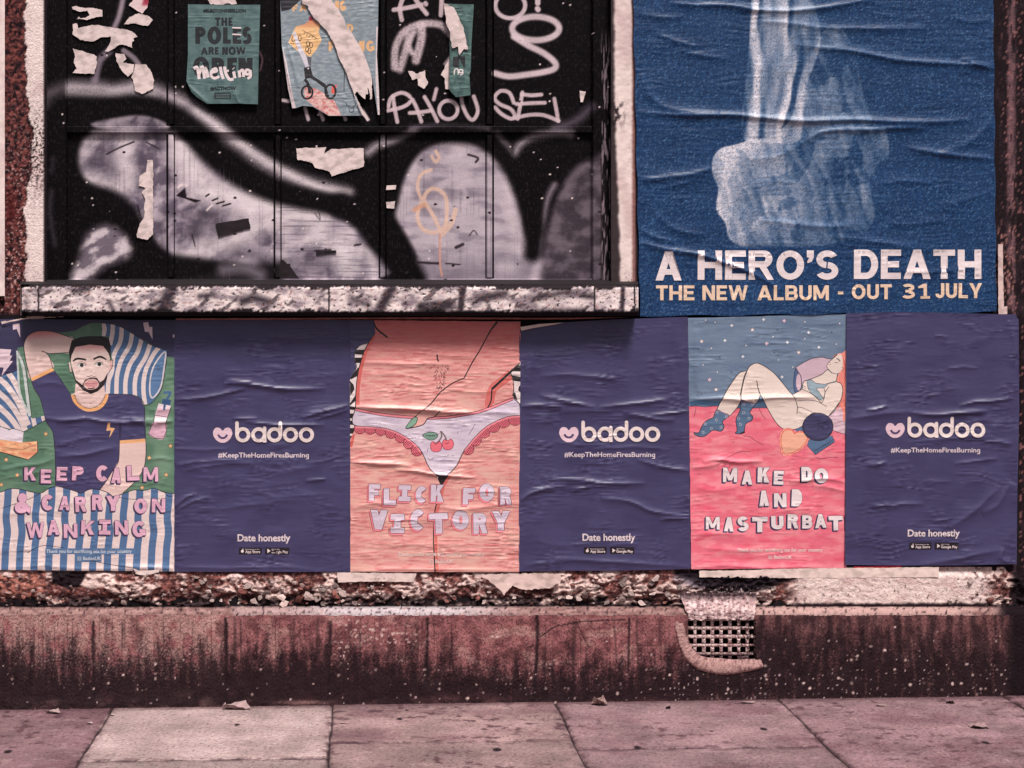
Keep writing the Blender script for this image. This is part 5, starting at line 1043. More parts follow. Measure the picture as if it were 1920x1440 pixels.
zr = p3.add([(1780, 610), (1900, 500), (1900, 950), (1815, 870)], wh)
for q in ([(1800, 570), (1900, 530), (1900, 600), (1800, 600)], [(1800, 640), (1900, 660), (1900, 710), (1815, 700)], [(1880, 760), (1900, 740), (1900, 830), (1870, 800)], [(1818, 830), (1840, 820), (1865, 910), (1815, 870)]): p3.add(q, BK, clip=zr)
tor = p3.add([(340, 20), (1920, 20), (1920, 490), (1885, 510), (1790, 605), (1818, 700), (1825, 790), (1812, 860), (1900, 960), (1920, 2760), (60, 2760), (60, 1420), (100, 1310), (150, 1200), (150, 1000), (155, 800), (180, 600), (250, 370), (360, 190)], fleshy, 'torso')
p3.line([(350, 210), (270, 370), (210, 560), (178, 760), (172, 960)], 38, (208, 98, 92), 'torso', clip=tor)
p3.line([(130, 1270), (100, 1400)], 30, (208, 98, 92), 'torso', clip=tor)
p3.line([(1800, 660), (1640, 780), (1610, 830), (1590, 920), (1545, 1000)], 50, (210, 104, 100), 'torso', clip=tor); p3.line([(1780, 600), (1680, 690), (1590, 760), (1550, 880), (1540, 980)], 44, (212, 110, 106), 'torso', clip=tor)
p3.line([(360, 190), (250, 370), (180, 600), (155, 800), (150, 1000)], 9, BK, 'torso'); p3.line([(1790, 605), (1818, 700), (1825, 790), (1812, 860)], 9, BK, 'torso')
p3.line([(340, 60), (372, 145), (490, 242)], 20, BK, 'torso', taper=[.6, 1, 1]); p3.line([(1650, 75), (1570, 185), (1470, 370), (1390, 500), (1300, 670)], 14, BK, 'torso', taper=[1.8, .9, .9, .9]); p3.line([(1300, 672), (1180, 725), (1050, 820), (950, 940), (865, 1010), (780, 1085)], 12, BK, 'torso')
p3.add([(1890, 505), (1790, 590), (1585, 780), (1600, 800), (1800, 615), (1890, 520)], BK, 'torso'); p3.line([(1592, 790), (1588, 890), (1570, 950), (1538, 1002)], 14, BK, 'torso')
p3.line([(1014, 422), (1018, 470), (1030, 496)], 15, BK, 'torso')
rn = random.Random(8)
for i in range(62):
    u = rn.random(); v_ = rn.random(); hx_ = 1045 + (u - .5) * (230 - 170 * v_); hy_ = 535 + 250 * v_; an = math.radians(90 + (u - .5) * 120 + rn.uniform(-20, 20)); l_ = rn.uniform(9, 16)
    p3.line([(hx_ - l_ * math.cos(an), hy_ + l_ * math.sin(an)), (hx_ + l_ * math.cos(an), hy_ - l_ * math.sin(an))], rn.uniform(4, 7), (92, 40, 44), 'torso', sm=False)
br = smooth([(155, 985), (300, 1030), (600, 1075), (800, 1092), (1000, 1098), (1250, 1072), (1500, 1022), (1700, 940), (1815, 875)], False, 4) + smooth([(1885, 945), (1892, 1075), (1750, 1092), (1550, 1182), (1420, 1300), (1300, 1440), (1225, 1590), (1130, 1690), (1080, 1702), (1010, 1692), (930, 1620), (850, 1450), (780, 1372), (640, 1272), (450, 1202), (150, 1175), (116, 1090)], False, 4)
# lace under the leg lines
def lace(path, n, r, sgn):
    q = np.array(smooth(path, False, 10)); L_ = np.concatenate([[0], np.cumsum(np.hypot(*np.diff(q, axis=0).T))])
    for i in range(n):
        s_ = (i + .5) / n * L_[-1]; cx_, cy_ = np.interp(s_, L_, q[:, 0]), np.interp(s_, L_, q[:, 1]); e_ = L_[-1] / n * .56
        k_ = p3.add(ell(cx_, cy_, e_, r, 18), (234, 118, 134), 'briefs')
        for jx in range(-2, 3): p3.line([(cx_ + jx * 26 - 60, cy_ - 60), (cx_ + jx * 26 + 60, cy_ + 70)], 5, (120, 34, 48), 'briefs', clip=k_, sm=False); p3.line([(cx_ + jx * 26 + 60, cy_ - 60), (cx_ + jx * 26 - 60, cy_ + 70)], 5, (120, 34, 48), 'briefs', clip=k_, sm=False)
        p3.line(ell(cx_, cy_, e_, r, 18), 7, (96, 26, 38), 'briefs', closed=True, sm=False)
lace([(140, 1200), (300, 1205), (450, 1225), (640, 1300), (740, 1380), (842, 1475)], 7, 62, 1); lace([(1300, 1470), (1370, 1380), (1480, 1265), (1620, 1180), (1750, 1125), (1900, 1105)], 6, 62, 1)
bf_ = p3.add(br, lambda x, y: mix((216, 198, 212), (200, 180, 200), ss(.45, .7, fbm(x / 40, y / 10, 334, 3))), 'briefs'); p3.line(br, 9, BK, 'briefs', sm=False, closed=True)
p3.line([(150, 1002), (400, 1052), (700, 1084), (1000, 1094), (1250, 1068), (1500, 1016), (1818, 890)], 24, (236, 138, 150), 'briefs')
for dy in (-14, 14): p3.line([(150, 1002 + dy), (400, 1052 + dy), (700, 1084 + dy), (1000, 1094 + dy), (1250, 1068 + dy), (1500, 1016 + dy), (1818, 890 + dy)], 6, BK, 'briefs')
p3.line([(150, 1190), (450, 1210), (640, 1278), (780, 1378), (842, 1450)], 20, (236, 138, 150), 'briefs'); p3.line([(1308, 1440), (1425, 1300), (1555, 1184), (1752, 1094), (1892, 1078)], 20, (236, 138, 150), 'briefs')
p3.line([(150, 1178), (450, 1200), (640, 1268), (780, 1366), (850, 1450)], 6, BK, 'briefs'); p3.line([(1298, 1436), (1415, 1296), (1550, 1174), (1750, 1082), (1892, 1066)], 6, BK, 'briefs')
for l_ in ([(1415, 1155), (1385, 1215), (1350, 1272)], [(1236, 1235), (1228, 1260)], [(920, 1410), (908, 1455)], [(912, 1520), (945, 1540), (985, 1508)], [(1090, 1498), (1115, 1498), (1138, 1486)], [(1165, 1494), (1195, 1495)]): p3.line(l_, 5, (88, 70, 88), 'briefs')
p3.line([(1050, 1232), (1062, 1285), (1040, 1330), (1015, 1368)], 15, (112, 96, 98), 'briefs'); p3.line([(1052, 1232), (1095, 1285), (1112, 1330), (1116, 1360)], 15, (112, 96, 98), 'briefs')
ch_ = (232, 112, 126)
for cx_, cy_ in ((1003, 1396), (1128, 1374)):
    e1 = smooth([(cx_, cy_ - 40), (cx_ + 32, cy_ - 58), (cx_ + 60, cy_ - 20), (cx_ + 50, cy_ + 36), (cx_ + 5, cy_ + 58), (cx_ - 44, cy_ + 44), (cx_ - 60, cy_ - 6), (cx_ - 40, cy_ - 52)], True, 4); p3.add(e1, ch_, 'briefs'); p3.line(e1, 6, (130, 40, 56), 'briefs', sm=False, closed=True)
p3.line([(985, 1355), (1003, 1372), (1040, 1335)], 6, BK, 'briefs'); p3.line([(1098, 1362), (1118, 1366), (1140, 1352)], 6, BK, 'briefs')
lf_ = smooth([(858, 1275), (920, 1246), (985, 1248), (1022, 1272), (1008, 1305), (965, 1328), (910, 1318)], True, 4); p3.add(lf_, (122, 152, 136), 'briefs'); p3.line(lf_, 6, BK, 'briefs', sm=False, closed=True); p3.line([(890, 1282), (960, 1282), (1045, 1258)], 5, BK, 'briefs')
for xx in (935, 960, 985): p3.line([(xx, 1270), (xx + 6, 1292)], 4, BK, 'briefs', sm=False)
fg = [(780, 1085), (850, 1015), (1045, 1010), (990, 1080), (915, 1100), (875, 1158), (810, 1184), (690, 1205), (740, 1120)]
p3.add(fg, (228, 168, 160), 'torso'); p3.line([(1045, 1012), (985, 1080), (912, 1102), (872, 1160), (800, 1186), (690, 1206)], 10, BK, 'torso'); p3.line([(850, 1015), (780, 1085)], 8, BK, 'torso')
nl = [(805, 1090), (762, 1092), (715, 1145), (680, 1202), (742, 1190), (790, 1150)]; p3.add(nl, (132, 168, 146), 'torso', sm=True); p3.line(nl, 7, BK, 'torso', closed=True)
p3.line([(1150, 1700), (1090, 1800)], 30, (206, 104, 98), 'torso'); p3.add([(1002, 1698), (1136, 1696), (1072, 1800), (1050, 1802)], BK, 'torso'); p3.add([(1012, 1712), (1026, 1712), (1020, 1745)], wh, 'torso')
p3.line([(1085, 1800), (1045, 1960), (1010, 2100), (1000, 2340), (1012, 2720)], 34, (208, 110, 102), 'torso', clip=tor); p3.line([(1060, 1795), (1012, 1985), (988, 2100), (975, 2340), (984, 2560), (992, 2730)], 12, BK, 'torso', taper=[1.4, 1, .9, 1.2])
L3 = [('F', (292, 440, 412, 612)), ('L', (448, 485, 580, 660)), ('I', (607, 450, 735, 620)), ('C', (788, 460, 910, 640)), ('K', (948, 445, 1085, 625)), ('F', (1288, 480, 1415, 655)), ('O', (1462, 432, 1618, 620)), ('R', (1678, 465, 1803, 660)),
      ('V', (305, 712, 488, 918)), ('I', (522, 755, 668, 958)), ('C', (732, 705, 890, 930)), ('T', (932, 745, 1130, 962)), ('O', (1177, 715, 1350, 922)), ('R', (1397, 745, 1545, 963)), ('Y', (1592, 725, 1787, 930))]
comic(p3, [(c, (a, b + o_, c2, d2 + o_)) for c, (a, b, c2, d2) in L3], (5, 3, 7), .33, (212, 192, 208), (236, 130, 140), (92, 40, 58), (-16, 20), 5)
p3.build(root, {'sheet': 'sheet', 'torso': 'printed_torso', 'briefs': 'printed_briefs'})
small_print(root, H3, .010, 827, 1042, 162, (234, 206, 200))

# --- fifth sheet: a woman lying on a red bed under stars
T5 = Zf(1280, 640, 6.0)
out5 = wavy((1289.5, 1296), (596, 589), (1588, 1587), (1067, 1065), 5)
H5 = creases(zl(T5, [([(80, 640), (200, 650), (420, 640), (700, 655), (1000, 632), (1300, 628), (1500, 630)], 3.4, 5.5), ([(160, -150), (150, 200), (150, 450), (190, 600)], 2.2, 9), ([(220, 1350), (420, 1330), (620, 1355), (900, 1345)], 2.8, 5), ([(100, 1420), (300, 1400), (420, 1380)], 1.6, 5), ([(1300, 800), (1600, 870), (1840, 850)], 1.0, 8), ([(1200, 1580), (1400, 1560), (1600, 1540), (1840, 1580)], 2.4, 5), ([(1450, 1620), (1650, 1640), (1840, 1690)], 1.6, 5), ([(150, 2180), (400, 2160), (700, 2170)], 1.4, 6), ([(250, 2320), (600, 2350), (900, 2330)], 1.0, 6), ([(120, 2540), (500, 2520), (900, 2545), (1500, 2530)], 1.6, 5), ([(180, 740), (160, 1200), (180, 1500)], 1.0, 8), ([(150, 1640), (350, 1680), (600, 1640)], .9, 6), ([(1100, 1900), (1500, 1880)], .8, 6)]), 5, .32, edge_lift(1293, 1587, 0, 1066, 1.6, 5))
root = poster("illustrated poster of a red haired woman lying on a pink bed below a starry sky", "poster", out5, ROW, .008)
p5 = Print(out5, H5, .008, T5, 2.6)
p5.paint(lambda x, y: mix((112, 128, 152), (100, 116, 142), ss(.45, .7, fbm(x / 60, y / 20, 340, 3))))
def bed(x, y): return mix(mix((232, 110, 130), (238, 136, 148), ss(.42, .62, fbm(x / 40, y / 16, 341, 4))), (222, 82, 106), .7 * ss(.62, .72, fbm(x / 50, y / 9, 342, 3)))
Q = lambda px, py: ((px - 0) / 2.88 * 6 , (580 + py / 2.88 - 640) * 6)
for px_, py_, r_ in ((102, 173, 26), (377, 110, 26), (627, 233, 26), (180, 433, 26)):
    sx, sy = Q(px_, py_); st_ = [(sx + (r_ if i % 2 == 0 else r_ * .45) * math.sin(math.pi * i / 5), sy - (r_ if i % 2 == 0 else r_ * .45) * math.cos(math.pi * i / 5)) for i in range(10)]
    p5.line(st_, 9, (60, 58, 84), sm=False, closed=True); p5.add(st_, (232, 214, 210))
for px_, py_, c_ in ((453, 185, 1), (548, 62, 1), (145, 380, 1), (565, 178, 0), (680, 125, 0), (735, 205, 0), (325, 255, 0), (265, 87, 0), (437, 55, 0), (228, 168, 0), (537, 365, 0), (488, 148, 2), (342, 195, 2), (110, 300, 2), (187, 338, 2), (518, 273, 2), (660, 68, 2), (830, 188, 2), (848, 76, 2), (155, 210, 2), (175, 70, 2), (123, 58, 2), (595, 312, 2), (660, 158, 2)):
    sx, sy = Q(px_, py_); r_ = (24, 26, 13)[c_ if c_ else 0] if c_ != 0 else 22
    if c_ == 2: r_ = 12
    st_ = [(sx, sy - r_), (sx + r_ * .4, sy - r_ * .4), (sx + r_, sy), (sx + r_ * .4, sy + r_ * .4), (sx, sy + r_), (sx - r_ * .4, sy + r_ * .4), (sx - r_, sy), (sx - r_ * .4, sy - r_ * .4)]
    p5.line(st_, 8, (62, 62, 92), sm=False, closed=True); p5.add(st_, (214, 186, 204) if c_ == 1 else (216, 214, 220))
for px_, py_ in ((80, 212), (200, 258), (263, 340), (805, 125), (495, 235), (512, 110)): sx, sy = Q(px_, py_); p5.add(ell(sx, sy, 9, n=8), (58, 58, 86))
p5.line([(80, 708), (200, 690), (400, 705), (640, 725)], 60, (62, 92, 122)); p5.add([(800, 620), (905, 610), (960, 770), (760, 770)], (74, 100, 132))
p5.add(smooth([(0, 735), (150, 728), (250, 738), (380, 728), (620, 752), (900, 748), (1200, 760), (1900, 765)], False, 4) + [(1900, 2800), (0, 2800)], bed); p5.line([(80, 735), (150, 728), (250, 738), (380, 728), (620, 752), (900, 748), (960, 752)], 7, (110, 40, 60))
p5.add([(1640, 840), (1720, 760), (1780, 730), (1900, 720), (1900, 1060), (1840, 1048), (1690, 1000)], (216, 182, 194)); p5.line([(1690, 1000), (1760, 1030), (1850, 1048)], 6, LN)
for l_ in ([(680, 1064), (760, 1075), (820, 1120), (910, 1168)], [(385, 1352), (480, 1320), (600, 1260), (690, 1238), (765, 1242)], [(555, 1130), (588, 1132)], [(1495, 1305), (1560, 1322), (1660, 1305), (1750, 1310)], [(860, 755), (890, 820), (935, 875)], [(150, 740), (140, 800), (125, 850)]): p5.line(l_, 6, (120, 40, 62))
pw = smooth([(1265, 300), (1340, 250), (1450, 195), (1560, 178), (1640, 196), (1720, 200)], False, 4) + [(1700, 330), (1600, 380), (1450, 440), (1370, 450), (1340, 500), (1332, 420), (1295, 345)]
p5.add(pw, (208, 176, 190)); p5.line(pw, 7, LN, closed=True, sm=False)
sd_ = smooth([(1270, 305), (1250, 450), (1258, 560), (1300, 582), (1335, 500), (1332, 400), (1300, 345)], True, 4); p5.add(sd_, (82, 98, 138)); p5.line(sd_, 7, LN, closed=True, sm=False); p5.add(ell(1305, 460, 28, 95, 16), (212, 178, 190))
W5 = 'woman'; SK5 = (231, 209, 200)
hr = smooth([(1690, 185), (1740, 142), (1800, 130), (1880, 130), (1880, 800), (1845, 760), (1820, 900), (1800, 880), (1800, 800), (1760, 720), (1740, 780), (1730, 700), (1725, 450), (1770, 340), (1795, 250)], True, 3); p5.add(hr, (240, 146, 134), W5)
for i in range(6): p5.line([(1800 + 8 * i, 160 + 30 * i), (1830 - 3 * i, 300 + 40 * i), (1765 + 12 * i, 420 + 40 * i), (1780 + 10 * i, 600 + 30 * i), (1750 + 15 * i, 760)], 4, (204, 86, 84), W5)
p5.line([(1740, 142), (1690, 185), (1725, 160)], 5, LN, W5)
far = [(720, 330), (700, 330), (630, 360), (540, 480), (440, 650), (380, 775), (530, 840), (615, 740), (665, 620), (720, 400)]
p5.add(far, SK5, W5); p5.line([(720, 335), (690, 335), (630, 362), (540, 480), (440, 650), (380, 775)], 9, LN, W5); p5.line([(530, 840), (615, 740), (660, 640)], 8, LN, W5)
body = smooth([(722, 335), (760, 275), (830, 245), (900, 270), (980, 320), (1050, 380), (1150, 500), (1225, 590), (1270, 578), (1340, 535), (1360, 455), (1440, 425), (1560, 375), (1630, 320), (1680, 355), (1740, 360), (1732, 450), (1780, 475), (1800, 560), (1760, 700), (1640, 838), (1480, 802), (1400, 860), (1370, 930), (1280, 985), (1150, 992), (1060, 925), (980, 800), (920, 690), (868, 610), (812, 700), (650, 655), (655, 560), (690, 400)], True, 4)
p5.add(body, SK5, W5); p5.line(body, 8, LN, W5, sm=False, closed=True)
fc5 = [(1690, 195), (1740, 150), (1785, 148), (1800, 215), (1795, 310), (1740, 362), (1685, 356), (1632, 305), (1622, 275), (1640, 240), (1658, 222)]
p5.add(fc5, SK5, W5, sm=True); p5.line([(1740, 150), (1690, 195), (1658, 222), (1640, 240), (1622, 275), (1632, 305), (1685, 356), (1730, 362)], 6, LN, W5)
p5.line([(1730, 195), (1750, 200), (1772, 226)], 10, LN, W5); p5.line([(1712, 235), (1730, 242), (1748, 236)], 6, LN, W5); p5.line([(1640, 262), (1655, 262), (1668, 258)], 6, (190, 110, 120), W5); p5.line([(1648, 240), (1662, 238)], 5, LN, W5); p5.line([(1790, 290), (1810, 305), (1795, 335)], 5, LN, W5)
bra = [(1395, 440), (1450, 432), (1495, 470), (1600, 482), (1730, 445), (1720, 460), (1640, 475), (1590, 525), (1505, 530), (1580, 640), (1560, 668), (1440, 580), (1410, 530)]
p5.add(bra, (150, 166, 178), W5); p5.line(bra, 5, LN, W5, closed=True, sm=False); p5.line([(1590, 525), (1600, 590), (1575, 650)], 6, LN, W5)
for l_, q in (([(832, 440), (848, 530), (872, 605)], 10), ([(720, 345), (690, 430), (660, 560), (652, 650)], 8), ([(1340, 535), (1440, 585), (1520, 650), (1560, 690), (1590, 640), (1600, 580), (1645, 510)], 7), ([(1225, 595), (1265, 655), (1290, 740), (1285, 820)], 8), ([(1285, 670), (1400, 660), (1500, 672), (1560, 700), (1620, 735)], 6), ([(1290, 750), (1320, 740), (1400, 770), (1460, 800)], 6), ([(1300, 800), (1340, 806)], 5), ([(1640, 838), (1700, 770), (1760, 690)], 8), ([(1345, 490), (1380, 510)], 5), ([(1350, 520), (1385, 530)], 5)): p5.line(l_, q, LN, W5)
SC5 = (88, 112, 142)
sk1 = smooth([(382, 770), (450, 800), (525, 835), (450, 900), (466, 960), (432, 1012), (340, 1000), (260, 1060), (190, 1072), (132, 1045), (132, 1025), (180, 1025), (230, 930), (290, 880), (345, 855)], True, 4); sk2 = smooth([(648, 660), (720, 680), (812, 705), (755, 795), (790, 850), (770, 895), (708, 930), (690, 1012), (650, 1042), (590, 1032), (612, 1000), (600, 880), (645, 770)], True, 4)
for s_ in (sk1, sk2): p5.add(s_, SC5, W5); p5.line(s_, 8, LN, W5, sm=False, closed=True)
p5.add([(640, 1035), (700, 1005), (700, 1030), (660, 1045)], LN, W5)
for fx, fy in ((385, 800), (380, 885), (255, 930), (325, 980), (432, 968), (230, 1025), (685, 705), (685, 800), (628, 865), (745, 865), (650, 935), (490, 850), (785, 705)):
    for a in range(0, 360, 72): p5.add(ell(fx + 13 * math.cos(math.radians(a)), fy + 13 * math.sin(math.radians(a)), 5.5, n=7), (186, 180, 192), W5)
p5.line([(382, 770), (450, 800), (525, 835)], 12, (150, 120, 140), W5); p5.line([(648, 660), (720, 680), (812, 705)], 12, (150, 120, 140), W5)
p5.add([(1390, 1110), (1680, 1062), (1712, 1130), (1492, 1276), (1400, 1170)], (86, 110, 144)); p5.line([(1680, 1062), (1712, 1130), (1492, 1276), (1400, 1170)], 6, LN, sm=False); p5.line([(1470, 1240), (1700, 1100)], 5, LN, sm=False)
for i in range(9): p5.line([(1485 + 24 * i, 1236 - 15 * i), (1500 + 24 * i, 1262 - 14 * i)], 4, LN, sm=False)
p5.add([(1265, 995), (1380, 940), (1375, 1050), (1300, 1040)], (86, 110, 144))
hrt = smooth([(1258, 1040), (1295, 1022), (1365, 1030), (1402, 1090), (1350, 1180), (1262, 1240), (1150, 1265), (1112, 1180), (1110, 1070), (1150, 1002), (1225, 998)], True, 5); hc = np.array(hrt).mean(0)
rf = []
for i, q in enumerate(hrt): v_ = np.array(q) - hc; rf.append(tuple(hc + v_ * (1.15 + .045 * math.cos(i * 2.1))))
p5.add(rf, (240, 160, 146)); p5.line(rf, 5, (206, 84, 80), closed=True, sm=False); p5.add(hrt, (240, 176, 150)); p5.line(hrt, 9, (226, 98, 84), closed=True, sm=False)
p5.add(ell(1520, 962, 172, 156, 36), (64, 60, 96)); p5.line(ell(1520, 962, 172, 156, 36), 8, LN, closed=True, sm=False); p5.line(ell(1520, 958, 160, 146, 30, 20, 200), 5, LN, sm=False); p5.line(ell(1532, 935, 12, n=10), 6, (38, 34, 58), closed=True, sm=False)
for a, r0, r1 in ((100, 24, 80), (40, 24, 80), (160, 24, 120), (-20, 24, 110), (-100, 30, 70), (-140, 80, 120)): p5.line([(1532 + r0 * math.cos(math.radians(a)), 935 + r0 * math.sin(math.radians(a))), (1532 + r1 * math.cos(math.radians(a)), 935 + r1 * math.sin(math.radians(a)))], 6, (38, 34, 58), sm=False)
def q5(b): (a, b_), (c, d_) = Q(b[0], b[1]), Q(b[2], b[3]); return (a, b_, c, d_)
L5 = [('M', (218, 855, 295, 933)), ('A', (320, 870, 377, 946)), ('K', (405, 853, 470, 934)), ('E', (492, 872, 546, 946)), ('D', (640, 850, 700, 930)), ('O', (712, 858, 785, 938)), ('A', (412, 978, 465, 1062)), ('N', (493, 992, 560, 1068)), ('D', (588, 972, 645, 1063)),
      ('M', (125, 1120, 200, 1188)), ('A', (224, 1122, 276, 1198)), ('S', (296, 1118, 356, 1198)), ('T', (376, 1120, 458, 1203)), ('U', (478, 1115, 545, 1188)), ('R', (566, 1105, 625, 1183)), ('B', (645, 1110, 700, 1183)), ('A', (714, 1105, 775, 1180)), ('T', (788, 1115, 865, 1193)), ('E', (880, 1112, 935, 1190))]
comic(p5, [(c, q5(b)) for c, b in L5], (4, 2, 3, 10), .33, (230, 212, 214), (58, 52, 88), (44, 36, 60), (-15, 14), 4)
p5.build(root, {'sheet': 'sheet', 'woman': 'printed_woman'})
small_print(root, H5, .008, 1462, 1034, 160, (238, 208, 206))

# ------------------------------------------------------------------ the big blue poster
def H8base(x, y): return 0
T8 = Zf(1160, 0, 2.4)
H8 = creases(zl(T8, [([(80, 505), (200, 515), (330, 520), (500, 518), (640, 530), (830, 545), (1050, 540), (1250, 548), (1430, 550), (1600, 535)], 4.2, 6), ([(100, 330), (130, 420), (200, 480), (320, 505), (450, 510)], 2.2, 9), ([(820, 650), (900, 600), (1000, 585), (1130, 585), (1280, 575), (1390, 580)], 3.4, 6), ([(590, 720), (720, 700), (830, 640)], 1.4, 7), ([(1440, 690), (1560, 650), (1640, 590), (1690, 520)], 2.0, 10), ([(1300, 665), (1430, 690), (1560, 705), (1690, 715)], 3.0, 6), ([(85, 815), (200, 800), (330, 785), (420, 755)], 2.8, 7), ([(160, 850), (280, 830), (380, 790)], 1.4, 6), ([(230, 15), (350, 25), (480, 25), (640, 48), (780, 50), (960, 30), (1150, -5)], 3.4, 6), ([(630, 95), (800, 110), (900, 125), (1100, 130), (1390, 130)], 2.2, 6), ([(780, 200), (900, 215), (1060, 232), (1250, 270), (1450, 285), (1690, 300)], 3.2, 6), ([(1540, 260), (1600, 285), (1690, 315)], 2.2, 5), ([(80, 60), (200, 80), (290, 75)], 1.4, 5), ([(170, 150), (240, 180), (350, 210)], 1.6, 5), ([(270, 230), (400, 255), (510, 265)], 1.4, 5), ([(630, 990), (800, 1010), (940, 1020), (1100, 1010)], 2.0, 6), ([(930, 1060), (1100, 1080), (1300, 1110), (1450, 1120)], 1.6, 7), ([(95, 1090), (220, 1125), (360, 1145), (480, 1185), (600, 1230), (740, 1310)], 3.2, 5), ([(170, 960), (230, 1020), (300, 1045), (400, 1060)], 1.8, 7), ([(90, 1030), (150, 1060), (260, 1095)], 1.6, 5), ([(1150, 830), (1280, 815), (1420, 830)], 1.4, 6), ([(1190, 1000), (1320, 1010), (1490, 990)], 1.2, 6), ([(1210, 1215), (1400, 1225), (1640, 1200)], 1.4, 5), ([(1690, 80), (1600, 100), (1500, 80)], 1.2, 6), ([(1450, 930), (1560, 900), (1680, 860)], 1.2, 8)]), 8, .42, edge_lift(1190, 1866, 0, 590, 1.6, 8), low=2.0)
root8 = poster("big blue album poster with white and cream block lettering and a pale stone statue", "poster", [(1190, 0), (1866, 590)], None, .010)
# a plain robed figure on a rough block, printed pale on blue (a stand-in for the cover picture)
ROBE = smooth([(1418, -160), (1520, -160), (1540, 10), (1536, 90), (1512, 160), (1506, 210), (1500, 262), (1462, 270), (1418, 268), (1396, 262), (1392, 215), (1402, 120), (1408, 20)], True, 4)
ROCK = smooth([(1337, 296), (1352, 278), (1376, 272), (1410, 262), (1452, 254), (1486, 214), (1500, 150), (1524, 96), (1552, 50), (1584, 62), (1606, 112), (1622, 190), (1652, 226), (1668, 286), (1640, 316), (1648, 372), (1628, 430), (1572, 456), (1500, 462), (1440, 460), (1392, 462), (1368, 448), (1360, 418), (1343, 392), (1347, 352), (1336, 326)], True, 3)
def c_hero(x, y):
    n = fbm(x / 3.0, y / 2.2, 350, 3); c = mix((12, 42, 82), (32, 68, 112), ss(.36, .66, n + .15 * (fbm(x / 60, y / 60, 351, 2) - .5)))
    pale = np.array([214., 206, 216])
    def carve(hf, k, e=1.6): return k * (hf(x - e, y) - hf(x + e, y)) + .7 * k * (hf(x, y - e) - hf(x, y + e))
    rb = softpoly(x, y, ROBE, 2.0)
    def hr_(x, y):
        s = (x - 1460 - 8 * np.sin(y / 70.)) / (56 + .06 * np.clip(y, -60, 300)); return 9 * np.abs(np.sin(4.4 * s + 1.3 * fbm(x / 50, y / 140, 352, 2) * 3)) ** 1.4 + 3 * fbm(x / 16, y / 70, 353, 3)
    lightr = np.clip(.62 + .10 * carve(hr_, 1.6) - .40 * ss(1450, 1540, x), .03, 1)
    c = mix(c, pale, rb * lightr)
    rk = softpoly(x, y, ROCK, 1.6)
    def hk_(x, y):
        u = x + 14 * fbm(x / 40, y / 40, 354, 2); v = y - .35 * x; u2 = (u * .5 + v * .86); v2 = (v * .5 - u * .86); return 60 * (1 - np.abs(2 * vn(u2 / 90, v2 / 34, 355) - 1)) + 22 * vn(u2 / 40 + 3, v2 / 14, 359) + 6 * fbm(x / 9, y / 7, 356, 3)
    rr = random.Random(4); fs = [(rr.uniform(1325, 1690), rr.uniform(40, 470), rr.uniform(-1, 1), rr.uniform(.4, 1.3)) for _ in range(95)]
    wx, wy = x + 16 * (fbm(x / 22, y / 22, 365, 3) - .5), y + 16 * (fbm(x / 22 + 9, y / 22, 366, 3) - .5); bd_ = np.full(len(x), 1e9); fl_ = np.zeros(len(x))
    for fx_, fy_, tv_, as_ in fs:
        m_ = rk > .01; dd_ = np.hypot(wx[m_] - fx_, (wy[m_] - fy_) * as_); k_ = dd_ < bd_[m_]; q_ = np.nonzero(m_)[0][k_]; bd_[q_] = dd_[k_]; fl_[q_] = tv_
    lt = np.clip(.50 + .17 * fl_ + .30 * (fbm(x / 14, y / 9, 367, 4) - .5) + .012 * carve(hk_, 1.0, 2.6) + .34 * ss(1430, 1350, x) - .40 * ss(1420, 1620, x) - .10 * ss(380, 460, y) * ss(1400, 1500, x) + .2 * ss(310, 270, y) * ss(1500, 1400, x), .02, 1)
    c = mix(c, pale, rk * lt)
    sp = ss(.64, .70, fbm(x / 1.9, y / 1.9, 357, 2)); c = mix(c, (120, 148, 184), .45 * sp); c = mix(c, (22, 48, 86), .4 * ss(.62, .70, fbm(x / 2.1 + 9, y / 1.9, 358, 2)))
    return c
def warp8(X, Y):
    u = (X - 1190) / (1866 - 1190); v = Y / 590.0
    l = 1187 + 13 * np.clip(v, -.3, 1); r = 1862 + 6 * v; t = Y + np.where(Y > 560, (Y - 560) / 30 * (3 - 8 * u + 1.5 * np.sin(u * 30)), 0)
    return l + (r - l) * u + 1.0 * np.sin(Y / 17.) * ((u < .004) | (u > .996)), t
grid("sheet", 1190, -160, 1866, 590, 2.2, M_HERO, c_hero, H8, .010, root8, warp=warp8)
def flat_print(name, polys, col, root_, H_, d_, lift=.0012):
    q = np.array([p for s in polys for p in s]); m_, M_ = q.min(0) - 2, q.max(0) + 2
    pp = Print([tuple(m_), (M_[0], m_[1]), tuple(M_), (m_[0], M_[1])], H_, d_ + lift, step=4); pp.shapes[0] = (pp.shapes[0][0], col, '_void', None); pp.add(polys, col, name, raw=True)
    r = pp.build(root_, {}, M_INK); bpy.data.objects.remove(r['_void']); return r[name]
tilt = lambda polys, x0, s: [[(x, y + (x - x0) * s) for x, y in p] for p in polys]
for wd_, x0_, x1_, y0_, y1_, g_ in (("A", 1229, 1278, 471, 526, .1), ("HERO'S", 1308, 1572, 469.5, 524.5, .09), ("DEATH", 1601, 1840, 468, 523, .09)):
    flat_print("title_word", setline(wd_, x0_, x1_, y0_, y1_, .235, g_), (232, 214, 216), root8, H8, .010)
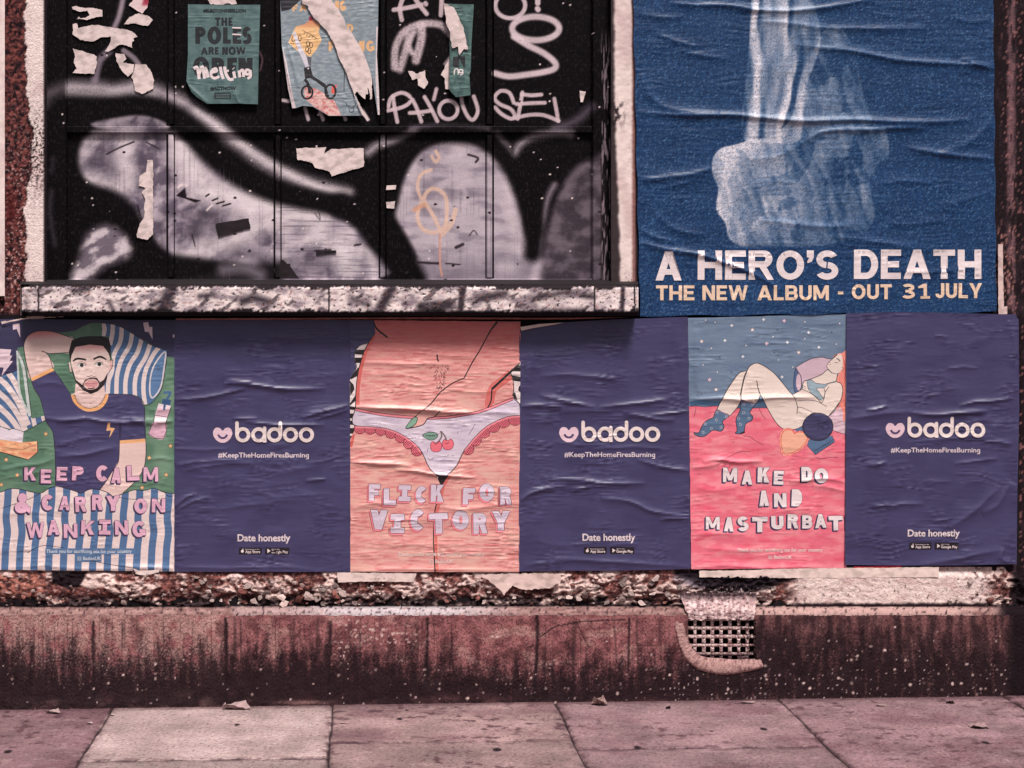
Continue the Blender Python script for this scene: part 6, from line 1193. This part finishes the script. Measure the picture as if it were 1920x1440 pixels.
for wd_, x0_, x1_, y0_, y1_, g_ in (("THE", 1230, 1302, 535, 563, .1), ("NEW", 1317, 1402, 535, 563, .1), ("ALBUM", 1420, 1554, 535, 563, .1), ("-", 1571, 1581, 534, 562, .1), ("OUT", 1597, 1672, 533, 561, .1), ("31", 1690, 1738, 532, 560, .16), ("JULY", 1754, 1841, 531, 559, .1)):
    flat_print("release_word", setline(wd_, x0_, x1_, y0_, y1_, .225, g_), (234, 200, 176), root8, H8, .010)

# ------------------------------------------------------------------ small bills and scraps on the shutter
def bill(name, label, cat, outline, color, H=None, d=-.040, mat=M_PAPER, T=None, group=None, step=3.0, deco=None, names={}):
    out = [T(q) for q in outline] if T else outline
    q = np.array(out); root = thing(name, label, cat, tuple(map(float, W(q[:, 0].mean(), q[:, 1].max(), d))), group)
    pr = Print(out, H or creases([], 40, .3), d, T, step); pr.paint(color)
    if deco: deco(pr)
    pr.build(root, names, mat); return root
def rough_edge(pts, amp=1.5, step=4.0, seed=0):
    rnd = random.Random(seed); o = []; n = len(pts)
    for i in range(n):
        a, b = np.array(pts[i], float), np.array(pts[(i + 1) % n], float); k = max(1, int(np.hypot(*(b - a)) / step)); nn = np.array([-(b - a)[1], (b - a)[0]]) / (np.hypot(*(b - a)) + 1e-6)
        for j in range(k): o.append(tuple(a + (b - a) * j / k + nn * (rnd.uniform(-amp, amp) if j else 0)))
    return o
TP = Zf(340, 0, 6.857)
HP = creases([([(352, 160), (372, 178), (390, 194)], 1.6, 4), ([(440, 170), (444, 186), (452, 196)], 1.0, 3)], 41, .25)
def deco_p(pr):
    K_ = (30, 31, 36); D = lambda c, b, t=.3, w_='a': pr.add(put(c, b, t), K_, 'lettering:' + w_)
    for c, b in (('T', (430, 225, 505, 333)), ('H', (515, 225, 590, 333)), ('E', (605, 225, 658, 333))): D(c, b, .27, 'THE' + c)
    for c, b in (('P', (180, 345, 312, 565)), ('O', (335, 340, 515, 572)), ('L', (535, 350, 638, 562)), ('E', (660, 355, 770, 565)), ('S', (782, 342, 905, 572))): D(c, b, .28, 'POLES' + c)
    for c, b in (('A', (250, 610, 342, 705)), ('R', (350, 605, 422, 703)), ('E', (430, 605, 480, 703)), ('N', (525, 605, 598, 705)), ('O', (606, 603, 700, 707)), ('W', (706, 607, 826, 703))): D(c, b, .27, 'ARENOW' + c + str(b[0]))
    for c, b in (('O', (150, 728, 360, 1000)), ('P', (390, 740, 552, 1000)), ('E', (590, 742, 715, 1000)), ('N', (735, 745, 915, 1002))): D(c, b, .28, 'OPEN' + c)
    wt = (230, 210, 212)
    for s_, w_ in (([(160, 885), (205, 870), (230, 1015)], 40), ([(225, 960), (270, 855), (300, 1010)], 40), ([(300, 870), (320, 900), (345, 995)], 40), ([(380, 930), (450, 915), (440, 880), (390, 910), (385, 975), (430, 1005), (490, 980)], 34), ([(500, 858), (515, 940), (540, 1015)], 38), ([(555, 855), (575, 950), (620, 1020), (670, 1015)], 38), ([(545, 915), (610, 908)], 26), ([(672, 920), (690, 1005)], 38), ([(668, 876), (674, 882)], 36), ([(740, 905), (755, 995)], 36), ([(745, 930), (790, 900), (800, 990)], 34), ([(880, 905), (835, 900), (830, 950), (875, 950), (885, 905), (890, 980), (850, 1010)], 34), ([(655, 355), (770, 360)], 18), ([(655, 440), (770, 446)], 18)): pr.line(s_, w_, wt, 'painted_scrawl:%d' % s_[0][0])
    pr.add(rect(425, 1190, 635, 1275), K_, 'lettering:box')
    for y_ in (1212, 1236, 1256): pr.line([(440, y_), (620, y_)], 9, (96, 118, 118), 'lettering:box', sm=False)
bp = bill("bill", "teal bill reading THE POLES ARE NOW OPEN with melting scrawled in white", "small poster", [(85, 55), (550, 60), (1015, 60), (1002, 500), (992, 900), (985, 1340), (700, 1332), (330, 1335), (200, 1250), (130, 1180), (65, 1040), (85, 700)], lambda x, y: mix((88, 112, 112), (74, 98, 100), ss(.4, .65, fbm(x / 16, y / 16, 360, 3))), HP, -.040, M_PAPER, TP, None, 2.2, deco_p, {'sheet': 'sheet'})
its = []
for t_, cx_, y_, cp, wd in (("#ELECTIONREBELLION", 421, 22.6, 5.6, 80), ("#ACTNOW", 418.5, 168.5, 6.4, 48)): v, f = text(t_, cx_, y_, cp, .035, 'CENTER', width=wd); print_text("hashtag", [(v, f, (34, 36, 42))], HP, -.040, bp)

TS = Zf(500, 0, 6.0)
HS = creases([([(530, 90), (540, 140), (552, 190)], 2.5, 4), ([(538, 80), (552, 130), (560, 165)], 1.5, 4)], 42, .35)
def deco_s(pr):
    og = (230, 176, 128)
    for c, b in (('N', (770, 10, 815, 120)), ('G', (822, 5, 890, 125)), ('D', (905, 270, 975, 360)), ('F', (697, 462, 755, 575)), ('N', (1040, 460, 1100, 575)), ('G', (1120, 455, 1212, 580)), ('F', (290, 50, 350, 130)), ('A', (372, 40, 450, 125))): pr.add(put(c, b, .27), og, 'lettering:' + c + str(b[0]))
    tg_ = [(500, 215), (560, 240), (605, 282), (585, 360), (618, 450), (560, 560), (490, 642), (430, 610), (330, 560), (245, 480), (300, 350), (330, 300), (430, 270)]
    pr.add(tg_, lambda x, y: mix((236, 186, 134), (220, 130, 100), .8 * ss(56, 40, y)), 'ear_tag'); pr.add(ell(497, 210, 26, n=14), (150, 40, 60), 'ear_tag')
    for l_ in ([(400, 340), (480, 380), (572, 440)], [(430, 360), (418, 385)], [(460, 378), (445, 405)], [(490, 395), (475, 420)], [(520, 412), (505, 436)], [(545, 428), (535, 450)]): pr.line(l_, 6, (70, 44, 40), 'ear_tag', sm=False)
    for cx_, cy_ in ((300, 440), (372, 430), (465, 490), (500, 510), (455, 555), (480, 575)): pr.line(ell(cx_, cy_, 17, 30, 12), 8, (60, 38, 36), 'ear_tag', sm=False, closed=True)
    pr.add([(290, 365), (320, 350), (345, 420), (400, 540), (492, 735), (440, 758), (380, 620), (330, 500)], (216, 206, 216), 'scissors')
    pr.add([(450, 640), (505, 640), (500, 750), (470, 730)], (96, 92, 104), 'scissors')
    K_ = (34, 28, 34)
    pr.add([(418, 765), (492, 745), (520, 855), (600, 905), (668, 950), (640, 985), (560, 920), (490, 880), (432, 890)], K_, 'scissors')
    pr.add([(480, 985), (560, 1000), (640, 1045), (700, 1110), (760, 1130), (840, 1300), (700, 1300), (520, 1190), (432, 1110), (420, 1020), (440, 980)], lambda x, y: mix((230, 186, 180), (204, 110, 112), ss(.48, .66, fbm(x / 9, y / 6, 361, 3))), 'hand'); pr.add([(735, 962), (792, 955), (765, 1060), (725, 1045)], (232, 96, 84), 'hand')
    pr.line([(430, 890), (465, 950), (488, 1050)], 34, K_, 'scissors'); pr.line([(655, 960), (672, 1040), (690, 1090)], 30, K_, 'scissors'); pr.line(ell(718, 1030, 58, 78, 18), 24, K_, 'scissors', sm=False, closed=True); pr.line(ell(455, 1040, 62, 72, 18), 22, K_, 'scissors', sm=False, closed=True)
    pr.add(ell(468, 770, 10, n=10), (220, 206, 212), 'scissors')
    for l_ in ([(895, 1150), (905, 1190), (945, 1205), (990, 1195), (1005, 1150)], [(925, 1205), (935, 1260), (970, 1260), (980, 1205)], [(940, 1215), (955, 1220), (970, 1215)], [(875, 810), (870, 1030)]): pr.line(l_, 9, (60, 64, 74), 'bull_emblem' if l_[0][0] > 880 else 'sheet')
    pr.add([(150, -10), (390, -10), (330, 50), (260, 110), (165, 130)], (40, 36, 44), 'sheet')
    pr.add([(175, 520), (210, 780), (240, 1000), (290, 1218), (330, 1215), (275, 980), (225, 700)], (224, 204, 208), 'sheet'); pr.add([(1232, 300), (1252, 300), (1245, 620), (1262, 1000), (1272, 1295), (1250, 1292), (1225, 900)], (220, 200, 204), 'sheet')
bill("bill", "torn grey bill showing scissors cutting an orange ear tag, letters half stripped away", "small poster", [(150, -60), (1258, -60), (1252, 300), (1240, 620), (1262, 1000), (1272, 1292), (1250, 1290), (1190, 880), (1130, 735), (1050, 760), (1000, 1050), (1078, 1300), (700, 1303), (520, 1200), (400, 1190), (330, 1215), (288, 1218), (240, 1000), (170, 520)], lambda x, y: mix((130, 140, 150), (152, 160, 168), ss(.42, .64, fbm(x / 12 + y / 30, y / 5, 362, 3))), HS, -.041, M_PAPER, TS, None, 2.2, deco_s)
def scrap(label, pts, seed, T=None, d=-.038, col=(228, 204, 202), amp=.8, name="torn_paper", curl=1.4, shade=None, group="white paper scraps left on the shutter", step=2.6):
    q = [T(p) for p in pts] if T else pts; q = rough_edge(rough_edge(q, amp, 5.0, seed), amp * .7, 1.8, seed + 50); c0 = np.array(q).mean(0); L_ = np.hypot(*(np.array(q) - c0).T).max()
    def H(x, y): return curl * (np.hypot(x - c0[0], y - c0[1]) / L_) ** 2 + 1.6 * (fbm(x / 16, y / 10, 400 + seed, 3) - .4)
    b = W(c0[0], np.array(q)[:, 1].max(), d); root = thing(name, label, "paper scrap", tuple(map(float, b)), group)
    pr = Print(q, H, d, None, step); pr.paint(shade or (lambda x, y: mix(np.array(col, float), np.array(col) * .86, ss(.45, .68, fbm(x / 20, y / 14, 420 + seed, 4))))); pr.build(root, {'sheet': 'sheet'}, M_SCRAP)
    return root
scrap("long white torn strip hanging diagonally across the scissors bill", [(388, -60), (700, -60), (745, 20), (860, 190), (900, 290), (990, 420), (1060, 540), (1130, 700), (1185, 880), (1185, 1110), (1160, 1120), (1160, 1050), (1135, 980), (1140, 1060), (1112, 1060), (1110, 1115), (1060, 1080), (1015, 1030), (990, 1060), (1085, 1240), (1160, 1350), (1130, 1362), (1075, 1290), (1050, 1230), (960, 1000), (880, 780), (800, 620), (760, 490), (690, 370), (600, 270), (540, 210), (470, 110), (470, 70), (400, 40)], 1, TS, -.034)
scrap("white torn label with a ragged lower edge in the third panel column", [(555, 278), (612, 276), (606, 290), (622, 279), (682, 278), (682, 312), (650, 322), (622, 331), (618, 322), (590, 314), (586, 306), (572, 302), (558, 300)], 2, None, -.0515)
scrap("narrow white torn strip standing beside the first mullion of the lower row", [(276, 300), (287, 300), (287, 440), (276, 450), (258, 446), (256, 440), (262, 420), (270, 408), (272, 372), (266, 360), (274, 352), (260, 348), (262, 330), (274, 322)], 3, None, -.0515)
T7 = Zf(110, 0, 6.0)
scrap("winged white torn paper, widest scrap of the top left panel", [(160, 270), (205, 262), (222, 320), (330, 290), (450, 280), (600, 310), (800, 345), (850, 370), (888, 412), (840, 430), (850, 460), (825, 470), (830, 540), (740, 508), (690, 500), (560, 582), (522, 576), (580, 480), (585, 410), (480, 420), (390, 468), (240, 450), (160, 390)], 4, T7, -.0515)
scrap("white torn paper with a frayed left edge under the winged scrap", [(160, 550), (260, 570), (400, 615), (430, 640), (425, 740), (400, 832), (160, 822), (205, 770), (170, 700), (185, 640)], 5, T7, -.0515)
scrap("small grey white scrap with a forked end, left of the top left panel's drip", [(150, 78), (200, 66), (262, 85), (420, 95), (492, 112), (490, 190), (430, 190), (330, 222), (200, 212), (300, 200), (350, 170), (325, 122), (250, 132), (160, 106)], 6, T7, -.0515)
scrap("curled pink white scrap right of the drip in the top left panel", [(738, 275), (800, 190), (900, 150), (1020, 185), (1062, 225), (1000, 292), (850, 262)], 7, T7, -.0515)
scrap("white scrap with a red printed corner at the top of the first panel column", [(790, 60), (850, -20), (1020, -40), (1000, 80), (940, 152), (850, 100)], 8, T7, -.0515, shade=lambda x, y: mix(np.array([226., 196, 198]), (168, 60, 80), ss(266, 272, x + .3 * y) * ss(14, 6, y)))
scrap("lumpy white paper hanging by the first mullion over the spray arc", [(862, 720), (990, 730), (1032, 790), (1075, 900), (1062, 1000), (940, 1056), (860, 1022), (832, 890), (818, 870), (850, 800)], 9, T7, -.0515)
scrap("round white scrap in the dark oval of the top left panel", [(640, 600), (740, 610), (762, 660), (720, 705), (850, 722), (842, 800), (780, 862), (722, 812), (650, 690)], 10, T7, -.0515)
scrap("crumpled white paper above the teal bill", [(305, -60), (660, -60), (715, 50), (650, 60), (600, 35), (540, 60), (370, 52)], 11, TP, -.043)
TQ = Zf(560, 0, 3.0)
scrap("white strip torn off the teal remnant in the fourth panel column", [(815, 15), (872, 42), (925, 150), (952, 280), (930, 275), (905, 312), (895, 262), (862, 272), (850, 175), (832, 140)], 12, TQ, -.036)
scrap("white torn tatter hanging below the letter m on the fourth panel", [(855, 305), (862, 360), (850, 505), (825, 502), (822, 440), (800, 420), (835, 350)], 13, TQ, -.0515)
scrap("star shaped white scrap above the painted word PHOU", [(615, 400), (640, 400), (665, 415), (712, 395), (715, 440), (728, 465), (705, 500), (672, 480), (668, 440), (640, 450)], 14, TQ, -.0515)
scrap("tiny white tag at the end of the painted letters SEI", [(1580, 510), (1615, 515), (1598, 575), (1585, 575)], 15, TQ, -.0515, amp=.3)
scrap("small white square left of the sprayed arch, upper of two", [(725, 348), (743, 347), (742, 355), (724, 356)], 16, None, -.0515, amp=.3)
scrap("small white square left of the sprayed arch, lower of two", [(724, 379), (741, 377), (739, 391), (725, 390)], 17, None, -.0515, amp=.3)
def deco_q(pr):
    pr.add([(868, 320), (936, 315), (936, 370), (930, 385), (905, 330), (900, 380), (868, 375)], (32, 30, 34), 'lettering')
    for s_ in ([(875, 420), (878, 392), (895, 390), (898, 420)], [(922, 392), (905, 392), (905, 408), (920, 408), (922, 392), (922, 415), (908, 422)]): pr.line(s_, 7, (226, 208, 210), 'lettering')
    pr.line([(880, 48), (905, 50)], 8, (46, 62, 62), 'lettering', sm=False)
bill("bill", "torn teal bill remnant under a white tear in the fourth panel column", "small poster", [(818, 20), (985, 25), (972, 250), (968, 400), (960, 420), (968, 535), (885, 547), (860, 520), (845, 500), (850, 350), (850, 170)], lambda x, y: mix((80, 108, 104), (60, 84, 84), ss(.45, .6, fbm(x / 10, y / 14, 363, 3))), creases([], 43, .4), -.040, M_PAPER, TQ, None, 2.2, deco_q)
def tape(label, pts, seed): return scrap(label, pts, seed, None, -.0515, (40, 31, 36), .4, "dark_patch", .6, None, None)
tape("black rectangular patch stuck on the second lower panel", [(404, 419), (466, 409), (470, 428), (410, 444)], 20)
tape("short black strip stuck low on the third lower panel", [(592, 471), (630, 469), (631, 475), (593, 477)], 21)
tape("black torn shard at the foot of the second mullion", [(512, 505), (530, 487), (545, 500), (562, 524), (520, 524)], 22)

# ------------------------------------------------------------------ scraps under the row, litter on the pavement
UN = "paper remnants under the row of posters"
scrap("white paper strip showing below the salmon poster's left half", [(632, 1073), (781, 1075), (776, 1091), (700, 1090), (634, 1092)], 30, None, .012, (230, 204, 198), .5, "torn_paper", 3, None, UN)
scrap("peeled paper flap hanging below the salmon poster's right corner", [(888, 1077), (935, 1076), (1050, 1074), (1050, 1090), (1030, 1102), (985, 1106), (960, 1098), (945, 1116), (930, 1100), (915, 1086)], 31, None, .016, (226, 196, 190), 1.2, "torn_paper", 14, None, UN)
scrap("long cream paper strip stuck below the starry poster", [(1311, 1070), (1400, 1069), (1480, 1066), (1600, 1065), (1760, 1063), (1760, 1082), (1500, 1084), (1380, 1083), (1311, 1082)], 32, None, .010, (232, 206, 198), .5, "torn_paper", 2, None, UN)
scrap("white scalloped paper edge below the striped blanket poster", [(250, 1066), (300, 1064), (298, 1073), (285, 1076), (270, 1079), (255, 1076)], 33, None, .009, (232, 208, 204), .8, "torn_paper", 3, None, UN)
scrap("red paper sliver showing below the right end of the row", [(1600, 1062), (1690, 1060), (1690, 1064.5), (1602, 1066)], 34, None, .009, (206, 60, 76), .3, "torn_paper", 1, None, UN, 2)
scrap("pale paper strip by the big blue poster's lower right corner", [(1871, 458), (1880, 458), (1882, 575), (1888, 574), (1888, 589), (1872, 589)], 35, None, .008, (222, 190, 186), .4, "torn_paper", 1.5, None, None)
scrap("frayed white paper edge running along the sill above the first poster", [(2, 603), (60, 594), (120, 594), (40, 599), (4, 608)], 36, None, .012, (226, 196, 192), .6, "torn_paper", 2, None, None)
scrap("thin pink paper edge peeling under the sill above the salmon poster", [(330, 597), (560, 596), (820, 594.5), (1000, 596), (1180, 595), (1060, 599), (760, 598.5), (330, 600)], 37, None, .012, (176, 112, 106), .25, "torn_paper", 2, None, None)

def litter(label, px, py, size, seed, col, name, asp=.6, curl=.5, cat="litter", rot=0):
    """a small crumpled piece lying on the pavement; (px, py) measured in the photograph"""
    lo, hi = .0, .6
    for _ in range(40):
        m_ = (lo + hi) / 2; k = D / (D - m_); x_ = CX + ((px - 960) * S - CX) / k; z = gz(x_); py_ = 1330 - (CZ + (z - CZ) * k) / S
        lo, hi = (m_, hi) if py_ < py else (lo, m_)
    root = thing(name, label, cat, (float(x_), -m_, float(gz(x_)) + .001), "litter on the pavement"); rnd = random.Random(seed); n = 7; vs = []; L_ = size * S / 2
    for j in range(n):
        for i in range(n):
            u, v_ = i / (n - 1) * 2 - 1, j / (n - 1) * 2 - 1; r_ = max(abs(u), abs(v_)); s_ = r_ / (math.hypot(u, v_) + 1e-6) * (1 + rnd.uniform(-.18, .18)) if r_ else 1
            a, b = u * s_ * L_, v_ * s_ * L_ * asp; h_ = L_ * curl * (abs(v_) ** 1.5 * .8 + .35 * rnd.random() + .5 * u * v_); c_, sn = math.cos(rot), math.sin(rot)
            vs.append((a * c_ - b * sn, a * sn + b * c_, max(0.0005, h_)))
    F_ = [(j * n + i, j * n + i + 1, (j + 1) * n + i + 1, (j + 1) * n + i) for j in range(n - 1) for i in range(n - 1)]
    cc = np.array([np.array(col) * rnd.uniform(.85, 1.05) for _ in vs])
    mesh("crumpled_sheet", np.array(vs) + np.array(root.location), F_, M_SCRAP, root, col=lin(np.clip(cc, 0, 240), .5), smooth_=False)
    return root
litter("white and red crushed wrapper at the wall foot above the pale slab", 440, 1330, 52, 1, (224, 190, 190), "wrapper", .35, .35)
litter("curled pale dry leaf at the wall foot right of the pale slab", 1124, 1322, 28, 2, (186, 150, 146), "dry_leaf", .7, .8)
litter("pale paper bit on the left slab under the wall", 98, 1337, 24, 3, (214, 184, 182), "paper_bit", .5, .4)
litter("oval pale petal on the left slab near the pale slab's edge", 168, 1357, 13, 4, (216, 190, 188), "paper_bit", .5, .3)
litter("short white cigarette end on the joint left of the pale slab", 210, 1342, 10, 5, (220, 196, 192), "paper_bit", .5, .4)
litter("flat pale leaf on the slab right of the pale slab", 647, 1357, 20, 6, (196, 162, 160), "dry_leaf", .5, .15)
litter("largest dry leaf in the heap at the far right corner", 1882, 1299, 18, 7, (180, 140, 136), "dry_leaf", .9, .9)
litter("brown leaf lying flat left of the far right corner", 1862, 1300, 16, 8, (160, 116, 112), "dry_leaf", .7, .6)
litter("dark leaf lying by the far right joint", 1783, 1319, 16, 9, (70, 46, 50), "dry_leaf", .5, .4)
litter("pale flattened scrap in the middle of the last full slab", 1835, 1364, 34, 10, (180, 146, 148), "paper_bit", .7, .25)
litter("small dark twig bit on the slab below the vent", 1253, 1329, 11, 11, (60, 40, 46), "twig_bit", .6, .6)
litter("pale shard at the wall foot right of the vent", 1526, 1309, 16, 12, (206, 172, 168), "paper_bit", .6, .7)
litter("thin pale flake lying on the slab under the vent", 1402, 1318, 30, 13, (196, 164, 162), "paper_bit", .3, .1)
litter("pale flake on the slab right of the long joint", 1652, 1324, 22, 14, (200, 166, 164), "paper_bit", .35, .15)
